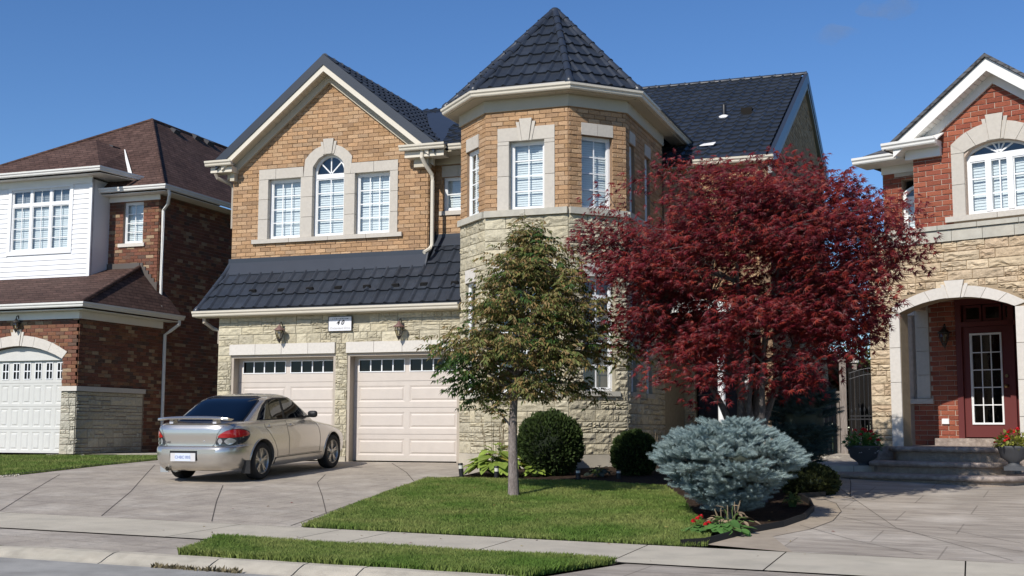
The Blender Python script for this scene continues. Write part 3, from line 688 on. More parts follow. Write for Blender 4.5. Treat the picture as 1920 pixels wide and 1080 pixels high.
for (a, b) in (dL, dR):
    a_ = a+.02 if a < 1 else a
    mb = MB()
    for q in ((a_+.001, a_+.06, GF, LB-.06), (b-.06, b-.001, GF, LB-.06), (a_+.001, b-.001, LB-.06, LB-.001)): fbox(mb, FG, *q, -.06, -.01)
    for q in ((a_+.001, a_+.045, GF, LB-.045), (b-.045, b-.001, GF, LB-.045), (a_+.001, b-.001, LB-.045, LB-.002)): fbox(mb, FG, *q, -.30, -.061)
    mb.build('door_casing', M_TRIMBR, H)
    garage_door(FG, a_+.046, b-.046, GF, LB-.046, H, M_DOOR)
# foundation band
for a, c in ((0, dL[0]), (dL[1]+.001, dR[0]-.001)): mb = MB(); fbox(mb, FG, a, c, GF-.3, GF+.10, -.1, .03); mb.build('foundation', M_CONC, H)
for F, w_ in ((T1, wL), (T2, wF), (T3, wR), (T4, wS)): mb = MB(); fbox(mb, F, 0, w_, -1.1, -.46, -.2, .012); mb.build('foundation', M_CONC, H)
# garage left return wall and house side (left, hardly seen) and body core
mb = MB(); mb.box((-15.0, 23.01, GF-.3), (-14.85, 36, 2.5)); mb.box((-15.19, 23.71, 2.5), (-15.04, 36, 5.9)); mb.build('left_wall', M_MORT, H)
# -- upper storey wing with gable
PX, PZ = -12.82, 7.97
gp = [(0, 3.3), (4.71, 3.3), (4.71, 5.75), (-12.82+15.19, 7.62), (0, 5.72)]
u = lambda X: X+15.19
WLv = (4.10, 5.42)
wl = (u(-14.29), u(-13.49)); wc = (u(-13.20), u(-12.44)); wr = (u(-12.18), u(-11.36))
so_ = (u(-14.53), u(-13.43), u(-12.29), u(-11.17)); arc_c = (wc[0]+wc[1])/2
def arcpts(uc, hw, vs_, rise, n=10):
    R = (hw*hw+rise*rise)/(2*rise); cy = vs_+rise-R; a0 = math.asin(hw/R)
    return [(uc+R*math.sin(a0-2*a0*i/n), cy+R*math.cos(a0-2*a0*i/n)) for i in range(n+1)]
ch = [(wc[0], WLv[0]), (wc[1], WLv[0])]+arcpts(arc_c, (wc[1]-wc[0])/2, 5.62, .26)
wallsheet('wing_wall', FU, gp, [[(so_[0]+.1, 4.05), (so_[3]-.1, 4.05), (so_[3]-.1, 5.5), (so_[2], 5.5), (so_[2]-.08, 5.9), (so_[1]+.08, 5.9), (so_[1], 5.5), (so_[0]+.1, 5.5)]], M_MORT, H)
ex = [(so_[0]+.01, so_[1], 4.0, 5.64), (so_[1], so_[2], 4.0, 5.9), (so_[2], so_[3]-.01, 4.0, 5.64), (so_[1]+.2, so_[2]-.2, 5.8, 6.02)]
lay_bricks(PB, BRs, FU, gp, ex, vref=0)
def side_return(F, depth, poly_v, left=False): pass
# right return of the wing
T5 = Fr((-10.48, 23.7), (0, 1)); wallsheet('wing_return', T5, [(0, 3.3), (.36, 3.3), (.36, 5.75), (0, 5.75)], [], M_MORT, H); lay_bricks(PB, BRs, T5, [(0, 3.3), (.35, 3.3), (.35, 5.75), (0, 5.75)], vref=0)
# surround of the triple window
def jamb(F, a, b, v0, v1, n, parent, m=M_CAST):
    for i in range(n): rblock(F, a, b, v0+(v1-v0)*i/n, v0+(v1-v0)*(i+1)/n, SD0, SD1, parent, m)
S1 = 4.10
jamb(FU, so_[0], wl[0], S1, 5.42, 3, H); jamb(FU, wl[1], wc[0], S1, 5.42, 3, H); jamb(FU, wc[1], wr[0], S1, 5.42, 3, H); jamb(FU, wr[1], so_[3], S1, 5.42, 3, H)
rblock(FU, so_[0], so_[0]+.42, 5.42, 5.65, SD0, SD1, H); rblock(FU, so_[0]+.42, so_[1], 5.42, 5.65, SD0, SD1, H)
rblock(FU, so_[2], so_[2]+.55, 5.42, 5.65, SD0, SD1, H); rblock(FU, so_[2]+.55, so_[3], 5.42, 5.65, SD0, SD1, H)
R_in = arcpts(arc_c, (wc[1]-wc[0])/2, 5.62, .26, 8); R_out = arcpts(arc_c, (so_[2]-so_[1])/2, 5.80, .30, 8)
castblock(FU, [(so_[1], 5.42), (wc[0], 5.42), R_in[8], R_in[6], R_in[5], R_out[5], R_out[6], R_out[7], R_out[8]], SD0, SD1+.002, H)
castblock(FU, [(so_[2], 5.42), R_out[0], R_out[1], R_out[2], R_out[3], R_in[3], R_in[2], R_in[1], R_in[0], (wc[1], 5.42)], SD0, SD1+.002, H)
castblock(FU, [R_in[3], R_out[3], R_out[4], R_out[5], R_in[5], R_in[4]], SD0, SD1+.001, H)
keystone(FU, arc_c, R_in[4][1]+.0, 6.22, .17, .26, H)
for a, b in ((so_[0]-.13, so_[0]+.8), (so_[0]+.8, so_[0]+1.75), (so_[0]+1.75, so_[0]+2.65), (so_[0]+2.65, so_[3]+.12)): rblock(FU, a, b, 4.0, 4.098, -.2, .075, H, M_CAST, 'sill_stone')
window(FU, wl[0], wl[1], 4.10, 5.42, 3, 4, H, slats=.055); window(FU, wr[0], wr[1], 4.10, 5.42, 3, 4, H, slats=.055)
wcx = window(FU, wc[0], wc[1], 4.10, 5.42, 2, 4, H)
def fanlight(F, uc, hw, v0, rise, parent, spokes, rec=.09, fw=.05, blind=None):
    """arched light: ring, spokes, glass"""
    n = 14; ou = arcpts(uc, hw, v0+.12, rise, n)[::-1]; inn = [(uc+(x-uc)*(1-fw/hw), y-fw) for x, y in ou]
    ou = [(uc-hw, v0)]+ou+[(uc+hw, v0)]; inn = [(uc-hw+fw, v0+fw)]+inn+[(uc+hw-fw, v0+fw)]
    mb = MB()
    for i in range(len(ou)-1): fpoly(mb, F, [ou[i], ou[i+1], inn[i+1], inn[i]], -rec-.045, -rec)
    fbox(mb, F, uc-hw, uc+hw, v0, v0+fw, -rec-.045, -rec+.002)
    w = mb.build('fanlight', M_WHITE, parent); rays = [0]+[None]
    angs = [math.pi*(i+1)/(spokes+1) for i in range(spokes)]
    hits = []
    for a in angs:
        dx, dy = math.cos(a), math.sin(a); best = None
        for i in range(len(inn)-1):
            (x1, y1), (x2, y2) = inn[i], inn[i+1]; ex_, ey = x2-x1, y2-y1; den = dx*ey-dy*ex_
            if abs(den) < 1e-9: continue
            t = ((x1-uc)*ey-(y1-v0-fw)*ex_)/den; s_ = ((x1-uc)*dy-(y1-v0-fw)*dx)/den
            if t > 0 and -.001 <= s_ <= 1.001: best = t if best is None else min(best, t)
        hits.append((uc+dx*best, v0+fw+dy*best))
    mb = MB()
    for h in hits:
        d = Vector((h[0]-uc, h[1]-v0-fw)).normalized(); q = Vector((-d.y, d.x))*.013
        fpoly(mb, F, [(uc+q.x, v0+fw+q.y), (h[0]+q.x, h[1]+q.y), (h[0]-q.x, h[1]-q.y), (uc-q.x, v0+fw-q.y)], -rec-.034, -rec-.02)
    mb.build('muntin', M_WHITE, w)
    seq = [inn[-1]]+hits+[inn[0]]
    arcv = inn[1:-1][::-1]
    for k in range(len(seq)-1):
        A, B = seq[k], seq[k+1]; mid = [p for p in [inn[-1]]+arcv+[inn[0]] if A[0]-1e-4 > p[0] > B[0]+1e-4 and p[1] > v0+fw+.01]
        poly = [(uc, v0+fw), A]+mid+[B]; p = MB(); p.add([F.p(a, b, -rec-.03) for a, b in poly], [tuple(range(len(poly)))]); p.build('pane', M_GLASS, w)
    if blind is not None:
        mb = MB(); fpoly(mb, F, [(uc-hw, v0), (uc+hw, v0)]+ou[1:-1][::-1], -rec-.3, -rec-.29); mb.build('room_lining', blind, w)
    return w
fanlight(FU, arc_c, (wc[1]-wc[0])/2-.001, 5.42, .34, H, 3, blind=mat('grey_curtain', (.10,.11,.12), .9))
# recess wall with small window
ru = lambda X: X+10.48
rp = [(0, 3.4), (2.2, 3.4), (2.2, 5.8), (0, 5.8)]
rw_ = (ru(-10.29), ru(-10.29)+.75, 4.55, 5.27)
wallsheet('recess_wall', FR_, rp, [rw_], M_MORT, H); lay_bricks(PB, BRs, FR_, [(0, 3.4), (1.2, 3.4), (1.2, 5.8), (0, 5.8)], [rw_, (rw_[0]-.03, rw_[1]+.03, 5.27, 5.52), (rw_[0]-.08, 1.4, 4.45, 4.55)], vref=0)
window(FR_, *rw_, 2, 2, H, rec=.06)
rblock(FR_, rw_[0]-.03, rw_[0]+.34, 5.27, 5.51, -.05, .025, H); rblock(FR_, rw_[0]+.34, rw_[1]+.03, 5.27, 5.51, -.05, .025, H); rblock(FR_, rw_[0]-.08, 1.2, 4.45, 4.545, -.1, .05, H, M_CAST, 'sill_stone')
# -- turret
ZT = 6.12; ZG = -.5
def T(F, px, py): return F.uv(px, py)
fw0 = (T2.uv(955, 370)[0], T2.uv(1021, 370)[0]); fwv = (T2.uv(990, 392)[1], T2.uv(990, 263)[1])
fso = (T2.uv(933, 350)[0], T2.uv(1041, 350)[0]); fst = T2.uv(985, 238)[1]
rwn = (T3.uv(1090, 320)[0], T3.uv(1148, 320)[0]); rwt = T3.uv(1120, 256)[1]; rlt = T3.uv(1120, 233)[1]
lwn = (T1.uv(876, 350)[0], T1.uv(898, 350)[0])
lfw = (T2.uv(926, 620)[0], T2.uv(1043, 620)[0]-.0); lfv = (T2.uv(985, 736)[1], T2.uv(985, 520)[1])
lrw = (T3.uv(1093, 620)[0], T3.uv(1152, 620)[0]); lrv = (T3.uv(1120, 733)[1], T3.uv(1120, 519)[1]); lrt = T3.uv(1120, 494)[1]
llw = (T1.uv(874, 620)[0], T1.uv(892, 600)[0])
print('turret win', fw0, fwv, fso, fst, rwn, rwt, rlt, lwn, lfw, lfv, lrw, lrv, lrt, llw)
for F, w_, up, lo, nm in ((T1, wL, [(lwn[0], lwn[1], ZB2, fwv[1])], [(llw[0], llw[1], lfv[0], lfv[1])], 1), (T2, wF, [(fso[0]+.05, fso[1]-.05, ZB2-.02, fst-.05)], [(lfw[0], lfw[1], lfv[0], lfv[1])], 2),
                       (T3, wR, [(rwn[0], rwn[1], ZB2-.02, rwt)], [(lrw[0], lrw[1], lrv[0], lrv[1])], 3), (T4, wS, [(.25, .65, ZB2, rwt), (1.45, 1.9, ZB2, rwt)], [(.25, .65, lrv[0], lrv[1]-.1), (1.45, 1.9, lrv[0], lrv[1]-.1)], 4)):
    wallsheet('turret_wall', F, [(0, ZB+.05), (w_, ZB+.05), (w_, 6.4), (0, 6.4)], up, M_MORT, H, th=.15)
    wallsheet('turret_stone_wall', F, [(0, -.9), (w_, -.9), (w_, ZB+.05), (0, ZB+.05)], lo, M_SMORT, H, th=.15)
    e1 = list(up); e2 = list(lo)
    if nm == 2: e1 = [(fso[0]+.01, fso[1]-.01, 0, fst-.01), ((fso[0]+fso[1])/2-.17, (fso[0]+fso[1])/2+.17, fst-.05, fst+.13)]; e2.append((lfw[0]-.02, lfw[1]+.02, lfv[1], lfv[1]+.22)); e2.append((lfw[0]-.1, lfw[1]+.1, lfv[0]-.1, lfv[0]))
    elif nm == 3: e1.append((rwn[0]-.01, rwn[1]+.01, rwt, rlt)); e2 += [(lrw[0]-.02, lrw[1]+.02, lrv[1], lrt), (lrw[0]-.1, lrw[1]+.1, lrv[0]-.1, lrv[0])]
    elif nm == 4: e1 += [(.24, .66, rwt, rlt), (1.44, 1.91, rwt, rlt)]; e2 += [(.24, .66, lrv[1]-.1, lrt-.1), (1.44, 1.91, lrv[1]-.1, lrt-.1)]
    else: e1.append((lwn[0]-.01, lwn[1]+.01, fwv[1], fst)); e2.append((llw[0]-.01, llw[1]+.01, lfv[1], lrt))
    lay_bricks(PB, BRs, F, [(0, ZB2), (w_, ZB2), (w_, 6.35), (0, 6.35)], e1, vref=0, uoff=nm*.06, dep=.02 if nm == 3 else .014)
    lay_stone(PS, RKs, F, [(0, -.46), (w_, -.46), (w_, ZB), (0, ZB)], e2, seed=10+nm, H=.2, dep=.045)
# belt course
mb = MB(); n = 0
for F, w_ in ((T1, wL), (T2, wF), (T3, wR), (T4, wS)):
    k = 2 if w_ < 2 else 4
    for i in range(k):
        a, b = w_*i/k, w_*(i+1)/k; e0 = .04 if i == 0 else 0; e1 = .04 if i == k-1 else 0
        castblock(F, [(a, ZB), (b, ZB), (b, ZB2), (a, ZB2)], -.1, .085, H, M_CAP, 'belt_stone')
# front upper window
jw = fso
for i, (a, b) in enumerate(((fso[0], fw0[0]), (fw0[1], fso[1]))):
    for j, (c, d) in enumerate(((ZB2, 4.76), (4.76, 5.36), (5.36, fwv[1]))): rblock(T2, a, b, c+.001, d, SD0+.05, SD1, H)
fc = (fso[0]+fso[1])/2
rblock(T2, fso[0], fc, fwv[1], fst, SD0+.05, SD1, H); rblock(T2, fc, fso[1], fwv[1], fst, SD0+.05, SD1, H)
keystone(T2, fc, fwv[1]-.01, fst+.16, .14, .26, H)
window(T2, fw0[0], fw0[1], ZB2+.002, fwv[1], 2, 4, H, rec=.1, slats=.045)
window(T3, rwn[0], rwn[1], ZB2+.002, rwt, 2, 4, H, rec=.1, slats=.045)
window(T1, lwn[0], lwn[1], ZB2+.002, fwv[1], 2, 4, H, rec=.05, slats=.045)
rblock(T1, lwn[0]-.01, (lwn[0]+lwn[1])/2, fwv[1], fst, -.1, SD1, H); rblock(T1, (lwn[0]+lwn[1])/2, lwn[1]+.01, fwv[1], fst, -.1, SD1, H)
rm_ = (rwn[0]+rwn[1])/2; rblock(T3, rwn[0]-.01, rm_, rwt, rlt, -.1, SD1, H); rblock(T3, rm_, rwn[1]+.01, rwt, rlt, -.1, SD1, H)
for a, b in ((.25, .65), (1.45, 1.9)):
    window(T4, a, b, ZB2+.002, rwt, 1, 4, H, rec=.06); rblock(T4, a-.01, b+.01, rwt, rlt, -.1, SD1, H)
    window(T4, a, b, lrv[0], lrv[1]-.1, 1, 4, H, rec=.06, blind=False); rblock(T4, a-.01, b+.01, lrv[1]-.1, lrt-.1, -.1, SD1, H); rblock(T4, a-.08, b+.08, lrv[0]-.1, lrv[0]-.001, -.1, .05, H, M_CAP, 'sill_stone')
M_CURT = mat('tan_curtain', (.20,.15,.11), .9, var=.2, vs=4, stretch=(6,6,.3))
window(T2, lfw[0], lfw[1], lfv[0], lfv[1], 2, 4, H, rec=.1, transom=(lfv[1]-.62, 1), blind=False)
window(T3, lrw[0], lrw[1], lrv[0], lrv[1], 2, 4, H, rec=.1, transom=(T3.uv(1120, 556)[1], 1), blind=True, bm=M_CURT, slats=.3)
window(T1, llw[0], llw[1], lfv[0], lfv[1], 1, 4, H, rec=.05, blind=False)
rblock(T1, llw[0]-.01, llw[1]+.01, lfv[1], lrt, -.1, SD1, H, M_CAST2)
for k in range(3): a = lfw[0]-.02+(lfw[1]-lfw[0]+.04)*k/3; rblock(T2, a, a+(lfw[1]-lfw[0]+.04)/3, lfv[1], lfv[1]+.22, -.1, SD1, H, M_CAST2)
lm = (lrw[0]+lrw[1])/2; rblock(T3, lrw[0]-.02, lm, lrv[1], lrt, -.1, SD1, H, M_CAST2); rblock(T3, lm, lrw[1]+.02, lrv[1], lrt, -.1, SD1, H, M_CAST2)
rblock(T3, lrw[0]-.1, lrw[1]+.1, lrv[0]-.1, lrv[0]-.001, -.1, .06, H, M_CAP, 'sill_stone'); rblock(T2, lfw[0]-.1, lfw[1]+.1, lfv[0]-.1, lfv[0]-.001, -.1, .06, H, M_CAP, 'sill_stone'); rblock(T1, 0.05, wL-.03, lfv[0]-.1, lfv[0]-.001, -.1, .05, H, M_CAP, 'sill_stone')
# -- front door recess and right part (behind the maple)
FD = Fr((-6.04, 25.93), (1, 0)); xw = 2.24
dz0 = -.35
FM = Fr((-6.04, 26.05), (1, 0))
hol = [(.35, 1.35, dz0, 1.95), (1.45, 1.75, dz0, 1.95)]
wallsheet('entry_wall', FM, [(0, 2.7), (xw, 2.7), (xw, 5.7), (0, 5.7)], [], M_MORT, H)
FM0 = FM; FM = Fr((-6.04, 27.9), (1, 0)); wallsheet('porch_back_wall', FM, [(0, -1), (xw, -1), (xw, 2.75), (0, 2.75)], [(.25, 1.8, dz0, 2.2)], M_SMORT, H)
T4b = Fr((-6.04, 25.93), (0, 1)); wallsheet('porch_left_wall', T4b, [(0, -1), (2, -1), (2, 2.75), (0, 2.75)], [], M_SMORT, H, th=.1)
mb = MB(); mb.box((-6.03, 26.06, 2.68), (-3.82, 27.89, 2.74)); mb.build('porch_ceiling', M_SOFF, H)
lay_bricks(PB, BRs, FM0, [(0, 2.7), (xw, 2.7), (xw, 5.6), (0, 5.6)], [], vref=0)
lay_stone(PS, RKs, FM, [(0, -.6), (xw, -.6), (xw, 2.7), (0, 2.7)], [(.25, 1.8, -2, 2.2)], seed=33)
mb = MB(); fbox(mb, FM, .3, 1.3, dz0, 2.1, -.15, -.1); panel_relief(mb, FM, .4, 1.2, .0, .8, -.098); panel_relief(mb, FM, .4, 1.2, .95, 1.95, -.098)
mb.build('front_door', mat('navy_door_paint', (.012,.014,.03), .35, spec=.4), H)
mb = MB(); fbox(mb, FM, 1.35, 1.46, dz0, 2.15, -.1, .05); fbox(mb, FM, .25, 1.8, 2.1, 2.19, -.1, .05); mb.build('door_frame', M_WHITE, H)
mb = MB(); mb.box((-5.95, 24.6, -.65), (-3.9, 27.88, -.36)); mb.box((-5.95, 24.2, -.65), (-4.0, 24.59, -.5)); mb.build('entry_step', M_CONC, H)
mb = MB(); mb.lathe((-4.62, 24.8, -.36), [(.075, 0), (.075, 2.6)], 14); mb.lathe((-4.62, 24.8, -.36), [(.11, 0), (.11, .1), (.08, .14)], 14); mb.build('porch_column', M_WHITE, H)
mb = MB(); mb.box((-6.03, 24.5, 2.3), (-4.3, 26.0, 2.55)); mb.build('porch_canopy', M_WALU, H)
FS = Fr((-3.8, 26.0), (0, 1))
sp_ = [(0, -1), (10.6, -1), (10.6, 6.9), (6.6, 9.0), (0, 5.6)]
wallsheet('side_wall', FS, sp_, [], M_MORT, H)
for i in range(0, 1): lay_bricks(PB, BRs, FS, [(0, 5.0), (10.6, 5.0), (10.6, 6.9), (6.6, 9.0), (0, 5.6)], [], vref=0)
lay_bricks(PB, BRs, FS, [(0, -.6), (10.6, -.6), (10.6, 5.0), (0, 5.0)], [], vref=0)
PB.done('brick', 'brickwork', H, M_BRICK, 300); PS.done('stone_block', 'stonework', H, M_STONE, 300)
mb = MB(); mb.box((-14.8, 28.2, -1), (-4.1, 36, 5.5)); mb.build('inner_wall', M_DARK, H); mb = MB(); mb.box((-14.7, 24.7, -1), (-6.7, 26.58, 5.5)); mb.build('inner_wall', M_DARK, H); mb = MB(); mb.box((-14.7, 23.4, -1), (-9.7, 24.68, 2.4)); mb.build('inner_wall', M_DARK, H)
# -- roofs
def tile_unit(nm='roof_tile'):
    prof = [(0, .0), (.06, .35), (.14, .95), (.24, 1), (.33, .5), (.40, .05), (.55, 0), (.70, .04), (.85, 0), (1.0, 0)]
    V = []; h = .034
    for s, lift in ((0, .042), (1.06, .004)):
        for x, z in prof: V.append((x, s, z*h+lift))
    k = len(prof); Fs = [(i, i+1, k+i+1, k+i) for i in range(k-1)]
    V += [(x, 0, z*h*.9-.004) for x, z in prof]; Fs += [(2*k+i, 2*k+i+1, i+1, i) for i in range(k-1)]
    me = bpy.data.meshes.new(nm); me.from_pydata(V, [], Fs); me.polygons.foreach_set('use_smooth', [False]*len(Fs)); me.materials.append(M_TILE); me.update(); return me
TU = tile_unit()
def tile_field(P, O, U, Sv, poly, tw=.275, th=.37, u_off=0.):
    """tiles on the plane O + u U + s Sv, clipped to a convex polygon (u, s)"""
    O = Vector(O); U = Vector(U).normalized(); Sv = Vector(Sv).normalized(); N = U.cross(Sv)
    if N.z < 0: N = -N
    R = Matrix(((U.x, Sv.x, N.x, 0), (U.y, Sv.y, N.y, 0), (U.z, Sv.z, N.z, 0), (0, 0, 0, 1)))
    us = [p[0] for p in poly]; ss = [p[1] for p in poly]; n = len(poly)
    ar = sum(poly[i][0]*poly[(i+1) % n][1]-poly[(i+1) % n][0]*poly[i][1] for i in range(n))
    if ar < 0: poly = poly[::-1]
    def dist(p, i): a, b = poly[i], poly[(i+1) % n]; L = math.dist(a, b); return ((b[0]-a[0])*(p[1]-a[1])-(b[1]-a[1])*(p[0]-a[0]))/L
    j0 = 0; s = min(ss)
    while s < max(ss)-.02:
        uu = math.floor(min(us)/tw)*tw-u_off
        while uu < max(us):
            cs = [(uu, s), (uu+tw, s), (uu+tw, s+th), (uu, s+th)]
            st = [[dist(c, i) for c in cs] for i in range(n)]
            if any(max(q) <= .01 for q in st): uu += tw; continue
            M = Matrix.Translation(O+U*uu+Sv*s) @ R @ Matrix.Diagonal((tw, th, 1, 1))
            if all(min(q) >= -.02 for q in st): P.add(TU, M, tw*th)
            else:
                bm = bmesh.new(); bm.from_mesh(TU)
                for v in bm.verts: v.co = Vector((v.co.x*tw+uu, v.co.y*th+s, v.co.z))
                for i in range(n):
                    a, b = poly[i], poly[(i+1) % n]; nn = Vector((-(b[1]-a[1]), b[0]-a[0], 0)).normalized()
                    bmesh.ops.bisect_plane(bm, geom=bm.verts[:]+bm.edges[:]+bm.faces[:], plane_co=(a[0], a[1], 0), plane_no=-nn, clear_outer=True)
                if bm.faces:
                    for v in bm.verts: v.co = Vector(((v.co.x-uu)/tw, (v.co.y-s)/th, v.co.z))
                    me = bpy.data.meshes.new('roof_tile'); bm.to_mesh(me); me.materials.append(M_TILE); P.add(me, M, tw*th*.5)
                bm.free()
            uu += tw
        s += th
    # underlay deck
def cap_unit():
    V = []; k = 7
    for y, r in ((0, 1.12), (.06, 1.12), (.07, .98), (1.02, .92)):
        for i in range(k): a = PI*i/(k-1); V.append((math.cos(a)*r, y, math.sin(a)*r))
    Fs = [(j*k+i, j*k+i+1, (j+1)*k+i+1, (j+1)*k+i) for j in range(3) for i in range(k-1)]
    Fs.append(tuple(range(k))); me = bpy.data.meshes.new('ridge_cap'); me.from_pydata(V, [], Fs); me.materials.append(M_FLASH); me.polygons.foreach_set('use_smooth', [True]*18+[False]); me.update(); return me
CU = cap_unit()
def caps(a, b, parent, r=.085, L=.36, end=True, lift=.0):
    a = Vector(a); b = Vector(b); d = (b-a); n = max(1, round(d.length/L)); L = d.length/n; d.normalize(); x = d.cross(Vector((0, 0, 1))).normalized(); z = x.cross(d)
    for i in range(n):
        o = a+d*L*i+z*lift; M = Matrix(((x.x*r, d.x*L, z.x*r, o.x), (x.y*r, d.y*L, z.y*r, o.y), (x.z*r, d.z*L, z.z*r, o.z), (0, 0, 0, 1)))
        obj('ridge_cap', CU, None, parent, M)
    if end:
        mb = MB(); mb.lathe(a-d*.05+z*lift, [(r*.4, -.06), (r*.95, -.03), (r*1.25, .02), (r*1.2, .1)], 12, axis=d); mb.build('ridge_cap', M_FLASH, parent)
PT = Pieces()
def deck(name, pts, m=M_FLASH, th=.03, parent=None):
    p = [Vector(q) for q in pts]; n = (p[1]-p[0]).cross(p[2]-p[0]).normalized(); n = n if n.z > 0 else -n
    mb = MB(); mb.prism(p, -n*th); return mb.build(name, m, parent if parent is not None else H)
# garage skirt roof
GY = 22.86; GZ = 2.50; sy = 23.7; sl = (3.52-GZ)/(sy-GY)
xl, xr = -15.48, -9.40
deck('skirt_roof', [(xl+.02, GY-.02, GZ-.02), (xr+.02, GY-.02, GZ-.02), (-9.42, sy+.3, GZ+sl*(sy+.3-GY)), (-15.19, sy, 3.5), ])
Sv = Vector((0, 1, sl)).normalized(); Ls = (sy-GY)*math.sqrt(1+sl*sl)
tile_field(PT, (xl, GY, GZ), (1, 0, 0), Sv, [(.05, 0), (xr-xl+.02, 0), (xr-xl+.02, 1.13), (.30, 1.13)], th=.376)
tile_field(PT, (xl, GY, GZ), (1, 0, 0), Sv, [(xr-xl-1.03, 1.128), (xr-xl+.02, 1.128), (xr-xl+.02, 1.62), (xr-xl-.95, 1.62)], th=.376)
caps((xl+.02, GY, GZ+.01), (-15.19, sy-.02, 3.53), H, r=.06)
# eave apron and flashings
mb = MB(); mb.prism([(xl, GY-.06, GZ-.06), (xr, GY-.06, GZ-.06), (xr, GY+.02, GZ+.035), (xl, GY+.02, GZ+.035)], (0, .02, -.02)); mb.build('eave_flashing', M_FLASH, H)
def zr(Y): return GZ+sl*(Y-GY)
mb = MB()
mb.prism([(-15.24, sy-.005, 3.49), (-10.47, sy-.005, 3.49), (-10.47, sy-.005, 3.70), (-15.24, sy-.005, 3.70)], (0, -.03, 0))
mb.prism([(-15.24, sy-.03, 3.60), (-10.44, sy-.03, 3.60), (-10.44, sy-.20, zr(sy-.2)+.045), (-15.30, sy-.20, zr(sy-.2)+.045)], (0, 0, .012))
mb.prism([(-10.44, 24.045, 3.85), (-9.3, 24.045, 3.85), (-9.3, 24.045, 4.06), (-10.44, 24.045, 4.06)], (0, -.03, 0))
mb.prism([(-10.44, 24.01, 3.98), (-9.3, 24.01, 3.98), (-9.3, 23.88, zr(23.88)+.05), (-10.44, 23.88, zr(23.88)+.05)], (0, 0, .012))
mb.prism([(-10.475, 23.5, zr(23.5)+.04), (-10.475, 24.04, zr(24.04)+.03), (-10.475, 24.04, zr(24.04)+.2), (-10.475, 23.68, zr(23.68)+.2)], (.03, 0, 0))
mb.build('wall_flashing', M_FLASH, H)
# snow guards on the skirt
for i in range(8):
    x = at(473+i*53.5 if i < 7 else 852, 525-i*2.3, 23.1).x; y = 23.14; z = zr(y)
    mb = MB(); mb.prism([(x-.09, y-.02, z+.03), (x+.09, y-.02, z+.03), (x+.07, y-.05, z+.09), (x-.07, y-.05, z+.09)], (0, .05, .02)); mb.build('snow_guard', M_BLACK, H)
def gutter(path, parent=H, m=M_ALU, name='gutter', k=1.): mb = MB(); sweep(mb, path, [(a*k, b*k) for a, b in GUT]); return mb.build(name, m, parent)
gutter([(xl-.02, GY-.045, GZ-.145), (xr-.0, GY-.045, GZ-.145)])
mb = MB(); mb.box((xl, GY-.045, GZ-.16), (xr-.02, 23.0, GZ-.146)); mb.build('soffit', M_SOFF, H)
# gable roof of the wing
hx = 2.60; ov = 23.35; gz0 = 5.87; sg = (PZ-gz0)/hx; L2 = math.hypot(hx, PZ-gz0); Yr = 33.0
for sgn in (-1, 1):
    e = PX+sgn*hx; O = (e, ov, gz0) if sgn > 0 else (e, Yr, gz0)
    deck('gable_roof', [(PX, ov+.02, PZ-.03), (e, ov+.02, gz0-.03), (e, Yr, gz0-.03), (PX, Yr, PZ-.03)])
    if sgn > 0: tile_field(PT, (e, ov, gz0), (0, 1, 0), Vector((-hx, 0, PZ-gz0)), [(.0, 0), (4.4, 0), (5.6, L2), (.0, L2)])
caps((PX, ov+.05, PZ-.02), (PX, 28.5, PZ-.02), H, r=.075, end=False)
def rake(side, apex, foot, dark, y0):
    """barge: charcoal trim over a cream fascia board, soffit behind"""
    a = Vector(apex); f = Vector(foot); d = (f-a).normalized(); n = Vector((-d.z, 0, d.x)); n = n if n.z > 0 else -n
    mb = MB(); p = [a, f, f-n*dark, a-n*dark]; p[3] = Vector((a.x, a.y, a.z-dark/abs(n.z))); mb.prism(p, (0, .10, 0)); mb.build('rake_trim', M_FLASH, H)
# rake boards as vertical-cut prisms
def rake_board(name, pts, th, m): mb = MB(); mb.prism(pts, (0, th, 0)); mb.build(name, m, H)
for sgn in (-1, 1):
    e = PX+sgn*(hx+.02); k = sg
    def zz(x, off): return PZ-abs(x-PX)*k-off
    rake_board('rake_trim', [(PX, ov-.01, zz(PX, -.03)), (e, ov-.01, zz(e, -.03)), (e, ov-.01, zz(e, .20)), (PX, ov-.01, zz(PX, .20))], .10, M_FLASH)
    xi = PX+sgn*(hx-.12)
    rake_board('fascia', [(PX, ov+.012, zz(PX, .19)), (xi, ov+.012, zz(xi, .19)), (xi, ov+.012, zz(xi, .34)), (PX, ov+.012, zz(PX, .34))], .06, M_ALU)
    # sloping soffit boards
    nb = 22
    for i in range(nb):
        x0 = PX+sgn*(hx-.1)*i/nb; x1 = PX+sgn*((hx-.1)*(i+1)/nb-.006)
        mb = MB(); mb.prism([(x0, ov+.07, zz(x0, .335)), (x1, ov+.07, zz(x1, .335)), (x1, 23.71, zz(x1, .335)), (x0, 23.71, zz(x0, .335))], (0, 0, .012)); mb.build('soffit_board', M_SOFF, H)
    rake_board('frieze_board', [(PX, 23.62, zz(PX, .34)), (xi, 23.62, zz(xi, .34)), (xi, 23.62, zz(xi, .52)), (PX, 23.62, zz(PX, .52))], .09, M_SOFF)
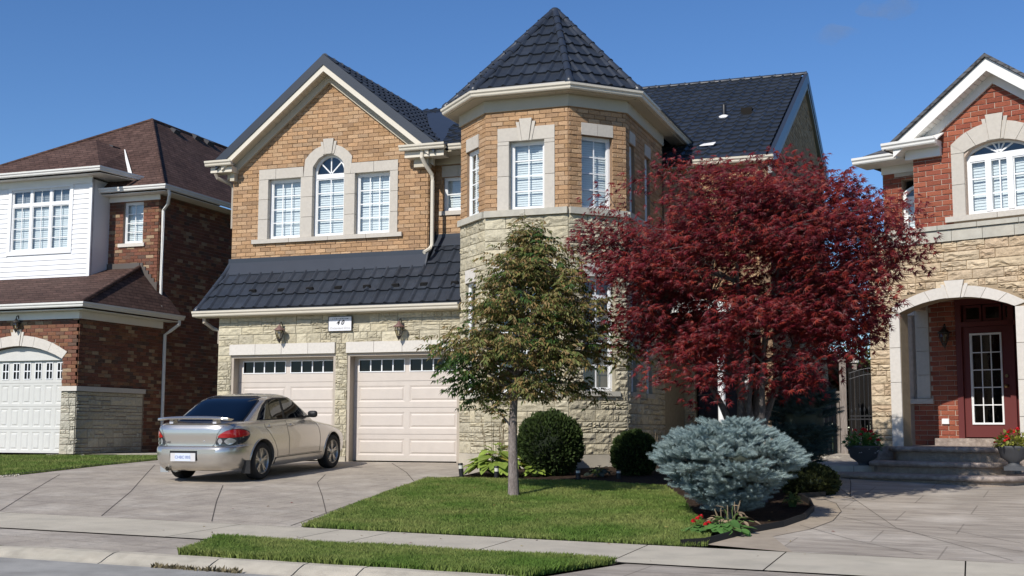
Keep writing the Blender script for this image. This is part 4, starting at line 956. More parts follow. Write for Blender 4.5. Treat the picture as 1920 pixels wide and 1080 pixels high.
# boxed eave returns
for x0, x1, sgn in ((-15.68, -14.98, -1), (-10.98, -9.92, 1)):
    mb = MB()
    mb.box((x0+.08, ov+.06, 5.60), (x1-.08 if sgn < 0 else x1-.1, 23.70, 5.73))
    mb.prism([(x0+.08, ov+.06, 5.73), (x1-.08, ov+.06, 5.73), (x1-.08, 23.69, 5.92 if sgn < 0 else 5.9), (x0+.08, 23.69, 5.9)], (0, 0, -.01)); 
    mb.build('eave_return', M_ALU, H)
    path = [(x0, ov+.03, 5.73), (x1-.04, ov+.03, 5.73)]
    gutter(path)
    mb = MB(); mb.box((max(x0+.35, -15.19), 23.55, 5.42) if sgn < 0 else (-10.75, 23.55, 5.42), (x1-.1, 23.70, 5.6) if sgn < 0 else (-10.42, 23.71, 5.6)); mb.build('return_frieze', M_SOFF, H)
# recess eave between wing and turret
mb = MB(); mb.box((-10.47, 23.55, 5.70), (-9.3, 24.06, 5.72)); mb.build('soffit', M_SOFF, H); gutter([(-9.92, 23.5, 5.71), (-9.2, 23.5, 5.71)])
mb = MB(); mb.box((-10.47, 23.98, 5.53), (-9.3, 24.05, 5.70)); mb.build('frieze_board', M_SOFF, H)
deck('valley_roof', [(-10.3, 23.5, 5.78), (-8.6, 23.5, 5.78), (-8.6, 27, 7.5), (-12.0, 27, 7.5)])
tile_field(PT, (-10.3, 23.5, 5.80), (1, 0, 0), Vector((0, 3.5, 1.72)), [(0.2, 0), (1.6, 0), (1.6, 2.2), (-.4, 2.2)])
# turret roof: octagonal pyramid
ap = Vector((-7.73, 23.78, 8.50)); ov_t = .28; EZ = 6.40
oc = [cL, cFL, cFR, cR, (cR[0], 24.63), (-6.9, 25.5), (-8.57, 25.5), (-9.42, 24.63)]
ctr = Vector((-7.73, 23.78)); eo = []
for i in range(8):
    a = Vector(oc[i-1]); b = Vector(oc[i]); c = Vector(oc[(i+1) % 8]); d0 = (b-a).normalized(); d1 = (c-b).normalized(); n0 = Vector((d0.y, -d0.x)); n1 = Vector((d1.y, -d1.x)); bb = (n0+n1).normalized(); eo.append(b+bb*ov_t/max(.5, bb.dot(n0)))
for i in range(8):
    a = Vector((*eo[i], EZ)); b = Vector((*eo[(i+1) % 8], EZ)); U = (b-a); wdt = U.length; U.normalize(); fo = (a-ap).dot(U); foot = a-U*fo; Sv = (ap-foot); Ls_ = Sv.length
    deck('turret_roof', [a, b, ap])
    if i in (7, 0, 1, 2, 3): tile_field(PT, a+Vector((0, 0, .01)), U, Sv, [(0, 0), (wdt, 0), (-fo, Ls_)], tw=.27, th=.375)
    if i in (0, 1, 2, 3, 4, 7): caps(a+Vector((0, 0, .03)), ap+(a-ap)*.03+Vector((0, 0, .03)), H, r=.075, L=.34)
mb = MB(); mb.lathe(ap-Vector((0, 0, .08)), [(.14, 0), (.12, .1), (.06, .15), (.01, .165)], 12); mb.build('ridge_cap', M_FLASH, H)
path = [(*eo[i], EZ-.135) for i in (7, 0, 1, 2, 3)]+[(eo[3][0], 27.2, EZ-.135)]
mb = MB(); pl = []
mb2 = MB(); sweep(mb2, [(p[0]-.0, p[1], p[2]) for p in path], [(-.06, .0), (.0, .0), (.0, .14), (-.06, .16)]); mb2.build('fascia', M_ALU, H)
gutter(path); 
mb2 = MB(); sweep(mb2, [(p[0], p[1], p[2]+.12) for p in path[:5]], [(-.03, .0), (.06, -.01), (.05, .03), (-.05, .06)]); mb2.build('eave_flashing', M_FLASH, H)
# soffit boards radial
fr_ = [(T1, wL, 0), (T2, wF, 1), (T3, wR, 2)]
for F, w_, i in fr_:
    a, b = Vector(eo[i]), Vector(eo[(i+1)]); c, d = Vector(oc[i]), Vector(oc[i+1]); nb = 14
    for k in range(nb):
        p = a.lerp(b, k/nb); q = a.lerp(b, (k+.96)/nb); r_ = c.lerp(d, (k+.96)/nb); s_ = c.lerp(d, k/nb)
        mb = MB(); mb.prism([(*p, EZ-.15), (*q, EZ-.15), (*r_, EZ-.15), (*s_, EZ-.15)], (0, 0, .01)); mb.build('soffit_board', M_SOFF, H)
    mb = MB(); fbox(mb, F, -.02, w_+.02, EZ-.38, EZ-.152, .0, .05); mb.build('frieze_board', M_SOFF, H)
mb = MB(); mb.box((-6.04, 22.9, EZ-.15), (eo[3][0]-.001, 27.2, EZ-.138)); mb.build('soffit', M_SOFF, H); mb = MB(); mb.prism([(-9.42, 22.93, EZ-.15), (eo[0][0], eo[0][1], EZ-.15), (eo[7][0], eo[7][1], EZ-.15), (-9.42, 24.6, EZ-.15)], (0, 0, .01)); mb.build('soffit', M_SOFF, H)
mb = MB(); fbox(mb, T4, 0, wS, EZ-.38, EZ-.152, .0, .05); mb.build('frieze_board', M_SOFF, H)
deck('low_roof', [(-5.62, 24.2, EZ-.02), (-5.62, 27.4, EZ-.02), (-7.5, 28.5, EZ+.5), (-7.5, 24.6, EZ+.5)])
# main roof
ZR, YRD = 9.17, 32.6; zE, yE = 5.66, 25.95; sm = (ZR-zE)/(YRD-yE); Lm = math.hypot(ZR-zE, YRD-yE); xE = -3.72; xW = -16.5
deck('main_roof', [(xW, yE, zE-.03), (xE, yE, zE-.03), (xE, YRD, ZR-.03), (xW, YRD, ZR-.03)])
deck('main_roof', [(xW, 37.4, ZR-.42*4.8), (xE, 37.4, ZR-.42*4.8), (xE, YRD, ZR-.03), (xW, YRD, ZR-.03)])
tile_field(PT, (xE, yE, zE), (-1, 0, 0), Vector((0, YRD-yE, ZR-zE)), [(.12, 0), (2.9, 0), (9.6, Lm), (.12, Lm)], th=.372)
tile_field(PT, (xE-9.6, yE, zE), (-1, 0, 0), Vector((0, YRD-yE, ZR-zE)), [(-.4, Lm-1.5), (1.2, Lm-1.5), (1.2, Lm), (-.4, Lm)], th=.372)
caps((xE, YRD, ZR+.02), (xW+4, YRD, ZR+.02), H, r=.075, L=.4, end=False)
gutter([(-5.35, 25.9, zE-.12), (xE+.06, 25.9, zE-.12)])
mb = MB(); mb.box((-6.0, 25.9, zE-.14), (xE, 26.05, zE-.121)); mb.build('soffit', M_SOFF, H)
FSx = Fr((xE, 26.0), (0, 1)); 
def side_rake(nm, off0, off1, d0, d1, m):
    mb = MB(); f = lambda Y, o: zE+(Y-yE)*sm-o if Y <= YRD else ZR-(Y-YRD)*.42-o
    fpoly(mb, FSx, [(yE-26.0, f(yE, off0)), (YRD-26, f(YRD, off0)), (YRD-26, f(YRD, off1)), (yE-26.0, f(yE, off1))], d0, d1)
    fpoly(mb, FSx, [(YRD-26, f(YRD, off0)), (11.4, f(37.4, off0)), (11.4, f(37.4, off1)), (YRD-26, f(YRD, off1))], d0, d1); mb.build(nm, m, H)
side_rake('rake_trim', -.06, .22, -.06, .03, M_FLASH); side_rake('fascia', .215, .36, -.08, .012, mat('shade_toned_fascia', (.30,.29,.28), .5))  # side fascia greyed, shade put into its colour
# vent pipe, vent, slots on the main roof
def onroof(px, py):
    d = ray(px, py)
    n = Vector((0, -sm, 1)); o = Vector((0, yE, zE)); return d*(n.dot(o)/n.dot(d))
p = onroof(1358, 219); mb = MB(); mb.lathe(p-Vector((0,0,.05)), [(.055, 0), (.055, .33), (.05, .34)], 12); mb.build('vent_pipe', M_BLACK, H)
mb = MB(); mb.lathe(p-Vector((0, .0, .02)), [(.16, -.05), (.13, .03), (.06, .06)], 12); mb.build('vent_boot', M_WALU, H)
p = onroof(1401, 213); mb = MB(); mb.box((p.x-.13, p.y-.12, p.z-.05), (p.x+.13, p.y+.1, p.z+.12)); mb.build('roof_vent', M_DARK, H)
p = onroof(1327, 277); mb = MB(); mb.prism([(p.x-.16, p.y-.1, p.z+.03), (p.x+.14, p.y-.1, p.z+.03), (p.x+.17, p.y+.03, p.z+.11), (p.x-.1, p.y+.03, p.z+.09)], (0, .02, .02)); mb.build('roof_flashing_scrap', M_WALU, H)
PT.done('roof_tile', 'roof_tiling', H, M_TILE, 300)
# downspouts
def spout(pts, parent=H, m=M_ALU, r=.042):
    mb = MB(); mb.tube(pts, r, 8, smooth=False); return mb.build('downspout', m, parent)
dx = -10.50
spout([(dx, 23.40, 5.73), (dx, 23.40, 5.58), (dx+.05, 23.5, 5.42), (dx+.13, 23.63, 5.25), (dx+.14, 23.64, 5.1), (dx+.14, 23.64, 3.78), (dx+.12, 23.55, 3.68), (dx+.06, 23.42, 3.60)])
spout([(-15.30, GY+.02, GZ-.14), (-15.30, GY+.03, GZ-.25), (-15.2, 23.1, GZ-.38), (-15.06, 23.12, GZ-.42), (-15.06, 23.12, 1.8)], m=M_TRIMBR)
spout([(-15.5, ov+.1, 5.6), (-15.48, ov+.15, 5.5), (-15.3, 23.75, 5.4), (-15.25, 23.8, 5.3), (-15.25, 23.8, 4.4)], m=M_TRIMBR)
# ================================================================== left house (brown roof)
HL = thing('brick_house', (-22, 27, -.6), 'mixed red-brown brick house with brown shingle roof and white sided bay at the far left', 'house', 'houses along the street')
MBs = copyset(BR, M_MBRICK); GKs = copyset(RK, M_GSTONE); PB = Pieces(); PS = Pieces()
gx = -19.60; L1 = Fr((-26.5, 24.2), (1, 0)); lw = gx+26.5; L2_ = Fr((gx, 24.2), (0, 1)); L3 = Fr((-26.5, 27.53), (1, 0)); L4 = Fr((-19.88, 27.53), (0, 1)); L5 = Fr((-26.5, 26.8), (1, 0))
ul = lambda X: X+26.5
d0_, d1_ = ul(-24.9), ul(-20.03); GB = -.60; DT = 1.66
ac = (d0_+d1_)/2+.0; acx = ul(-21.35)
ac = acx; hw = d1_-ac; d0_ = ac-hw
arc_in = arcpts(ac, hw-.02, DT-.04, .32, 12)
hole = [(d0_, GB-.1), (d1_, GB-.1), (d1_, DT-.04)]+arc_in[1:-1]+[(d0_, DT-.04)]
wallsheet('garage_wall', L1, [(0, GB-.3), (lw, GB-.3), (lw, 2.75), (0, 2.75)], [hole], M_MMORT, HL)
exb = [(d0_, d1_, GB-1, DT)]+[(ac-(hw-.0)*math.sqrt(max(0, 1-((k+.5)/6)**2)), ac+(hw)*math.sqrt(max(0, 1-((k+.5)/6)**2)), DT+.09*k*1.0, DT+.09*(k+1)) for k in range(5)]
lay_bricks(PB, MBs, L1, [(0, .98), (lw, .98), (lw, 2.75), (0, 2.75)], exb, vref=0)
lay_stone(PS, GKs, L1, [(d1_+.005, GB), (lw, GB), (lw, .86), (d1_+.005, .86)], [], seed=41, H=.19, wmin=.2, wmax=.3)
rblock(L1, d1_-.0, lw+.06, .86, .98, -.1, .07, HL, M_GSTONE and M_CAST2, 'belt_stone')
wallsheet('garage_side_wall', L2_, [(0, GB-.3), (3.33, GB-.3), (3.33, 2.75), (0, 2.75)], [], M_MMORT, HL)
lay_bricks(PB, MBs, L2_, [(0, .98), (3.33, .98), (3.33, 2.75), (0, 2.75)], vref=0); lay_bricks(PB, MBs, L2_, [(2.55, GB), (3.33, GB), (3.33, .98), (2.55, .98)], vref=0)
lay_stone(PS, GKs, L2_, [(0, GB), (2.5, GB), (2.5, .86), (0, .86)], seed=42, H=.19)
rblock(L2_, .0, 2.55, .86, .98, -.1, .06, HL, M_CAST2, 'belt_stone')
# voussoirs
ao = arcpts(ac, hw+.14, DT+.12, .42, 12); ai = arcpts(ac, hw+.0, DT-.04, .32, 12)
for i in range(0, 12, 2):
    castblock(L1, [ai[i], ao[i], ao[i+1], ao[i+2], ai[i+2], ai[i+1]], -.12, .03, HL, M_CAST2, 'voussoir')
keystone(L1, ac, ai[6][1], ao[6][1]+.14, .16, .24, HL, M_CAST2)
mb = MB(); fpoly(mb, L1, [(d0_+.01, DT-.06)]+[(d1_-.01, DT-.06)]+[(a, b-.02) for a, b in arc_in], -.16, -.11); mb.build('arch_panel', M_DOOR2, HL)
garage_door(L1.shift(.06), d0_+.01, d1_-.01, GB+.0, DT-.06, HL, M_DOOR2, rows=4, mode='square')
# upper brick wall, side wall
wn = (ul(-21.0), ul(-20.37), 4.86, 5.97)
wallsheet('upper_wall', L3, [(0, 2.0), (ul(-19.88), 2.0), (ul(-19.88), 6.12), (0, 6.12)], [wn], M_MMORT, HL)
lay_bricks(PB, MBs, L3, [(ul(-21.5), 2.0), (ul(-19.88), 2.0), (ul(-19.88), 6.1), (ul(-21.5), 6.1)], [wn, (wn[0]-.07, wn[1]+.07, 4.78, 4.86)], vref=0)
window(L3, *wn, 2, 4, HL, rec=.07); rblock(L3, wn[0]-.12, wn[1]+.08, 4.76, 4.858, -.1, .06, HL, M_CAST2, 'sill_stone')
wallsheet('side_wall', L4, [(0, -.9), (11, -.9), (11, 6.12), (0, 6.12)], [(3.0, 3.95, -.5, 1.6)], M_MMORT, HL)
lay_bricks(PB, MBs, L4, [(0, -.6), (11, -.6), (11, 6.1), (0, 6.1)], [(3.0, 3.95, -.5, 1.6)], vref=0)
mb = MB(); fbox(mb, L4, 3.0, 3.95, -.5, 1.6, -.12, -.06); panel_relief(mb, L4, 3.1, 3.85, -.35, .5, -.058); panel_relief(mb, L4, 3.1, 3.85, .65, 1.5, -.058); mb.build('side_door', mat('olive_side_door', (.16,.13,.09), .6), HL)
PB.done('brick', 'brickwork', HL, M_MBRICK, 300); PS.done('stone_block', 'stonework', HL, M_GSTONE, 150)
mb = MB(); mb.box((-26.4, 27.8, -1), (-20.2, 38, 6.1)); mb.box((-26.4, 24.6, -1), (-19.9, 27.7, 2.7)); mb.build('inner_wall', M_DARK, HL)
# sided bay
bx = ul(-21.44); bw = (L5.uv(22, 410)[0], L5.uv(131, 410)[0]); bv = (L5.uv(80, 470)[1], L5.uv(80, 354)[1]); btop = 6.5; bbot = 3.88
mb = MB(); fbox(mb, L5, 0, bw[0], bbot, btop, -.1, 0); fbox(mb, L5, bw[1], bx-.02, bbot, btop, -.1, 0); fbox(mb, L5, bw[0], bw[1], bbot, bv[0], -.1, 0); fbox(mb, L5, bw[0], bw[1], bv[1], btop, -.1, 0); mb.build('bay_wall', M_WHITE, HL)
M_SIDE = mat('white_siding', (.80,.80,.80), .5, isl=.02, spec=.3); M_SIDE2 = mat('bay_end_panel', (.70,.71,.71), .55)
v = bbot+.0; hb = .132
while v < btop-.02:
    for a, b in ((ul(-25.6), bw[0]-.1), (bw[1]+.1, bx-.09)) if v+hb > bv[0]-.1 and v < bv[1]+.12 else ((ul(-25.6), bx-.09),):
        mb = MB(); v1 = min(v+hb, btop); mb.add([L5.p(a, v, .022), L5.p(b, v, .022), L5.p(b, v1, .004), L5.p(a, v1, .004), L5.p(a, v, .0), L5.p(b, v, 0)], [(0,1,2,3), (4,5,1,0)]); mb.build('siding_board', M_SIDE, HL)
    v += hb
mb = MB(); fbox(mb, L5, bx-.09, bx, bbot, btop, -.05, .03); fbox(mb, L5, bw[0]-.1, bw[1]+.1, bv[1], bv[1]+.1, .0, .035); fbox(mb, L5, bw[0]-.1, bw[1]+.1, bv[0]-.1, bv[0], .0, .035); fbox(mb, L5, bw[0]-.1, bw[0], bv[0], bv[1], 0, .034); fbox(mb, L5, bw[1], bw[1]+.1, bv[0], bv[1], 0, .034); mb.build('corner_board', M_WHITE, HL)
mb = MB(); mb.box((-21.46, 26.83, bbot), (-21.44, 27.53, btop)); mb.build('bay_end_panel', M_SIDE2, HL)
mb = MB(); mb.box((-26.5, 26.8, bbot-.02), (-21.44, 27.5, bbot)); mb.build('bay_soffit', M_WHITE, HL)
tb = L5.uv(80, 383)[1]; w3 = (bw[1]-bw[0])/3
for i in range(3):
    a = bw[0]+w3*i; window(L5, a, a+w3, bv[0], tb-.0, 2, 4, HL, rec=.0, fw=.04, slats=.055); window(L5, a, a+w3, tb, bv[1], 2, 1, HL, rec=.0, fw=.035, slats=.055, bm=mat('grey_blind', (.30,.32,.35), .8) if i == 0 else bpy.data.materials['grey_blind'])
# roofs
def rf(name, pts, m=M_SHIN): return deck(name, pts, m, .05, HL)
gz = 2.90
# garage roof: front slope and right hip
g0 = Vector((-19.28, 23.86, gz)); pk = 1.62
hipt = at(262, 502, 27.5); 
rf('garage_roof', [(-27, 23.86, gz), (-19.28, 23.86, gz), (hipt.x, 27.5, hipt.z), (-27, 27.5, hipt.z)])
rf('garage_roof', [(-19.28, 23.86, gz), (-19.28, 27.85, gz), (hipt.x, 27.85, hipt.z-.02), (hipt.x, 27.5, hipt.z)])
caps_m = M_SHIN
mb = MB(); mb.tube([(-19.28, 23.86, gz+.01), (hipt.x, 27.5, hipt.z+.01)], .06, 6); mb.build('hip_cap', M_SHIN, HL)
mb = MB(); mb.prism([(ul(0)-26.5-21.45, 27.5, hipt.z-.02), (hipt.x, 27.5, hipt.z-.02), (hipt.x, 27.5, hipt.z+.13), (-21.45, 27.5, hipt.z+.13)], (0, -.03, 0))
nst = 6
for i in range(nst):
    a = Vector((hipt.x, 27.5, hipt.z)).lerp(Vector((-19.88, 27.5, hipt.z-(hipt.x+19.88)*-1*(hipt.z-gz)/(hipt.x+19.28)*-1)), i/nst)
sA = Vector((hipt.x, 27.5, hipt.z)); sB = Vector((-19.86, 27.5, gz+(hipt.z-gz)*(-19.86+19.28)/(hipt.x+19.28)))
for i in range(nst):
    a = sA.lerp(sB, i/nst); b = sA.lerp(sB, (i+1)/nst); mb.prism([(a.x, 27.51, a.z-.05), (b.x, 27.51, b.z-.05), (b.x, 27.51, a.z+.13), (a.x, 27.51, a.z+.13)], (0, -.02, 0))
mb.build('wall_flashing', mat('brown_flashing', (.10,.085,.075), .5), HL)
gutter([(-27, 23.83, gz-.11), (-19.24, 23.83, gz-.11), (-19.24, 27.75, gz-.11)], HL, M_WALU)
for a, b in (((-27, 23.86, 2.74), (-19.25, 24.2, 2.755)), ((-19.62, 24.201, 2.74), (-19.25, 27.7, 2.755))): mb = MB(); mb.box(a, b); mb.build('soffit', M_WALU, HL)
mb = MB(); fbox(mb, L1, 0, lw+.04, 2.56, 2.735, .0, .05); mb.build('frieze_board', M_WALU, HL); mb = MB(); fbox(mb, L2_, 0, 3.2, 2.56, 2.735, .0, .05); mb.build('frieze_board', M_WALU, HL)
# main hip roof
ez = 6.28; A = Vector((-19.5, 27.15, ez)); top_ = at(285, 225, 30.1); slp = (top_.z-ez)/(30.1-27.15)
d = ray(0, 312); n_ = Vector((0, -slp, 1)); Pl = d*((n_.dot(A))/n_.dot(d))       # point on the front slope seen at the left edge
dirL = (Pl-top_); Lc = top_+dirL*((top_.z-ez)/(top_.z-Pl.z))
print('left roof apex', top_, 'corner', Lc)
rf('main_roof', [A, (A.x, 38, ez), (top_.x, 38, top_.z), top_]); rf('main_roof', [Lc, A, top_]); rf('main_roof', [Lc, top_, (top_.x, 38, top_.z), (Lc.x, 38, ez)])
mb = MB(); mb.tube([A+Vector((0,0,.01)), top_+Vector((0,0,.01))], .05, 6); mb.tube([Lc, top_], .05, 6); mb.tube([top_, (top_.x, 38, top_.z)], .05, 6); mb.build('hip_cap', M_SHIN, HL)
gutter([(-21.9, 27.12, ez-.11), (-19.46, 27.12, ez-.11), (-19.46, 38, ez-.11)], HL, M_WALU)
mb = MB(); mb.box((-21.5, 27.15, 6.125), (-19.46, 27.53, 6.14)); mb.build('soffit', M_WALU, HL); mb = MB(); mb.box((-19.9, 27.54, 6.125), (-19.46, 38, 6.14)); mb.build('soffit', M_WALU, HL); mb = MB(); fbox(mb, L3, ul(-21.43), ul(-19.84), 5.98, 6.12, .02, .06); mb.build('frieze_board', M_WALU, HL)
# bay roof
bz = 6.72; bt = at(180, 262, 28.2); sb = (bt.z-bz)/(28.2-26.45)
cr = Vector((-20.98, 26.45, bz)); bl = Vector((-28, 26.45, bz))
d = ray(0, 312); n_ = Vector((0, -sb, 1)); P0 = d*(n_.dot(cr)/n_.dot(d)); dv = P0-bt; P1 = bt+dv*((bt.z-bz)/(bt.z-P0.z))
rf('bay_roof', [P1, cr, bt]); rf('bay_roof', [P1, bt, (bt.x, 31, bt.z-.1), (P1.x, 31, bz)])
def onfront(px, py): d = ray(px, py); n_ = Vector((0, -slp, 1)); return d*(n_.dot(A)/n_.dot(d))
vu = onfront(236, 284); vl = onfront(246, 331); rf('bay_roof', [cr, vl, vu]); rf('bay_roof', [cr, vu, bt])
mb = MB(); o_ = Vector((0, -.03, .04)); mb.prism([vu+o_, vl+o_+Vector((.06, 0, 0)), vl+o_-Vector((.10, 0, 0)), vu+o_-Vector((.03, 0, 0))], (0, -.01, .01)); mb.build('valley_flashing', M_WALU, HL)
gutter([(-28, 26.42, bz-.11), (-20.94, 26.42, bz-.11), (-20.5, 27.6, bz-.2)], HL, M_WALU)
mb = MB(); mb.prism([(-28, 26.5, bz-.14), (-21.0, 26.5, bz-.14), (-20.6, 27.5, bz-.2), (-28, 27.5, bz-.14)], (0, 0, .012)); fbox(mb, L5, 0, bx, btop-.1, btop+.1, .0, .04); mb.build('soffit', M_WALU, HL)
# roof vents
M_VENT = mat('grey_vent', (.06,.06,.065), .5)
kx = (top_.z-ez)/(A.x-top_.x); nr_ = Vector((kx, 0, 1)).normalized()
nb_ = (vl-cr).cross(bt-cr).normalized(); nb_ = nb_ if nb_.z > 0 else -nb_
for px, py, n_, o_, s_ in ((322, 245, nr_, A, .17), (361, 256, nr_, A, .20), (384, 266, nr_, A, .20), (205, 277, nb_, cr, .17)):
    d = ray(px, py); p_ = d*(n_.dot(o_)/n_.dot(d)); y_ = Vector((0, 1, 0)) if n_ is nr_ else (vl-cr).normalized(); up_ = n_.cross(y_); up_ = up_ if up_.z > 0 else -up_
    mb = MB(); mb.prism([p_-up_*s_*.6, p_+up_*s_*.6, p_+up_*s_*.4+n_*.07, p_-up_*s_*.5+n_*.12], y_*s_*1.7); mb.build('roof_vent', M_VENT, HL)
spout([(-19.42, 27.25, 6.17), (-19.42, 27.3, 6.05), (-19.60, 27.5, 5.85), (-19.82, 27.62, 5.7), (-19.82, 27.62, 3.35), (-19.62, 27.35, 3.15), (-19.5, 27.2, 3.1)], HL, M_WALU)
spout([(-19.20, 27.6, 2.78), (-19.20, 27.6, 2.68), (-19.4, 27.5, 2.5), (-19.54, 27.47, 2.4), (-19.54, 27.47, -.5)], HL, M_WALU)
# ================================================================== right house (red brick)
HR = thing('brick_house', (0, 24, -.4), 'red brick house with arched sandstone porch and burgundy door at the right', 'house', 'houses along the street')
RBs = copyset(BR, M_RBRICK); TKs = copyset(RK, M_TSTONE); PB = Pieces(); PS = Pieces()
ar = rad(21.5); o = at(1634, 725, 22.7); RU = (math.cos(ar), -math.sin(ar)); R1 = Fr((o.x, o.y), RU)
def q(px, py, d=0): return R1.uv(px, py, d)
for nm, px, py in (('cap l', 1641, 437), ('cap r', 1920, 404), ('band l', 1627, 467), ('band r', 1920, 441), ('arch l', 1688.5, 620), ('arch r', 1906, 620), ('crown', 1803, 557), ('springl', 1688, 588), ('springr', 1906, 573), ('outtop', 1803, 535), ('floor', 1800, 838), ('sur l', 1667, 600), ('base', 1640, 850)): print(nm, [round(c, 2) for c in q(px, py)])
zc = q(1641, 437)[1]; zb = q(1641, 446)[1]; zB = (q(1627, 467)[1]+q(1900, 443)[1])/2
al, arr = q(1688.5, 620)[0], q(1906, 620)[0]; zsp = (q(1688, 588)[1]+q(1906, 573)[1])/2; zcr = q(1803, 557)[1]
FZ = -.27; LWR = arr+1.4; acx = (al+arr)/2
ain = arcpts(acx, (arr-al)/2, zsp, zcr-zsp, 12)
R1L = .0
hole = [(al, FZ-.2), (arr, FZ-.2), (arr, zsp)]+ain[1:-1]+[(al, zsp)]
wallsheet('porch_wall', R1, [(0, -1), (LWR, -1), (LWR, zB), (0, zB)], [hole], M_TMORT, HR, th=.3)
sw_ = q(1688.5, 640)[0]-q(1668, 640)[0]
exs = [(al-sw_, al, -2, zsp), (arr, arr+sw_, -2, zsp)]+[(acx-((arr-al)/2+sw_)*math.sqrt(max(0, 1-((k+.3)/9)**2)), acx+((arr-al)/2+sw_)*math.sqrt(max(0, 1-((k+.3)/9)**2)), zsp+(zcr+.17-zsp)*k/8, zsp+(zcr+.17-zsp)*(k+1)/8) for k in range(8)]+[(al, arr, -2, zsp)]
lay_stone(PS, TKs, R1, [(0, -.8), (LWR, -.8), (LWR, zB), (0, zB)], exs, seed=77, H=.2, dep=.045)
for a, b in ((al-sw_, al), (arr, arr+sw_)):
    for i in range(4): rblock(R1, a, b, FZ-.1+(zsp-FZ+.1)*i/4, FZ-.1+(zsp-FZ+.1)*(i+1)/4, -.31, .03, HR, M_CAST2)
aou = arcpts(acx, (arr-al)/2+sw_, zsp+.06, zcr-zsp+.14, 14); ain2 = arcpts(acx, (arr-al)/2, zsp, zcr-zsp, 14)
for i in range(0, 14, 2): castblock(R1, [ain2[i], aou[i], aou[i+1], aou[i+2], ain2[i+2], ain2[i+1]], -.31, .03, HR, M_CAST2, 'voussoir')
keystone(R1, acx, ain2[7][1]-.01, aou[7][1]+.09, .20, .34, HR, M_CAST2)
# band and cap
wd = .52; nb = int(LWR/wd)
for i in range(nb+1): rblock(R1, -.03+i*wd, -.03+(i+1)*wd, zB, zb, -.2, .055, HR, M_CAP, 'band_stone')
for i in range(nb+1): rblock(R1, -.05+i*wd*1.3, -.05+(i+1)*wd*1.3, zb+.001, zc, -.9, .09, HR, M_CAP, 'cap_stone') if i*wd*1.3 < LWR else None
# upper walls
gL = q(1714, 380, -.05)[0]; R2 = R1.shift(-.06); R3 = R1.shift(-.75)
bl_ = R3.uv(1657, 400)[0]; bt_ = (q(1597, 305)[1]+q(1683, 292)[1])/2
bwL = R2.uv(1811, 360)[0]; bwb = R2.uv(1811, 404)[1]; bsp = R2.uv(1811, 295)[1]; bcr = R2.uv(1880, 258)[1]; ouL = R2.uv(1786, 350)[0]
apx = R2.uv(1858, 150)[0]; print('gable', gL, 'apex u', apx, 'win', bwL, bwb, bsp, bcr, 'left', bl_)
bwR = 2*apx-bwL; ouR = 2*apx-ouL; gR = 2*apx-gL; 
R2b = R1.shift(.25)
rap = R2b.uv(1848, 110); rfo = R2b.uv(1672, 276); rs = (rap[1]-rfo[1])/(rap[0]-rfo[0]); print('rake', rap, rfo, rs)
apv = rap[1]; apu = rap[0]; apx = apu
bwR = 2*apx-bwL; ouR = 2*apx-ouL; gR = 2*apx-gL
zr_ = lambda u_, off: apv-abs(u_-apu)*rs-off
BR_ = bcr-bsp-.10; print('rise', BR_); bai = arcpts((bwL+bwR)/2, (bwR-bwL)/2, bsp+.08, BR_, 10); bcx = (bwL+bwR)/2
wallsheet('gable_wall', R2, [(gL, zc-.1), (gR, zc-.1), (gR, zr_(gR, .3)), (apx, zr_(apx, .3)), (gL, zr_(gL, .3))], [[(bwL, bwb), (bwR, bwb), (bwR, bsp)]+bai[1:-1]+[(bwL, bsp)]], M_RMORT, HR, th=.3)
exu = [(ouL, ouR, 0, bsp+.24)]+[(bcx-(bcx-ouL)*math.sqrt(max(0, 1-((k+.9)/6)))*.97, bcx+(bcx-ouL)*math.sqrt(max(0, 1-((k+.9)/6)))*.97, bsp+.24+.05*k, bsp+.24+.05*(k+1)) for k in range(6)]
lay_bricks(PB, RBs, R2, [(gL, zc-.02), (gR, zc-.02), (gR, zr_(gR, .3)), (apx, zr_(apx, .3)), (gL, zr_(gL, .3))], exu, vref=0, L=.27, H=.090, mt=.013)
R2r = Fr(R2.p(gL, 0)[:2], (-R1.N.x*-1, -R1.N.y*-1)) 
Rside = Fr(R3.p(gL, 0)[:2], (R1.N.x, R1.N.y)); wallsheet('gable_return', Rside, [(0, zc-.1), (.68, zc-.1), (.68, bt_), (0, bt_)], [], M_RMORT, HR, th=.1)
wu = (R3.uv(1692, 400)[0], R3.uv(1692, 400)[0]+.55, R3.uv(1700, 434)[1], R3.uv(1700, 336)[1]); print('narrow', wu)
wallsheet('left_wall', R3, [(bl_, zc-.1), (gL+.6, zc-.1), (gL+.6, bt_), (bl_, bt_)], [wu], M_RMORT, HR)
lay_bricks(PB, RBs, R3, [(bl_, zc-.02), (gL+.02, zc-.02), (gL+.02, bt_), (bl_, bt_)], [wu], vref=0, L=.27, H=.090, mt=.013)
window(R3, wu[0], wu[1], wu[2], wu[2]+(wu[3]-wu[2])*.62, 2, 2, HR, rec=.06); fanlight(R3, (wu[0]+wu[1])/2, (wu[1]-wu[0])/2, wu[2]+(wu[3]-wu[2])*.62, .12, HR, 1, rec=.06, blind=bpy.data.materials['grey_curtain'])
rblock(R3, wu[0]-.12, wu[1]+.1, wu[3]+.05, wu[3]+.2, -.05, .03, HR)
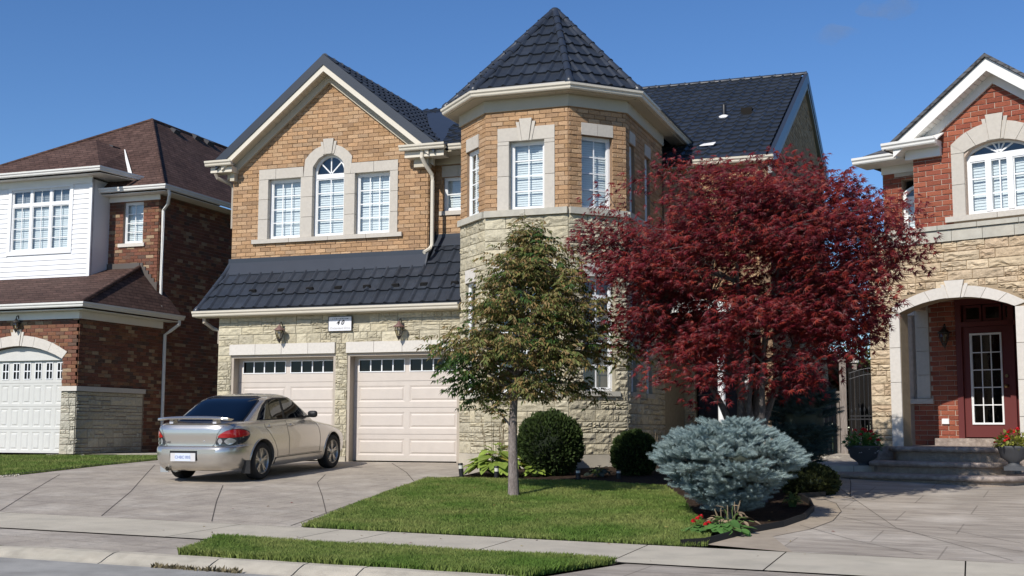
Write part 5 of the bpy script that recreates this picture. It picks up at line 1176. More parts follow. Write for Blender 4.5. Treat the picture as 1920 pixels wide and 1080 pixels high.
# left return of the brick upper floor and left end of the stone floor
Rl = Fr(R3.p(bl_, 0, -8)[:2], (R1.N.x, R1.N.y))
mb = MB(); a = R3.p(bl_, zc-.1); b = R3.p(bl_, zc-.1, -9); c = R3.p(bl_, bt_, -9); d_ = R3.p(bl_, bt_); mb.prism([a, b, c, d_], R1.U*.2); mb.build('left_end_wall', M_RMORT, HR)
mb = MB(); fbox(mb, R1, .001, .2, -1, zB, -9, -2.08); mb.build('left_end_wall', M_RMORT, HR); mb = MB(); fbox(mb, R1, .001, .2, 2.2, zB-.01, -1.94, -.301); mb.build('left_end_wall', M_RMORT, HR)
# big arched window
bf = window(R2, bwL, bwR, bwb, bsp-.02, 4, 3, HR, rec=.1)
mb = MB(); 
for k in (1/3., 2/3.): x = bwL+(bwR-bwL)*k; fbox(mb, R2, x-.05, x+.05, bwb+.05, bsp-.06, -.15, -.085)
mb.build('mullion', M_WHITE, bf)
fanlight(R2, bcx, (bwR-bwL)/2, bsp-.02, BR_, HR, 5, rec=.1, blind=bpy.data.materials['grey_curtain'])
bao = arcpts(bcx, bcx-ouL, bsp+.24, .30, 10); bai = arcpts(bcx, (bwR-bwL)/2, bsp+.1-.02, BR_, 10)
for a, b in ((ouL, bwL), (bwR, ouR)):
    for i in range(2): rblock(R2, a, b, bwb+(bsp+.08-bwb)*i/2, bwb+(bsp+.08-bwb)*(i+1)/2, -.16, .03, HR)
castblock(R2, [(ouL, bsp+.08), (bwL, bsp+.08), bao[10]], -.16, .03, HR); castblock(R2, [(ouR, bsp+.08), bao[0], (bwR, bsp+.08)], -.16, .03, HR)
for i in range(0, 10, 2): castblock(R2, [bai[i], bao[i], bao[i+1], bao[i+2], bai[i+2], bai[i+1]], -.16, .03, HR, M_CAST, 'voussoir')
keystone(R2, bcx, bai[5][1], bao[5][1]+.12, .18, .3, HR)
rblock(R2, ouL-.12, bcx, bwb-.1, bwb-.001, -.2, .08, HR, M_CAST, 'sill_stone'); rblock(R2, bcx, ouR+.12, bwb-.1, bwb-.001, -.2, .08, HR, M_CAST, 'sill_stone')
# gable roof, rakes, returns
def rrake(nm, o0, o1, d0, d1, m, ext=.42):
    mb = MB()
    for s in (-1, 1):
        e = apu+s*(apu-rfo[0]+ext); fpoly(mb, R1, [(apu, zr_(apu, o0)), (e, zr_(e, o0)), (e, zr_(e, o1)), (apu, zr_(apu, o1))], d0, d1)
    mb.build(nm, m, HR)
rrake('gable_roof', -.09, -.03, -9, .30, M_SHIN2, .12); rrake('fascia', -.02, .20, .20, .25, M_WALU, -.02)
nb = 20
for i in range(nb):
    for s in (-1, 1):
        L_ = apu-rfo[0]-.05; a = apu+s*L_*i/nb; b = apu+s*(L_*(i+1)/nb-.008)
        mb = MB(); fpoly(mb, R1, [(a, zr_(a, .19)), (b, zr_(b, .19)), (b, zr_(b, .175)), (a, zr_(a, .175))], -.06, .2); mb.build('soffit_board', M_WALU, HR)
rrake('frieze_board', .19, .36, -.06, .0, M_WALU, -.25)
ra, rb_ = q(1653, 281, .3), q(1755, 262, .3)
rz = (ra[1]+rb_[1])/2-.03
mb = MB(); fbox(mb, R1, ra[0]+.1, rb_[0]-.05, rz-.01, rz+.09, -.06, .22); fbox(mb, R1, gL-.1, rb_[0]-.05, rz-.17, rz-.01, -.06, .03)
mb.prism([R1.p(ra[0]+.05, rz+.09, .24), R1.p(rb_[0], rz+.09, .24), R1.p(rb_[0]+.0, rz+.24, -.05), R1.p(ra[0]+.05, rz+.24, -.05)], (0, 0, -.02)); mb.build('eave_return', M_WALU, HR)
def rgut(u0, u1, v, d, k=1): gutter([R1.p(u0, v, d), R1.p(u1, v, d)], HR, M_WALU)
rgut(ra[0], rb_[0]-.02, rz, .22)
b0, b1 = R1.uv(1597, 305, -.2), R1.uv(1683, 292, -.2)
rgut(b0[0], b1[0]+.1, bt_+.0, -.3)
mb = MB(); fbox(mb, R1, b0[0]+.02, gL, bt_-.01, bt_+.01, -.76, -.28); fbox(mb, R1, bl_-.0, gL, bt_-.15, bt_-.01, -.75, -.70); mb.build('soffit', M_WALU, HR)
mb = MB(); mb.prism([R1.p(b0[0], bt_+.1, -.25), R1.p(apu-1., bt_+.1, -.25), R1.p(apu, bt_+1.3, -3), R1.p(b0[0]+1.6, bt_+1.3, -3)], (0, 0, -.04)); mb.prism([R1.p(b0[0], bt_+.1, -.25), R1.p(b0[0]+1.6, bt_+1.3, -3), R1.p(b0[0]+1.6, bt_+1.3, -7), R1.p(b0[0], bt_+.1, -9)], (0, 0, -.04)); mb.build('left_roof', M_SHIN2, HR)
# porch interior: back wall, door, side window, ceiling, floor
R4 = R1.shift(-1.95); 
def q4(px, py): return R4.uv(px, py)
dl_, dr_ = q4(1813, 700)[0], q4(1880, 700)[0]
gl0, gl1 = q4(1820, 700)[0], q4(1880, 700)[0]; gz0_, gz1_ = q4(1850, 796)[1], q4(1850, 624)[1]
sx0 = q4(1698, 680)[0]; sx1 = q4(1719, 680)[0]; sz0, sz1 = q4(1710, 748)[1], q4(1710, 592)[1]
thz = q4(1840, 822)[1]; print('porch', dl_, dr_, gl0, gl1, gz0_, gz1_, sx0, sz0, sz1, thz)
dgw = gl1-gl0; dl_ = gl0-.13; dr_ = gl1+.13; top = gz1_+.12
wallsheet('porch_back_wall', R4, [(-.1, -1), (LWR, -1), (LWR, 3), (-.1, 3)], [(dl_-.12, dr_+.75, thz-.05, top+.5), (sx0, sx1, sz0, sz1)], M_RMORT, HR, th=.12)
lay_bricks(PB, RBs, R4, [(-.1, FZ), (LWR, FZ), (LWR, 2.9), (-.1, 2.9)], [(dl_-.12, dr_+.75, -1, top+.5), (sx0, sx1+.26, sz0, sz1+.2), (sx0-.05, sx1+.3, sz0-.1, sz0)], vref=0, L=.27, H=.090, mt=.013)
window(R4, sx0, sx1, sz0, sz1, 1, 4, HR, rec=.04, blind=False, fw=.045)
rblock(R4, sx0, sx1+.0, sz1, sz1+.2, -.05, .03, HR, M_CAST2)
for i in range(4): rblock(R4, sx1, sx1+.26, sz0+(sz1+.2-sz0)*i/4, sz0+(sz1+.2-sz0)*(i+1)/4, -.05, .035, HR, M_CAST)
rblock(R4, sx0-.05, sx1+.32, sz0-.1, sz0-.001, -.05, .07, HR, M_CAST, 'sill_stone')
M_BURG = mat('burgundy_paint', (.13,.030,.028), .5, spec=.35)  # burgundy darkened, stands in for some of the porch shade
mb = MB()
for b in ((dl_-.11, dl_-.005, thz, top+.5), (dr_+.005, dr_+.10, thz, top+.45), (dr_+.62, dr_+.74, thz, top+.5), (dl_-.005, dr_+.62, top+.005, top+.09), (dl_-.005, dr_+.62, top+.4, top+.5)): fbox(mb, R4, *b, -.1, .03)
mb.build('door_frame', M_BURG, HR)
mb = MB()
for b in ((dl_, gl0, thz+.02, top), (gl1, dr_, thz+.02, top), (gl0, gl1, thz+.02, gz0_), (gl0, gl1, gz1_, top)): fbox(mb, R4, *b, -.07, -.02)
door = mb.build('front_door', M_BURG, HR)
panel_w = window(R4, gl0-.0, gl1+.0, gz0_, gz1_, 3, 5, door, rec=-.0, fw=.012, mw=.018, blind=False, name='door_window')
for ob in [panel_w]: pass
mb = MB(); mb.lathe(R4.p(dr_-.06, thz+.92, -.02), [(.03, 0), (.03, .02), (.012, .025), (.012, .05), (.03, .06), (.03, .08), (.01, .09)], 12, axis=R4.N); mb.lathe(R4.p(dr_-.06, thz+1.1, -.02), [(.03, 0), (.03, .03)], 12, axis=R4.N); mb.build('handle', mat('brass', (.5,.38,.2), .3, metal=1), door)
mb = MB(); fbox(mb, R4, dr_+.105, dr_+.615, thz+.02, top, -.07, -.03); mb.build('sidelight_panel', M_BURG, HR)
window(R4, dr_+.2, dr_+.52, gz0_, gz1_, 1, 5, HR, rec=0, fw=.03, blind=False)
for i in range(4): a = dl_+.02+i*(dr_+.6-dl_)/4; window(R4, a, a+(dr_+.6-dl_)/4-.03, top+.1, top+.39, 1, 1, HR, rec=.03, fw=.02, blind=False, frame=M_BURG)
PB.done('brick', 'brickwork', HR, M_RBRICK, 300); PS.done('stone_block', 'stonework', HR, M_TSTONE, 300)
mb = MB(); fbox(mb, R1, .6, LWR, zcr+.25, zB-.05, -1.94, -.31); mb.build('porch_ceiling', M_SOFF, HR)
mb = MB(); fbox(mb, R1, LWR-.4, LWR, -1, zB-.1, -1.94, -.31); mb.build('porch_side_wall', M_RMORT, HR)
mb = MB(); fbox(mb, R1, bl_+.3, LWR, -1, 4.9, -9, -2.6); mb.build('inner_wall', M_DARK, HR); mb = MB(); fbox(mb, R1, gL+.1, gR-.1, zc, 4.9, -9, -.6); mb.build('inner_wall', M_DARK, HR); mb = MB(); fbox(mb, R1, gR-.1, gR, zc-.1, zr_(gR, .3), -9, -.37); mb.build('right_wall', M_RMORT, HR); mb = MB(); fbox(mb, R1, LWR-.1, LWR, -1, zc, -9, -2.1); mb.build('right_wall', M_RMORT, HR)
# porch floor and rounded steps
M_STEP = mat('stamped_steps', (.25,.20,.17), .75, c2=(.36,.30,.255), vs=3, var=.2, bump=.6, bs=40, bump2=.5, bs2=10, spec=.25)
M_RISE = mat('stone_riser', (.34,.28,.22), .85, c2=(.27,.22,.18), vs=5, var=.2, bump=.8, bs=30, spec=.15)
fbx = MB(); fbox(fbx, R1, .02, LWR, -1, FZ, -1.93, .05); fl = fbx.build('porch_floor', M_STEP, HR)
def rstep(u0, u1, z, d_, bull=.05):
    """rounded front step: tread slab with bull nose over a riser"""
    def outline(g, n=10):
        r = .55; pts = [(u0-g, -.0)]
        for i in range(n+1): a = PI-PI/2*i/n; pts.append((u0+r+math.cos(a)*(r+g), d_-r+math.sin(a)*(r+g)))
        for i in range(n+1): a = PI/2-PI/2*i/n; pts.append((u1-r+math.cos(a)*(r+g), d_-r+math.sin(a)*(r+g)))
        pts.append((u1+g, -.0)); return pts
    mb = MB(); o_ = outline(.0); k = len(o_); ring = []
    prof = [(.0, -.085), (.035, -.075), (.05, -.045), (.04, -.015), (.0, 0.)]
    for g, h in prof: ring.append([R1.p(a, z+h, b) for a, b in outline(g)])
    vs = [p for r_ in ring for p in r_]; fs = [(j*k+i, j*k+i+1, (j+1)*k+i+1, (j+1)*k+i) for j in range(4) for i in range(k-1)]
    mb.add(vs, fs, True); mb.add(ring[-1], [tuple(range(k))]); mb.add(ring[0], [tuple(range(k))[::-1]]); tr = mb.build('tread', M_STEP, HR)
    mb = MB(); ri = outline(-.03); vs = [R1.p(a, z-.08, b) for a, b in ri]+[R1.p(a, z-.30, b) for a, b in ri]; mb.add(vs, [(i, i+1, k+i+1, k+i) for i in range(k-1)]); mb.build('riser', M_RISE, HR)
F0 = q(1909, 908)
rstep(-.15, 2.9, -.85+.165, 1.55); rstep(.30, 2.45, -.85+.33+.02, 1.12); rstep(.42, 2.35, FZ, .62)
mb = MB(); fbox(mb, R4, dl_-.45, dr_+.9, FZ, thz, .0, .30); mb.build('door_sill_step', M_STEP, HR)
mb = MB(); fbox(mb, R4, q4(1765,700)[0], q4(1778,700)[0], q4(1770,795)[1], q4(1770,785)[1], .0, .05); mb.build('outlet_cover', M_WHITE, HR)
# ================================================================== wall lanterns, address sign
M_COP = mat('aged_copper', (.22,.13,.11), .5, var=.15, metal=.3); M_BRZ = mat('dark_bronze', (.035,.03,.026), .45, spec=.5)
M_LG = glass('lamp_glass', (.75,.72,.62), .12)
def lantern(F, uc, v, label, dn=.17, s=1., cop=True, group=None, hang=True):
    t = thing('wall_lantern', F.p(uc, v, 0), label, 'wall lamp', group)
    c = F.p(uc, v, dn)
    mb = MB(); mb.lathe(F.p(uc, v+.05, 0), [(.055*s, .0), (.055*s, .015), (.03*s, .025)], 14, axis=F.N); mb.tube([F.p(uc, v+.05, .02), F.p(uc, v+.16, .05), F.p(uc, v+.21, dn*.6), F.p(uc, v+.19, dn*.95), F.p(uc, v+.13, dn)], .012, 8); mb.build('bracket', M_BRZ, t)
    mb = MB(); mb.lathe(c, [(.012, .16*s), (.03*s, .13*s), (.06*s, .095*s), (.115*s, .055*s), (.12*s, .04*s), (.02, .035*s)], 18); mb.build('hood', M_COP if cop else M_BRZ, t)
    mb = MB(); mb.lathe(c, [(.075*s, .035*s), (.085*s, -.02*s), (.055*s, -.12*s), (.04*s, -.14*s)], 8, smooth=False); mb.build('lamp_glass', M_LG, t)
    mb = MB()
    for i in range(8):
        a = 2*PI*i/8; mb.tube([c+Vector((math.cos(a)*.078*s, math.sin(a)*.078*s, .035*s)), c+Vector((math.cos(a)*.088*s, math.sin(a)*.088*s, -.02*s)), c+Vector((math.cos(a)*.045*s, math.sin(a)*.045*s, -.14*s))], .006*s, 5)
    mb.lathe(c, [(.05*s, -.135*s), (.045*s, -.16*s), (.02*s, -.2*s), (.004, -.23*s)], 12); mb.build('cage', M_BRZ, t)
    mb = MB(); mb.lathe(c, [(.015, -.1*s), (.022, -.05*s), (.012, .01*s)], 8); mb.build('bulb', mat('frosted_bulb', (.7,.68,.6), .4) if 'frosted_bulb' not in bpy.data.materials else bpy.data.materials['frosted_bulb'], t)
    return t
a = FG.uv(524, 623, .17); lantern(FG, a[0], a[1], 'copper hooded wall lantern above the left garage door, behind the silver car', group='lanterns over the garage doors')
a = FG.uv(748, 617, .17); lantern(FG, a[0], a[1], 'copper hooded wall lantern above the right garage door beside the young tree', group='lanterns over the garage doors')
a = L1.uv(29, 608, .15); lantern(L1, a[0], a[1], 'dark grey wall lantern above the arched garage door of the left house', cop=False, s=.9, dn=.13)
a = R4.uv(1770, 627, .12); lantern(R4, a[0], a[1]-.02, 'black wall lantern inside the arched porch beside the burgundy door', cop=False, dn=.12)
sg_ = [FG.uv(618.7, 607), FG.uv(661.2, 607)]; vz = (FG.uv(640, 620.5)[1], FG.uv(640, 594.5)[1])
sgn = thing('address_sign', FG.p((sg_[0][0]+sg_[1][0])/2, vz[0], .05), 'white house number sign reading 40 between the two garage lanterns', 'sign')
mb = MB(); fbox(mb, FG, sg_[0][0], sg_[1][0], vz[0], vz[1], .03, .055); mb.build('plate', mat('sign_plate', (.72,.71,.72), .4), sgn)
mb = MB()
for b in ((sg_[0][0]-.012, sg_[1][0]+.012, vz[1], vz[1]+.012), (sg_[0][0]-.012, sg_[1][0]+.012, vz[0]-.012, vz[0]), (sg_[0][0]-.012, sg_[0][0], vz[0], vz[1]), (sg_[1][0], sg_[1][0]+.012, vz[0], vz[1])): fbox(mb, FG, *b, .03, .062)
mb.build('frame', M_BRZ, sgn)
def text(s, F, uc, v, size, d, m, parent, shear=0, sx=1., name='lettering', bold=0):
    cu = bpy.data.curves.new('lettering_curve', 'FONT'); cu.body = s; cu.size = size; cu.align_x = 'CENTER'; cu.align_y = 'BOTTOM_BASELINE'; cu.shear = shear; cu.extrude = .001; cu.resolution_u = 3; cu.offset = bold
    tmp = bpy.data.objects.new('tmp_text', cu); C.objects.link(tmp); dg = bpy.context.evaluated_depsgraph_get(); me = bpy.data.meshes.new_from_object(tmp.evaluated_get(dg)); bpy.data.objects.remove(tmp)
    M = F.M(uc, v, d, sx, 1, 1)
    for vv in me.vertices: vv.co = M @ vv.co
    me.materials.clear(); me.materials.append(m); me.name = name; return obj(name, me, None, parent)
M_INK = mat('black_lettering', (.015,.015,.015), .5); M_GREYINK = mat('pale_grey_lettering', (.42,.41,.38), .5)
uc = (sg_[0][0]+sg_[1][0])/2; text('4 0', FG, uc, vz[0]+.125, .13, .0565, M_INK, sgn, shear=.35, bold=.004); text('Outtamland Drive', FG, uc, vz[0]+.035, .062, .0565, M_GREYINK, sgn, shear=.15)
mb = MB()
for i in range(9): x = uc-.17+.34*i/8; fpoly(mb, FG, [(x-.02, vz[1]-.05+.006*(i % 2)), (x+.02, vz[1]-.045), (x+.015, vz[1]-.036+.004*(i % 3)), (x-.015, vz[1]-.04)], .0556, .0572)
mb.build('scroll_ornament', M_INK, sgn)
# ================================================================== the silver car
M_PAINT = mat('silver_paint', (.57,.54,.49), .27, metal=.82, spec=.5, coat=.8, bump=.0)
M_TRIM = mat('black_trim', (.015,.015,.016), .5); M_TYRE = mat('tyre_rubber', (.018,.018,.018), .85, bump=.2, bs=120); M_RIM = mat('alloy_rim', (.42,.40,.36), .35, metal=.8)
M_TAILR = mat('red_lamp_lens', (.42,.01,.015), .12, spec=.6, coat=1); M_TAILC = mat('clear_lamp_lens', (.55,.56,.58), .12, metal=.6, coat=1); M_TAILD = mat('dark_lamp_housing', (.05,.055,.065), .2, metal=.5, coat=1)
M_CGLASS = glass('car_window_glass', (.10,.11,.12), .10); M_INT = mat('car_interior', (.03,.03,.032), .9)
YRA = 18.84; XC = -12.18; z_r = zg(-12.2, YRA); z_f = zg(-12.2, YRA+2.525); pit = math.atan2(z_f-z_r, 2.525)
MC = Matrix(((0, -1, 0, XC), (math.cos(pit), 0, -math.sin(pit), YRA), (math.sin(pit), 0, math.cos(pit), z_r), (0, 0, 0, 1)))
car = bpy.data.objects.new('parked_car', None); put(car, None, MC); tag(car, 'silver four-door sedan with rear spoiler parked nose-in before the left garage door', 'car')
def lerp_t(tab, z):
    for (a, b), (c, d) in zip(tab, tab[1:]):
        if z <= c: 
            t = (z-a)/(c-a) if c > a else 0; t = max(0, min(1, t)); return b+(d-b)*t
    return tab[-1][1]
B_R = [(.20,-.82),(.25,-.90),(.32,-.945),(.45,-.97),(.56,-.965),(.595,-.94),(.615,-.905),(.66,-.90),(.80,-.915),(.90,-.905),(.95,-.875),(.98,-.80),(.995,-.66)]
B_F = [(.20,3.30),(.28,3.42),(.40,3.46),(.55,3.44),(.62,3.40),(.68,3.32),(.74,3.18),(.80,2.95),(.86,2.6),(.91,2.30),(.95,2.1),(.98,1.9),(.995,1.8)]
B_W = [(.20,.78),(.26,.82),(.34,.845),(.45,.862),(.60,.868),(.70,.862),(.80,.845),(.88,.825),(.94,.80),(.98,.765),(.995,.72)]
G_R = [(.93,-.52),(1.0,-.40),(1.1,-.21),(1.2,-.02),(1.3,.18),(1.37,.36),(1.41,.55),(1.432,.85)]
G_F = [(.93,2.16),(1.0,2.05),(1.1,1.87),(1.2,1.69),(1.3,1.50),(1.37,1.34),(1.41,1.2),(1.432,1.08)]
G_W = [(.93,.785),(1.0,.765),(1.1,.735),(1.2,.703),(1.3,.668),(1.36,.632),(1.40,.57),(1.425,.45),(1.432,.32)]
def surf(tabs, nr, nf):
    R_, F_, W_ = tabs
    def ends(z): return lerp_t(R_, z), lerp_t(F_, z), lerp_t(W_, z)
    def side(x, z):
        r, f, w_ = ends(z); c = (r+f)/2; a = (f-r)/2; q_ = abs((x-c)/a); n = nr if x < c else nf; return w_*max(0, 1-min(1, q_)**n)**(1/n)
    def rear(y, z):
        r, f, w_ = ends(z); c = (r+f)/2; a = (f-r)/2; q_ = min(1, abs(y)/w_); return c-a*max(0, 1-q_**nr)**(1/nr)
    def front(y, z):
        r, f, w_ = ends(z); c = (r+f)/2; a = (f-r)/2; q_ = min(1, abs(y)/w_); return c+a*max(0, 1-q_**nf)**(1/nf)
    def ring(z, n=240):
        r, f, w_ = ends(z); c = (r+f)/2; a = (f-r)/2; out = []
        for i in range(n):
            t = 2*PI*i/n; cs, sn = math.cos(t), math.sin(t); e = nr if cs < 0 else nf
            out.append((c+a*math.copysign(abs(cs)**(2/e), cs), w_*math.copysign(abs(sn)**(2/e), sn), z))
        return out
    return side, rear, front, ring
bs_, br_, bf_, bring = surf((B_R, B_F, B_W), 5.5, 4.2)
gs_, gr_, gf_, gring = surf((G_R, G_F, G_W), 6.0, 5.0)
def stack(ring, zsL, crown=0):
    V = []; Fs = []; n = 240
    for z in zsL: V += ring(z)
    for j in range(len(zsL)-1):
        for i in range(n): Fs.append((j*n+i, j*n+(i+1) % n, (j+1)*n+(i+1) % n, (j+1)*n+i))
    V += [(sum(v[0] for v in V[:n])/n, 0, zsL[0]), (sum(v[0] for v in V[-n:])/n, 0, zsL[-1]+crown)]
    k = len(V); Fs += [(k-2, (i+1) % n, i) for i in range(n)]+[(k-1, (len(zsL)-1)*n+i, (len(zsL)-1)*n+(i+1) % n) for i in range(n)]
    mb = MB(); mb.add(V, Fs, True); return mb
zz = [.20,.225,.25,.285,.32,.36,.40,.45,.50,.56,.58,.595,.605,.615,.64,.68,.72,.76,.80,.84,.87,.90,.925,.95,.968,.98,.99,.995]
body = stack(bring, zz, .012).build('body', M_PAINT, car, M=MC)
def boolean_cut(ob, cutters):
    for cme in cutters:
        c = bpy.data.objects.new('cutter', cme); C.objects.link(c); c.matrix_world = MC; bpy.context.view_layer.update()
        md = ob.modifiers.new('cut', 'BOOLEAN'); md.operation = 'DIFFERENCE'; md.object = c; md.solver = 'EXACT'
        dg = bpy.context.evaluated_depsgraph_get(); me = bpy.data.meshes.new_from_object(ob.evaluated_get(dg)); ob.modifiers.clear(); ob.data = me; bpy.data.objects.remove(c)
bpy.context.view_layer.update()
cm = []
WB = 2.525
for x in (0, WB): m_ = MB(); m_.lathe((x, -1.2, .325), [(.365, 0), (.365, 2.4)], 40, axis=(0, 1, 0)); cm.append(m_.mesh('cut'))
cp = MB(); cp.box((-1.2, -.185, .375), (-.945, .345, .535)); cm.append(cp.mesh('cut'))
boolean_cut(body, cm); body.data.name = 'body'
body.data.polygons.foreach_set('use_smooth', [True]*len(body.data.polygons))
def autosm(o, ang=35):
    bm = bmesh.new(); bm.from_mesh(o.data); bmesh.ops.recalc_face_normals(bm, faces=bm.faces[:])
    for e in bm.edges:
        if len(e.link_faces) == 2 and e.calc_face_angle(0) > rad(ang): e.smooth = False
    bm.to_mesh(o.data); bm.free()
autosm(body, 32)
gh = stack(gring, [.93,.96,1.0,1.04,1.08,1.12,1.16,1.2,1.24,1.28,1.32,1.35,1.375,1.395,1.41,1.42,1.428,1.432], .012).build('roof', M_PAINT, car, M=MC); autosm(gh, 40)
def cpatch(fn, corners, nu, nv, off, smooth=True):
    """Coons patch between four corner points given in surface parameters; fn maps (a, b) -> xyz"""
    (a, b, c, d) = corners; V = []
    for j in range(nv+1):
        for i in range(nu+1):
            s, t = i/nu, j/nv; p = ((1-s)*(1-t)*a[0]+s*(1-t)*b[0]+s*t*c[0]+(1-s)*t*d[0], (1-s)*(1-t)*a[1]+s*(1-t)*b[1]+s*t*c[1]+(1-s)*t*d[1]); V.append(fn(*p, off))
    return V, [(j*(nu+1)+i, j*(nu+1)+i+1, (j+1)*(nu+1)+i+1, (j+1)*(nu+1)+i) for j in range(nv) for i in range(nu)]
def fside(S_, g):  return lambda x, z, o: (x, S_*(g(x, z)+o), z)
def frear(g): return lambda y, z, o: (g(y, z)-o, y, z)
def ffront(g): return lambda y, z, o: (g(y, z)+o, y, z)
def poly_patch(fn, poly, off, res=.04):
    """polygon in surface parameters, triangulated finely and laid on the surface"""
    P2 = [Vector(p) for p in poly]; b = []
    for i in range(len(P2)):
        p, q_ = P2[i], P2[(i+1) % len(P2)]; k = max(1, int((q_-p).length/res)); b += [p+(q_-p)*j/k for j in range(k)]
    nb = len(b); pts = list(b); xs = [p.x for p in P2]; ys = [p.y for p in P2]
    x = min(xs)+res/2
    while x < max(xs):
        y = min(ys)+res/2
        while y < max(ys):
            c = False
            for i in range(len(P2)):
                p, q_ = P2[i], P2[(i+1) % len(P2)]
                if (p.y > y) != (q_.y > y) and x < (q_.x-p.x)*(y-p.y)/(q_.y-p.y)+p.x: c = not c
            if c: pts.append(Vector((x, y)))
            y += res
        x += res
    vo, eo_, fo, *_ = geometry.delaunay_2d_cdt(pts, [(i, (i+1) % nb) for i in range(nb)], [], 1, 1e-5)
    return [fn(v.x, v.y, off) for v in vo], [tuple(f) for f in fo]
def ppart(name, fn, poly, off, m, parent=car, res=.04, thick=None):
    mb = MB(); V, Fs = poly_patch(fn, poly, off, res); mb.add(V, Fs, True); return mb.build(name, m, parent, M=MC)
def lift(pts, n=3):
    out = []
    for i in range(len(pts)):
        p0, p1, p2, p3 = pts[i-1], pts[i], pts[(i+1) % len(pts)], pts[(i+2) % len(pts)]
        for k in range(n):
            t = k/n; out.append(tuple(.5*((2*p1[j])+(-p0[j]+p2[j])*t+(2*p0[j]-5*p1[j]+4*p2[j]-p3[j])*t*t+(-p0[j]+3*p1[j]-3*p2[j]+p3[j])*t**3) for j in (0, 1)))
    return out
for S_ in (-1, 1):
    fn = fside(S_, gs_)
    surr = [(-.05, 1.0), (.10,.99), (1.0, .985), (1.98, .985), (1.90, 1.04), (1.68, 1.18), (1.43, 1.325), (1.30, 1.362), (.66, 1.362), (.44, 1.335), (.26, 1.25), (.08, 1.12)]
    ppart('window_surround', fn, surr, .003, M_TRIM)
    g1 = [(.02, 1.01), (.79, 1.002), (.81, 1.345), (.66, 1.345), (.47, 1.318), (.31, 1.24), (.13, 1.12)]
    g2 = [(.87, 1.002), (1.84, 1.002), (1.86, 1.035), (1.65, 1.17), (1.41, 1.305), (1.29, 1.345), (.88, 1.346)]
    ppart('side_window', fn, g1, .007, M_CGLASS); ppart('side_window', fn, g2, .007, M_CGLASS)
    fb = fside(S_, bs_)
    def seam(pts, r=.0035, f=fb, name='panel_gap'):
        P_ = []
        for a, b in zip(pts, pts[1:]):
            k = max(2, int(math.dist(a, b)/.04))
            for i in range(k): P_.append(f(a[0]+(b[0]-a[0])*i/k, a[1]+(b[1]-a[1])*i/k, .0005))
        P_.append(f(*pts[-1], .0005)); mb = MB(); mb.tube(P_, r, 5); return mb.build(name, M_TRIM, car, M=MC)
    seam([(.84, .985), (.83, .90), (.85, .60), (.86, .36)]); seam([(.12, .985), (.10, .88), (.22, .78), (.36, .62), (.46, .45), (.48, .36)]); seam([(1.86, .97), (1.96, .80), (1.98, .60), (1.96, .36)]); seam([(.46, .36), (1.98, .36)])
    seam([(-.58, .985), (-.68, .93), (-.74, .88)]); seam([(-.42, .575), (-.80, .585), (-.92, .60)])
    mb = MB()
    for i in range(10):
        pass
    sk = [(.38, .30), (.42, .335), (2.10, .335), (2.14, .30), (2.12, .205), (.40, .205)]
    mb = MB(); V, Fs = poly_patch(fb, sk, .022); mb.add(V, Fs, True); mb.build('side_skirt', M_PAINT, car, M=MC)
    for hx_, hz in ((.93, .875), (.20, .885)):
        y0 = S_*bs_(hx_, hz); mb = MB(); mb.tube([(hx_-.02, y0, hz), (hx_+.0, y0+S_*.03, hz), (hx_+.13, y0+S_*.033, hz-.003), (hx_+.155, y0, hz-.003)], .012, 8)
        mb.lathe((hx_+.075, y0-S_*.004, hz-.005), [(.045, 0), (.04, .006)], 14, axis=(0, S_, 0)); mb.build('door_handle', M_PAINT, car, M=MC)
    # mirror
    ym = S_*(gs_(1.66, 1.0)+.0); mb = MB(); mb.tube([(1.66, ym-S_*.03, 1.0), (1.66, ym+S_*.06, 1.01)], .022, 8)
    mb.build('mirror_arm', M_TRIM, car, M=MC)
    mb = MB(); c = Vector((1.665, ym+S_*.135, 1.045)); V = []
    for j in range(7):
        for i in range(14):
            t = PI*j/6; a = 2*PI*i/14; p_ = (math.copysign(abs(math.cos(a))**.6, math.cos(a)), math.copysign(abs(math.sin(a))**.6, math.sin(a))); V.append((c.x-.045*math.cos(t), c.y+.095*math.sin(t)**.5*p_[0], c.z+.062*math.sin(t)**.5*p_[1]))
    mb.add(V, [(j*14+i, j*14+(i+1) % 14, (j+1)*14+(i+1) % 14, (j+1)*14+i) for j in range(6) for i in range(14)], True); mb.build('mirror', M_TRIM if S_ > 0 else M_TRIM, car, M=MC)
    # tail lamp wraps the corner: a patch on the rear and one on the side
    fr2 = frear(br_)
    def lamp_poly(pts): return [(S_*a, b) for a, b in pts]
    house = lift([(.50, .63), (.505, .70), (.57, .80), (.66, .865), (.745, .885), (.80, .86), (.822, .78), (.815, .68), (.77, .625), (.62, .615)])
    ppart('tail_lamp', fr2, lamp_poly(house), .009, M_TAILD, res=.03); L_ = [o for o in car.children if o.name.startswith('tail_lamp')][-1]
    ppart('red_lens', fr2, lamp_poly(lift([(.535, .755), (.60, .825), (.67, .862), (.745, .876), (.80, .85), (.815, .76), (.70, .745)])), .015, M_TAILR, L_, res=.03)
    ppart('clear_lens', fr2, lamp_poly(lift([(.53, .69), (.565, .735), (.60, .69), (.565, .635)], 5)), .016, M_TAILC, L_, res=.02)
    ppart('clear_lens', fr2, lamp_poly(lift([(.625, .685), (.69, .74), (.755, .69), (.69, .63)], 5)), .016, M_TAILC, L_, res=.02)
    hs_ = [(-.895, .66), (-.885, .87), (-.80, .875), (-.70, .83), (-.64, .76), (-.66, .68), (-.76, .63)]
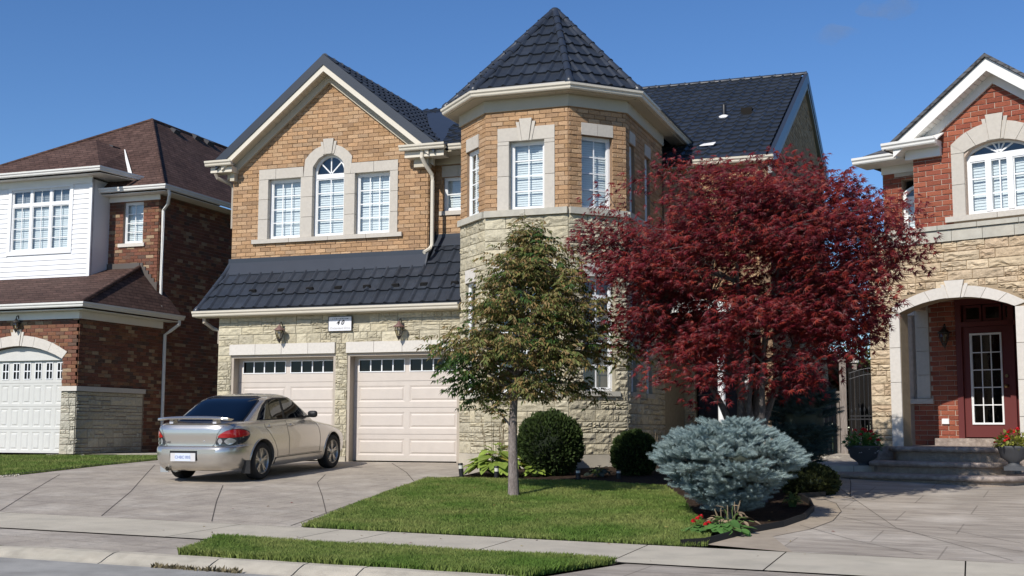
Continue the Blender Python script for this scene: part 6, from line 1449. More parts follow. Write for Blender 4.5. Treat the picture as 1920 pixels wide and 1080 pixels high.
    # wheels
    for x in (0, WB):
        c = Vector((x, S_*.735, .315)); ax = Vector((0, S_, 0)); mb = MB()
        mb.lathe(c, [(.215, -.10), (.285, -.105), (.308, -.09), (.315, -.05), (.315, .05), (.308, .085), (.285, .10), (.215, .095), (.212, .0)], 40, axis=ax); wl_ = mb.build('tyre', M_TYRE, car, M=MC)
        mb = MB(); mb.lathe(c, [(.214, -.08), (.205, -.02), (.20, .05), (.207, .088), (.219, .096), (.219, .088), (.205, .04)], 40, axis=ax)
        for k in range(5):
            for d_a in (-.13, .13):
                a = 2*PI*k/5+.3+d_a; a2 = 2*PI*k/5+.3+d_a*.5
                p0_ = c+ax*.075+Vector((math.cos(a2)*.05, 0, math.sin(a2)*.05)); p1_ = c+ax*.078+Vector((math.cos(a)*.205, 0, math.sin(a)*.205)); tn = Vector((-math.sin(a), 0, math.cos(a)))*.0115
                mb.prism([p0_-tn*1.2, p1_-tn, p1_+tn, p0_+tn*1.2], -ax*.03)
        mb.lathe(c, [(.055, .04), (.055, .078), (.03, .084), (.0, .086)], 20, axis=ax); mb.build('rim', M_RIM, wl_, M=MC)
        mb = MB(); mb.lathe(c, [(.14, -.02), (.14, .0), (.02, .005)], 24, axis=ax); mb.lathe(c, [(.20, -.085), (.2, -.08), (.01, -.078)], 24, axis=ax); mb.build('brake_disc', M_INT, wl_, M=MC)
        # arch lip and liner
        P_ = []
        for k in range(25):
            a = rad(-14)+rad(208)*k/24; px_, pz_ = x+.368*math.cos(a), .325+.368*math.sin(a)
            if pz_ > .22: P_.append((px_, S_*(bs_(px_, pz_)+.000), pz_))
        mb = MB(); mb.tube(P_, .012, 6); mb.build('arch_lip', M_PAINT, car, M=MC)
    mb = MB(); mb.box((-.50, S_*.80-.10, .14), (-.488, S_*.80+.06, .36)); mb.build('mud_flap', mat('clear_mud_flap', (.30,.32,.33), .4) if S_ > 0 else M_TRIM, car, M=MC)
# rear window, boot, bumper
frg = frear(gr_)
rw = [(-.64, 1.005), (.64, 1.005), (.62, 1.12), (.575, 1.30), (.53, 1.365), (.40, 1.392), (-.40, 1.392), (-.53, 1.365), (-.575, 1.30), (-.62, 1.12)]  # top edge raised so dark glass stands in for a roof reflection
ppart('rear_window_surround', frg, [(a*1.035, b+.012*(1 if b > 1.2 else -1)) for a, b in rw], .004, M_TRIM); ppart('rear_window', frg, rw, .016, M_CGLASS)
ffg = ffront(gf_); ppart('windscreen', ffg, [(-.62, 1.0), (.62, 1.0), (.54, 1.35), (-.54, 1.35)], .006, M_CGLASS)
fr2 = frear(br_)
def rseam(pts, r=.0035):
    P_ = []
    for a, b in zip(pts, pts[1:]):
        k = max(2, int(math.dist(a, b)/.04))
        for i in range(k): P_.append(fr2(a[0]+(b[0]-a[0])*i/k, a[1]+(b[1]-a[1])*i/k, .0005))
    P_.append(fr2(*pts[-1], .0005)); mb = MB(); mb.tube(P_, r, 5); return mb.build('panel_gap', M_TRIM, car, M=MC)
rseam([(-.60, .935), (-.52, .80), (-.48, .66), (-.44, .607), (.44, .607), (.48, .66), (.52, .80), (.60, .935)]); rseam([(-.80, .606), (-.44, .600)]); rseam([(.44, .600), (.80, .606)])
mb = MB(); mb.box((-.952, -.185, .375), (-.94, .345, .535)); mb.build('plate_recess', M_TRIM, car, M=MC)
mb = MB(); mb.box((-.985, -.16, .365), (-.975, .32, .50)); pl_ = mb.build('number_plate', mat('plate_border', (.60,.58,.57), .4), car, M=MC)
mb = MB(); mb.box((-.988, -.07, .372), (-.9852, .23, .495)); mb.build('plate_face', mat('plate_face', (.62,.66,.74), .35), pl_, M=MC)
def ctext(s, y, z, size, x, m, parent):
    cu = bpy.data.curves.new('lettering_curve', 'FONT'); cu.body = s; cu.size = size; cu.align_x = 'CENTER'; cu.extrude = .0008; cu.resolution_u = 3; tmp = bpy.data.objects.new('tmp_text', cu); C.objects.link(tmp)
    dg = bpy.context.evaluated_depsgraph_get(); me = bpy.data.meshes.new_from_object(tmp.evaluated_get(dg)); bpy.data.objects.remove(tmp)
    for v in me.vertices: v.co = Vector((x-v.co.z, y-v.co.x, z+v.co.y))
    me.materials.clear(); me.materials.append(m); me.name = 'lettering'; obj('lettering', me, None, parent, MC)
ctext('CHBC·005', .08, .41, .068, -.9895, mat('blue_plate_lettering', (.06,.11,.34), .4), pl_)
ctext('WRX', .43, .655, .05, br_(.43, .71)-.008, mat('badge_grey', (.12,.12,.13), .3, metal=.6), car)
mb = MB(); mb.lathe((br_(-.28, .69)+.004, -.28, .69), [(.016, 0), (.014, .008)], 12, axis=(-1, 0, 0)); mb.build('boot_lock', M_TAILC, car, M=MC)
# spoiler
mb = MB(); q3 = lambda y: (abs(y)/.66)**3
sec = lambda y: [(-.905+.07*q3(y), 1.072-.025*q3(y)), (-.875+.05*q3(y), 1.098-.028*q3(y)), (-.76, 1.10-.035*q3(y)), (-.64, 1.075-.03*q3(y)), (-.72, 1.052-.03*q3(y)), (-.88+.05*q3(y), 1.048-.02*q3(y))]
ys = [-.68+1.36*i/24 for i in range(25)]; V = []
for y in ys: V += [(a, y, b) for a, b in sec(y)]
mb.add(V, [(j*6+i, j*6+(i+1) % 6, (j+1)*6+(i+1) % 6, (j+1)*6+i) for j in range(24) for i in range(6)]+[tuple(range(6)), tuple(range(24*6, 25*6))], True); sp2 = mb.build('spoiler', M_PAINT, car, M=MC); autosm(sp2, 50)
for y in (-.42, .42):
    mb = MB(); mb.prism([(-.84, y-.05, .975), (-.70, y-.05, .98), (-.72, y-.025, 1.075), (-.80, y-.025, 1.075)], (0, .07, 0)); mb.build('spoiler_foot', M_PAINT, sp2, M=MC)
# underside, exhaust, cabin
mb = MB(); mb.box((-.52, -.62, .19), (3.0, .62, .30)); mb.build('underbody', M_TRIM, car, M=MC)
mb = MB(); mb.tube([(-.60, .42, .235), (-.93, .42, .235)], .038, 14, cap=False); mb.tube([(-.6, .42, .235), (-.7, .42, .235)], .075, 12); mb.build('exhaust', M_RIM, car, M=MC)
for y in (-.36, .36):
    for x, h_ in ((.55, 1.18), (1.35, 1.20)):
        mb = MB(); V = []
        mb.box((x-.06, y-.23, .9), (x+.06, y+.23, h_-.1)); mb.box((x-.04, y-.12, h_-.1), (x+.04, y+.12, h_+.05)); mb.build('seat', M_INT, car, M=MC)
# ================================================================== side gate and fence between the houses
def post(px, pyt, pyb, Y, r, label, parent=None): pass
GYy = 26.4
gt = thing('garden_gate', at(1610, 850, GYy), 'black wrought iron side gate with arched top beside a weathered post', 'gate')
g0 = at(1592, 700, GYy).x; g1 = at(1638, 700, GYy).x; zb_ = at(1610, 845, GYy).z; zt = at(1600, 700, GYy).z; zt2 = at(1635, 690, GYy).z
mb = MB()
for z_ in (zb_+.03, (zb_+at(1600,788,GYy).z)/1-.0 if False else at(1600, 780, GYy).z, at(1600, 786, GYy).z): mb.box((g0, GYy-.012, z_-.012), (g1, GYy+.012, z_+.012))
n = 10; arch = [(g0+(g1-g0)*i/n, GYy, zt+(zt2-zt)*math.sin(PI/2*i/n)+.0) for i in range(n+1)]
mb.tube(arch, .013, 6); mb.tube([(a, b, c-.12) for a, b, c in arch], .011, 6); mb.build('gate_frame', M_IRON, gt)
for i in range(6):
    x = g0+(g1-g0)*(i+.3)/5.6; zt_ = zt+(zt2-zt)*math.sin(PI/2*min(1, (x-g0)/(g1-g0)))
    mb = MB(); mb.tube([(x, GYy, zb_+.02), (x, GYy, zt_)], .010, 6); mb.lathe((x, GYy, (zb_+zt_)/2), [(.012, -.05), (.022, 0), (.012, .05)], 8); mb.build('gate_bar', M_IRON, gt)
pt = thing('fence_post', at(1582, 850, GYy), 'weathered grey square wooden gate post between the houses', 'post')
x0, x1 = at(1575.5, 760, GYy).x, at(1588, 760, GYy).x; z0_, z1_ = at(1582, 856, GYy).z-.2, at(1582, 678, GYy).z
mb = MB(); mb.box((x0, GYy-.05, z0_), (x1, GYy+.07, z1_)); mb.build('post_shaft', M_WOOD, pt)
mb = MB(); mb.box((x0-.02, GYy-.07, z1_), (x1+.02, GYy+.09, z1_+.03)); mb.prism([(x0-.0, GYy-.05, z1_+.03), (x1, GYy-.05, z1_+.03), ((x0+x1)/2, GYy+.01, z1_+.09)], (0, .1, 0)); mb.build('post_cap', M_WOOD, pt)
# fence with lattice further back, left of the post
Yf = 29.5; ff = thing('wooden_fence', at(1560, 830, Yf), 'pale weathered board fence with lattice top behind the gate post', 'fence')
fa, fb_ = at(1545, 760, Yf).x, at(1582, 760, Yf).x; z1f = at(1565, 736, Yf).z; z2f = at(1565, 752, Yf).z; zbf = -.6
nb = 5
for i in range(nb):
    mb = MB(); a = fa+(fb_-fa)*i/nb; mb.box((a+.005, Yf, zbf), (a+(fb_-fa)/nb-.01, Yf+.02, z2f)); mb.build('board', M_WOOD, ff)
mb = MB(); mb.box((fa, Yf-.03, z1f-.02), (fb_, Yf+.05, z1f+.03)); mb.box((fa, Yf-.02, z2f-.02), (fb_, Yf+.04, z2f+.02)); mb.build('rail', M_WOOD, ff)
mb = MB(); s = .05; x = fa-.3
while x < fb_:
    for sg2 in (1, -1):
        a = (x if sg2 > 0 else x+(z1f-z2f)); b = (x+(z1f-z2f) if sg2 > 0 else x)
        if min(a, b) >= fa-.02 and max(a, b) <= fb_+.02: mb.prism([(a, Yf, z2f), (a+.018, Yf, z2f), (b+.018, Yf, z1f), (b, Yf, z1f)], (0, .008*sg2, 0))
    x += s
mb.build('lattice', M_WOOD, ff, kind='stuff')
# dark board fence running back behind the iron gate
bf2 = thing('wooden_fence', (-1.9, 28.5, -.6), 'dark tall board fence running back behind the black iron gate', 'fence')
xa = at(1588, 700, 27.2).x
p0 = Vector((at(1590, 700, 27.4).x, 27.4)); p1 = Vector((at(1640, 700, 27.8).x, 27.8)); zt0 = at(1592, 690, 27.4).z; zt1 = at(1634, 702, 27.8).z
for i in range(9):
    a = p0.lerp(p1, i/9); b = p0.lerp(p1, (i+.94)/9); za = zt0+(zt1-zt0)*i/9
    mb = MB(); mb.prism([(a.x, a.y, -.6), (b.x, b.y, -.6), (b.x, b.y, za), (a.x, a.y, za)], (0, .02, 0)); mb.build('board', M_BOARD if 'M_BOARD' in globals() else globals().setdefault('M_BOARD', mat('shade_dark_board', (.018,.015,.013), .9, isl=.2)), bf2)  # near-black board colour carries the shade behind the gate
lp = thing('fence_post', at(1603, 720, 29), 'fence post with small lamp cap seen above the iron gate', 'post')
q1 = at(1602, 680, 29); mb = MB(); mb.box((q1.x-.05, 28.95, -.6), (q1.x+.05, 29.05, q1.z)); mb.build('post_shaft', M_WOOD, lp)
mb = MB(); mb.box((q1.x-.09, 28.91, q1.z), (q1.x+.09, 29.09, q1.z+.05)); mb.lathe((q1.x, 29, q1.z+.05), [(.075, 0), (.06, .05), (.01, .09)], 4, smooth=False); mb.build('lamp_cap', M_WALU, lp)
N = 240; P = np.zeros((N, 3)); tt = rng.random(N)
for i in range(N): a = np.array((-18.5, 15.55)) if i % 2 else np.array((-16.62, 16.45)); b = np.array((-16.62, 16.45)) if i % 2 else np.array((-16.1, 18.4)); q_ = a+(b-a)*tt[i]; P[i] = (q_[0]+rng.normal(.05, .05), q_[1]+rng.normal(-.03, .03), 0); P[i, 2] = zg(P[i, 0], P[i, 1])+.01
PE = P
# gravel by the post
N = 900; P = np.zeros((N, 3)); cx = at(1570, 862, 25.6)
P[:, 0] = rng.uniform(-2.95, -2.35, N); P[:, 1] = rng.uniform(24.4, 26.3, N); P[:, 2] = [zg(a, b)+.02+.06*rng.random()+.06 for a, b in P[:, :2]]
ic = np.array([(1,0,0),(-1,0,0),(0,1,0),(0,-1,0),(0,0,.7),(0,0,-.7)]); itf = np.array([(0,2,4),(2,1,4),(1,3,4),(3,0,4),(2,0,5),(1,2,5),(3,1,5),(0,3,5)])
A = frames(sphere_pts(N), sphere_pts(N), rng.uniform(.015, .035, N)); o = obj('gravel', scatter('gravel', ic, itf, A, P), M_GRAVEL, kind='stuff'); tag(o, 'pale gravel beside the gate path', 'gravel')
A = frames(sphere_pts(len(PE)), sphere_pts(len(PE)), rng.uniform(.012, .03, len(PE))); o = obj('pebbles', scatter('pebbles', ic, itf, A, PE), M_GRAVEL, kind='stuff'); tag(o, 'small white pebbles scattered along the black edging of the left lawn', 'pebbles')
# ================================================================== vegetation
lf_t = np.array([(0,0,0),(.22,.35,.06),(0,1,-.12),(-.22,.35,.06),(0,.45,-.02)]); lf_f = np.array([(0,1,4),(1,2,4),(2,3,4),(3,0,4)])
M_YLEAF = mat('autumn_ash_leaf', (0,0,0), .6, pal=[(.22,.18,.06),(.17,.19,.05),(.27,.18,.07),(.13,.16,.04),(.23,.21,.07),(.30,.20,.085),(.11,.14,.035),(.25,.165,.06),(.19,.20,.065)], isl=.25, spec=.35, trans=.28)
M_GLEAF = mat('green_ash_leaf', (0,0,0), .6, pal=[(.05,.10,.02),(.065,.125,.024),(.04,.085,.018)], isl=.25, spec=.35, trans=.28)
M_BARK = mat('grey_bark', (.21,.175,.155), .95, c2=(.29,.245,.22), vs=5, var=.25, bump=1, bs=30, stretch=(5,5,1), spec=.1)
def leafmesh(name, P, D, size, m, parent, template=(lf_t, lf_f), nrm=None, up=.6):
    n = len(P); nr = np.tile([0, 0, 1.], (n, 1))+rng.normal(0, 1-up, (n, 3)) if nrm is None else nrm
    A = frames(D, nr, size); return obj(name, scatter(name, template[0], template[1], A, P), m, parent)
# ---- young tree
tb_ = gnd(963, 932); yt = thing('young_tree', tb_, 'young street tree with brown-green drooping leaves on the front lawn', 'tree')
tz = at(975, 640, tb_.y).z; tip = at(994, 436, tb_.y+.02)
trunk = [tb_+Vector((0,0,-.05)), tb_+Vector((.0,0,.05)), at(962, 870, tb_.y), at(961, 800, tb_.y), at(965, 730, tb_.y), at(970, 660, tb_.y), at(978, 580, tb_.y), at(988, 500, tb_.y), tip]
mb = MB(); mb.tube(trunk, [.105, .085, .07, .062, .052, .042, .03, .018, .006], 12)
br = []; zc0 = at(965, 735, tb_.y).z
H_ = tip.z-zc0
def tr_at(z):
    for a, b in zip(trunk, trunk[1:]):
        if a.z <= z <= b.z: return a.lerp(b, (z-a.z)/(b.z-a.z))
    return trunk[-1]
for i in range(84):
    f = (i+.5)/84; z = zc0-.1+H_*min(.99, f*1.0+random.uniform(-.03, .03)); th = i*2.4+random.uniform(-.5, .5); R = (1.5*(1-f)**.55*(1 if f < .8 else max(.1, 1-(f-.8)*4))+.03)*random.uniform(.62, 1.12)*(1+.10*math.cos(th))
    if f < .07: R *= .75
    s = tr_at(z); rise = .35*R+.05; e = s+Vector((math.cos(th)*R+.10, math.sin(th)*R, rise*random.uniform(.0, .9))); m_ = s.lerp(e, .5)+Vector((0, 0, .12*R))
    mb.tube([s, m_, e], [.018*(1-f)+.008, .010*(1-f)+.005, .003], 6); br.append((s, m_, e, R, f))
for i in range(9):
    z = tip.z-.62+.065*i; s = tr_at(z); e = s+Vector((random.uniform(-.13, .13), random.uniform(-.13, .13), random.uniform(.22, .4)))*(1.25-.07*i); e.z = min(e.z, tip.z+.03); m_ = s.lerp(e, .5); mb.tube([s, m_, e], [.008, .005, .002], 5); br.append((s, m_, e, .12, .9))
s = at(958, 800, tb_.y); e = at(915, 745, tb_.y-.1); mb.tube([s, e, at(905, 735, tb_.y)], [.016, .01, .004], 6); br.append((s, s.lerp(e, .5), e, .5, 0))
mb.build('trunk', M_BARK, yt)
P = []; D = []; G = []
def bez(a, b, c, t): return a*(1-t)**2+b*2*t*(1-t)+c*t*t
for s, m_, e, R, f in br:
    nrach = int(36*R+8)
    for k in range(nrach):
        t = random.uniform(.25, 1.02); p = bez(s, m_, e, min(t, 1))+Vector((random.gauss(0, .05), random.gauss(0, .05), random.gauss(0, .085))); out = (e-s).normalized(); th = random.uniform(0, 2*PI)
        rd_ = (out*.6+Vector((math.cos(th), math.sin(th), random.uniform(-.5, .45)))).normalized(); L_ = random.uniform(.16, .28)
        green = (p.x < tb_.x-.45 and p.z < zc0+.55 and random.random() < .9) or (f > .96 and random.random() < .6) or (random.random() < .07)
        for q_ in range(4):
            tt = .35+.2*q_; base = p+rd_*L_*tt+Vector((0, 0, -.25*L_*tt*tt))
            for sd_ in (-1, 1):
                side = rd_.cross(Vector((0, 0, 1))).normalized()*sd_; dd = rd_*.55+side*.75+Vector((0, 0, -.55+random.uniform(-.35, .2)))
                P.append(base); D.append(dd); G.append(green)
        P.append(p+rd_*L_+Vector((0, 0, -.2*L_))); D.append(rd_+Vector((0, 0, -.6))); G.append(green)
P = np.array([tuple(a) for a in P]); D = np.array([tuple(a) for a in D]); G = np.array(G)
sz = rng.uniform(.06, .115, len(P)); print('ash leaves', len(P))
lt = lf_t*np.array([.75, 1, 1])
leafmesh('crown', P[~G], D[~G], sz[~G], M_YLEAF, yt, (lt, lf_f)); leafmesh('green_foliage', P[G], D[G], sz[G]*1.1, M_GLEAF, yt, (lt, lf_f))
# ---- japanese maple
def maple_leaf():
    pts = [(0, 0, 0)]; lob = [(-100, .42), (-68, .72), (-34, .92), (0, 1.), (34, .92), (68, .72), (100, .42)]
    out = [(0.03, -.02, 0)]
    ring = []
    for i, (a, r) in enumerate(lob[::-1]):
        t = rad(90+a*-1 if False else 90-a); 
    for i in range(7):
        a, r = lob[i]; t = rad(90-a); ring.append((math.cos(t)*r, math.sin(t)*r, -.12*r))
        if i < 6: t2 = rad(90-(a+lob[i+1][0])/2); ring.append((math.cos(t2)*.26, math.sin(t2)*.26, .02))
    V = [(0, 0, 0)]+ring; Fs = []
    for i in range(0, 13, 2):       # each lobe: two triangles joined at the centre
        l = i-1 if i > 0 else None; r_ = i+1 if i < 12 else None
        if l is not None: Fs.append((0, 1+l, 1+i))
        if r_ is not None: Fs.append((0, 1+i, 1+r_))
    return np.array(V), np.array(Fs)
ML = maple_leaf()
M_MAPLE = mat('crimson_maple_leaf', (0,0,0), .5, pal=[(.14,.008,.010),(.18,.014,.012),(.11,.006,.010),(.24,.034,.018),(.15,.010,.013),(.10,.006,.009),(.20,.018,.012),(.13,.007,.014)], isl=.25, spec=.4, trans=.30)
mc = at(1402, 512, 17.7); mbse = Vector((at(1415, 860, 17.8).x, 17.8, zg(-3.1, 17.8))); jm = thing('japanese_maple', mbse, 'large crimson japanese maple in front of the house', 'tree')
mb = MB(); stems = []
for i, (tx, ty_) in enumerate(((1330, 560), (1385, 470), (1440, 600), (1470, 470), (1250, 600), (1530, 560), (1415, 640), (1365, 640))):
    e = at(tx, ty_, 17.7+random.uniform(-.9, .9)); s = mbse+Vector((random.uniform(-.25, .25), random.uniform(-.2, .2), -.05)); m_ = s.lerp(e, .45)+Vector((-(e.x-s.x)*.22, random.uniform(-.1, .1), .25))
    pts = [bez(s, m_, e, t/8) for t in range(9)]; pts = [p+Vector((random.uniform(-.02, .02), random.uniform(-.02, .02), 0)) for p in pts]; mb.tube(pts, [.075-.058*t/8 for t in range(9)], 9); stems.append(pts)
P = []; D = []; NR = []; rr = random.Random(5)
pads = []
RX, RZ, RY = 1.95, 1.62, 1.75
while len(pads) < 290:
    v = Vector((rr.gauss(0, 1), rr.gauss(0, 1), rr.gauss(0, 1))).normalized(); k = rr.uniform(.35, 1)**.5
    z = v.z*RZ*k; x = v.x*RX*k; y = v.y*RY*k
    if z < -RZ*.62 and abs(x) < .9: 
        if rr.random() < .7: continue
    if z < -.85 and x > .55 and rr.random() < .55: continue
    wob = 1+.13*math.sin(v.x*7+v.z*5)+.11*math.sin(v.z*9+v.x*3+2)
    c = mc+Vector((x*wob, y, z*wob)); pads.append((c, rr.uniform(.27, .46), v))
def ppt(px, py, dy=0, r=.3): pads.append((at(px, py, 17.7+dy), r*.92, Vector((0, -1, 0))))
for a in ((1140,365,0,.24),(1112,400,-.1,.2),(1150,400,0,.3),(1130,500,0,.3),(1125,540,0,.3),(1150,590,.1,.35),(1160,450,.2,.35),(1170,640,0,.3),(1195,345,0,.3),(1235,315,0,.28),(1250,305,.2,.2),(1445,300,0,.3),(1475,295,.1,.26),(1500,305,.2,.3),(1560,330,0,.3),(1590,350,.1,.28),(1600,400,.2,.3),(1615,440,0,.26),(1600,500,0,.3),(1590,560,-.2,.3),(1640,575,-.4,.24),(1665,560,-.5,.18),(1684,548,-.5,.13),(1620,590,-.3,.26),(1605,640,0,.24),(1570,650,0,.3),(1540,700,.1,.28),(1510,715,-.6,.28),(1480,700,-.9,.26),(1500,690,-1.,.25),(1250,700,-1.2,.32),(1290,690,-1.3,.3),(1330,720,-1.2,.26),(1350,690,-1.3,.28),(1230,690,-1.,.26),(1300,745,-.6,.2),(1400,680,-1.4,.22),(1390,720,-1.0,.2),(1540,300,.5,.15),(1330,320,0,.35),(1385,325,0,.35),(1420,310,0,.3)): ppt(*a)
allst = [p for st in stems for p in st[3:]]
for c, r, v in pads:
    n = int(98*(r/.4)**2); s = min(allst, key=lambda p: (p-c).length+max(0, p.z-c.z)*.5)
    e = c+Vector((0, 0, .02)); m_ = s.lerp(e, .5)+Vector((0, 0, .10)); mb.tube([s, m_, e], [.016, .009, .004], 5)
    out = Vector((c.x-mc.x, c.y-mc.y, 0)); out = out.normalized() if out.length > .1 else Vector((1, 0, 0))
    for k in range(n):
        a = rr.uniform(0, 2*PI); q_ = math.sqrt(rr.random()); dx_, dy_ = math.cos(a)*q_*r*1.25, math.sin(a)*q_*r*1.25
        p = c+Vector((dx_, dy_, rr.gauss(0, .10)-.25*q_*q_*r)); P.append(tuple(p)); dd = out*.5+Vector((dx_, dy_, 0))*1.6+Vector((rr.gauss(0, .3), rr.gauss(0, .3), -.45+rr.gauss(0, .25))); D.append(tuple(dd))
        NR.append((-.25+rr.gauss(0, .35), -.65+rr.gauss(0, .35), 1))
mb.build('trunk', mat('dark_maple_bark', (.10,.085,.078), .95, c2=(.16,.14,.13), vs=5, var=.25, bump=1, bs=30, stretch=(5,5,1), spec=.1), jm)
P = np.array(P); D = np.array(D); NR = np.array(NR); print('maple leaves', len(P))
leafmesh('crown', P, D, rng.uniform(.068, .118, len(P)), M_MAPLE, jm, ML, NR)
# ---- conifers
def sprig_template(n=6, k=9, r=.30):
    V = []; Fs = []
    for j in range(n):
        y = j/n; rr_ = r*(1-.30*y*y)
        for i in range(k):
            a = 2*PI*(i+.5*(j % 2))/k; b = a+.35; c, s = math.cos(a), math.sin(a)
            o = len(V); V += [(c*.05, y, s*.05), (math.cos(b)*.07, y+.07, math.sin(b)*.07), (c*rr_, y+.20, s*rr_)]; Fs.append((o, o+1, o+2))
    o = len(V); V += [(.09, 0, 0), (-.045, 0, .078), (-.045, 0, -.078), (0, 1.15, 0)]; Fs += [(o, o+1, o+3), (o+1, o+2, o+3), (o+2, o, o+3)]
    V2 = np.array(V); return V2, np.array(Fs)
SPR = sprig_template()
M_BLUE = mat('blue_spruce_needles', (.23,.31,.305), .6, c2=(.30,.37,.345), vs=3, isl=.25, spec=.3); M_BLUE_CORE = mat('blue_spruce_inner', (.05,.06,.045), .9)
M_DSP = mat('dark_spruce_needles', (.05,.085,.08), .65, isl=.25, spec=.25)
def blob(name, c, rx, ry, rz, m, parent, bowl=False, k=.8):
    mb = MB(); V = []; n, q_ = 18, 12
    for j in range(q_+1):
        for i in range(n):
            t = PI*j/q_; a = 2*PI*i/n; w_ = math.sin(t)*(1+.1*math.sin(3*a+j)); zz_ = math.cos(t); f = 1.0
            if bowl: f = .45+.55*((zz_+1)/2)**.6
            V.append((c.x+rx*k*w_*f*math.cos(a), c.y+ry*k*w_*f*math.sin(a), c.z+rz*k*zz_))
    mb.add(V, [(j*n+i, j*n+(i+1) % n, (j+1)*n+(i+1) % n, (j+1)*n+i) for j in range(q_) for i in range(n)], True); return mb.build(name, m, parent)
def spruce(label, cpx, cpy, Y, wpx, hpx, m, nb, seed, core, group=None, szs=.10, name='blue_spruce'):
    r_ = random.Random(seed); c = at(cpx, cpy, Y); dep = proj(c)[2]; R = wpx/2/F_PX*dep; Hh = hpx/F_PX*dep; base = Vector((c.x, Y, zg(c.x, Y)))
    t = thing(name, base, label, 'shrub', group); z0 = base.z; top = c.z+Hh/2; Hh = top-z0
    mbk = MB(); mbk.tube([base, base+Vector((0, 0, Hh*.9))], [.05, .02], 8)
    P = []; D = []
    for i in range(nb):
        f = r_.random()**.75; z = z0+Hh*(.10+.86*f); prof = (.30+.70*min(1, f*1.75)**.8)*(1-.55*max(0, (f-.62)/.38)**2.0); Rz = R*prof
        Rz *= r_.uniform(.92, 1.07)
        th = r_.uniform(0, 2*PI); rad_ = Rz; L_ = r_.uniform(.24, .42)*min(1, rad_/.4); th2 = th+r_.uniform(-.6, .6); dr = Vector((math.cos(th2), math.sin(th2), .15+.6*max(0, f-.55)))
        tip_ = Vector((base.x, base.y, z))+Vector((math.cos(th), math.sin(th), 0))*rad_
        if r_.random() < .25+.5*max(0, f-.7): tip_ = Vector((base.x, base.y, z))+Vector((math.cos(th), math.sin(th), 0))*rad_*r_.uniform(.1, .85)+Vector((0, 0, Hh*.08*(f > .6)))
        root = tip_-dr*L_; side = Vector((-math.sin(th), math.cos(th), 0))
        if i % 3 == 0: mbk.tube([Vector((base.x, base.y, z-.2*rad_)), root, tip_], [.012, .007, .003], 4)
        for k in range(4):
            t_ = .30+.17*k
            for sd in (-1, 1): P.append(root.lerp(tip_, t_)); D.append(dr*r_.uniform(.25, .7)+side*sd*.8+Vector((0, 0, r_.uniform(-.15, .45))))
        P.append(tip_); D.append(dr); P.append(root.lerp(tip_, .8)); D.append(dr+Vector((0, 0, .5)))
    mbk.build('trunk', M_BARK, t)
    P = np.array([tuple(p) for p in P]); D = np.array([tuple(p) for p in D])
    nr = sphere_pts(len(P)); o = obj('foliage', scatter('foliage', SPR[0], SPR[1], frames(D, nr, rng.uniform(szs*.8, szs*1.35, len(P))), P), m, t)
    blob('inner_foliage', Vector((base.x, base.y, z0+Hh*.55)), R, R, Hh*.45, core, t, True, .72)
    return t
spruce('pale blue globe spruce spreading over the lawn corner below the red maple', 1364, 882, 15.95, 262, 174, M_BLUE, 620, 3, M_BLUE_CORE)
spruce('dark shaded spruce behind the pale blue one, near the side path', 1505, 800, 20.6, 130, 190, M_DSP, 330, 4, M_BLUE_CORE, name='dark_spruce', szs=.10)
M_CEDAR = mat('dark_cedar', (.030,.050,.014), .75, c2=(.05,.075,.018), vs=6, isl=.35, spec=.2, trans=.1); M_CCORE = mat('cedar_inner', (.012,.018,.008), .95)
tuft_v = np.array([(-.12,0,0),(.12,0,0),(.3,.55,.05),(.12,1,0),(-.05,.7,-.04),(-.3,.85,.03)]); tuft_f = np.array([(0,1,4),(1,2,4),(2,3,4),(0,4,5)])
def cedar(label, px, py, Y, wpx, hpx, seed, n=9000, name='round_cedar', m=None):
    c = at(px, py, Y); dep = proj(c)[2]; R = wpx/2/F_PX*dep; Hh = hpx/F_PX*dep/2; g = np.random.default_rng(seed); zb = zg(c.x, Y); t = thing(name, (c.x, Y, zb), label, 'shrub', 'round cedar bushes' if name == 'round_cedar' else None)
    d = g.normal(size=(n, 3)); d /= np.linalg.norm(d, axis=1, keepdims=True); k = g.uniform(.86, 1.0, n)*(1+.07*np.sin(d[:, 0]*9+d[:, 2]*7)*np.cos(d[:, 1]*8))
    P = np.array([c.x, Y, c.z])+d*k[:, None]*np.array([R, R, Hh]); P[:, 2] = np.maximum(P[:, 2], zb+.01); D = d+np.array([0, 0, .6])+g.normal(0, .35, (n, 3))
    obj('foliage', scatter('foliage', tuft_v, tuft_f, frames(D, sphere_pts(n), g.uniform(.04, .075, n)), P), m or M_CEDAR, t)
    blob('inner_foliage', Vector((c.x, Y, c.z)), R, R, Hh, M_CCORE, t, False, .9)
    mb = MB(); mb.tube([(c.x, Y, zb-.05), (c.x, Y, c.z)], [.05, .03], 8); mb.build('trunk', M_BARK, t); return t
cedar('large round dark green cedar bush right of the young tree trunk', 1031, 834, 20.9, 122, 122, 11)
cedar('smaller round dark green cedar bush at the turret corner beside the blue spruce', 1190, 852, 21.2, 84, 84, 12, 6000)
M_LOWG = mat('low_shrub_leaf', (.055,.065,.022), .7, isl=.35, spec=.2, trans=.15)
cedar('low spreading green shrub under the dark spruce by the driveway', 1520, 905, 18.9, 100, 66, 13, 3500, 'low_shrub', M_LOWG)
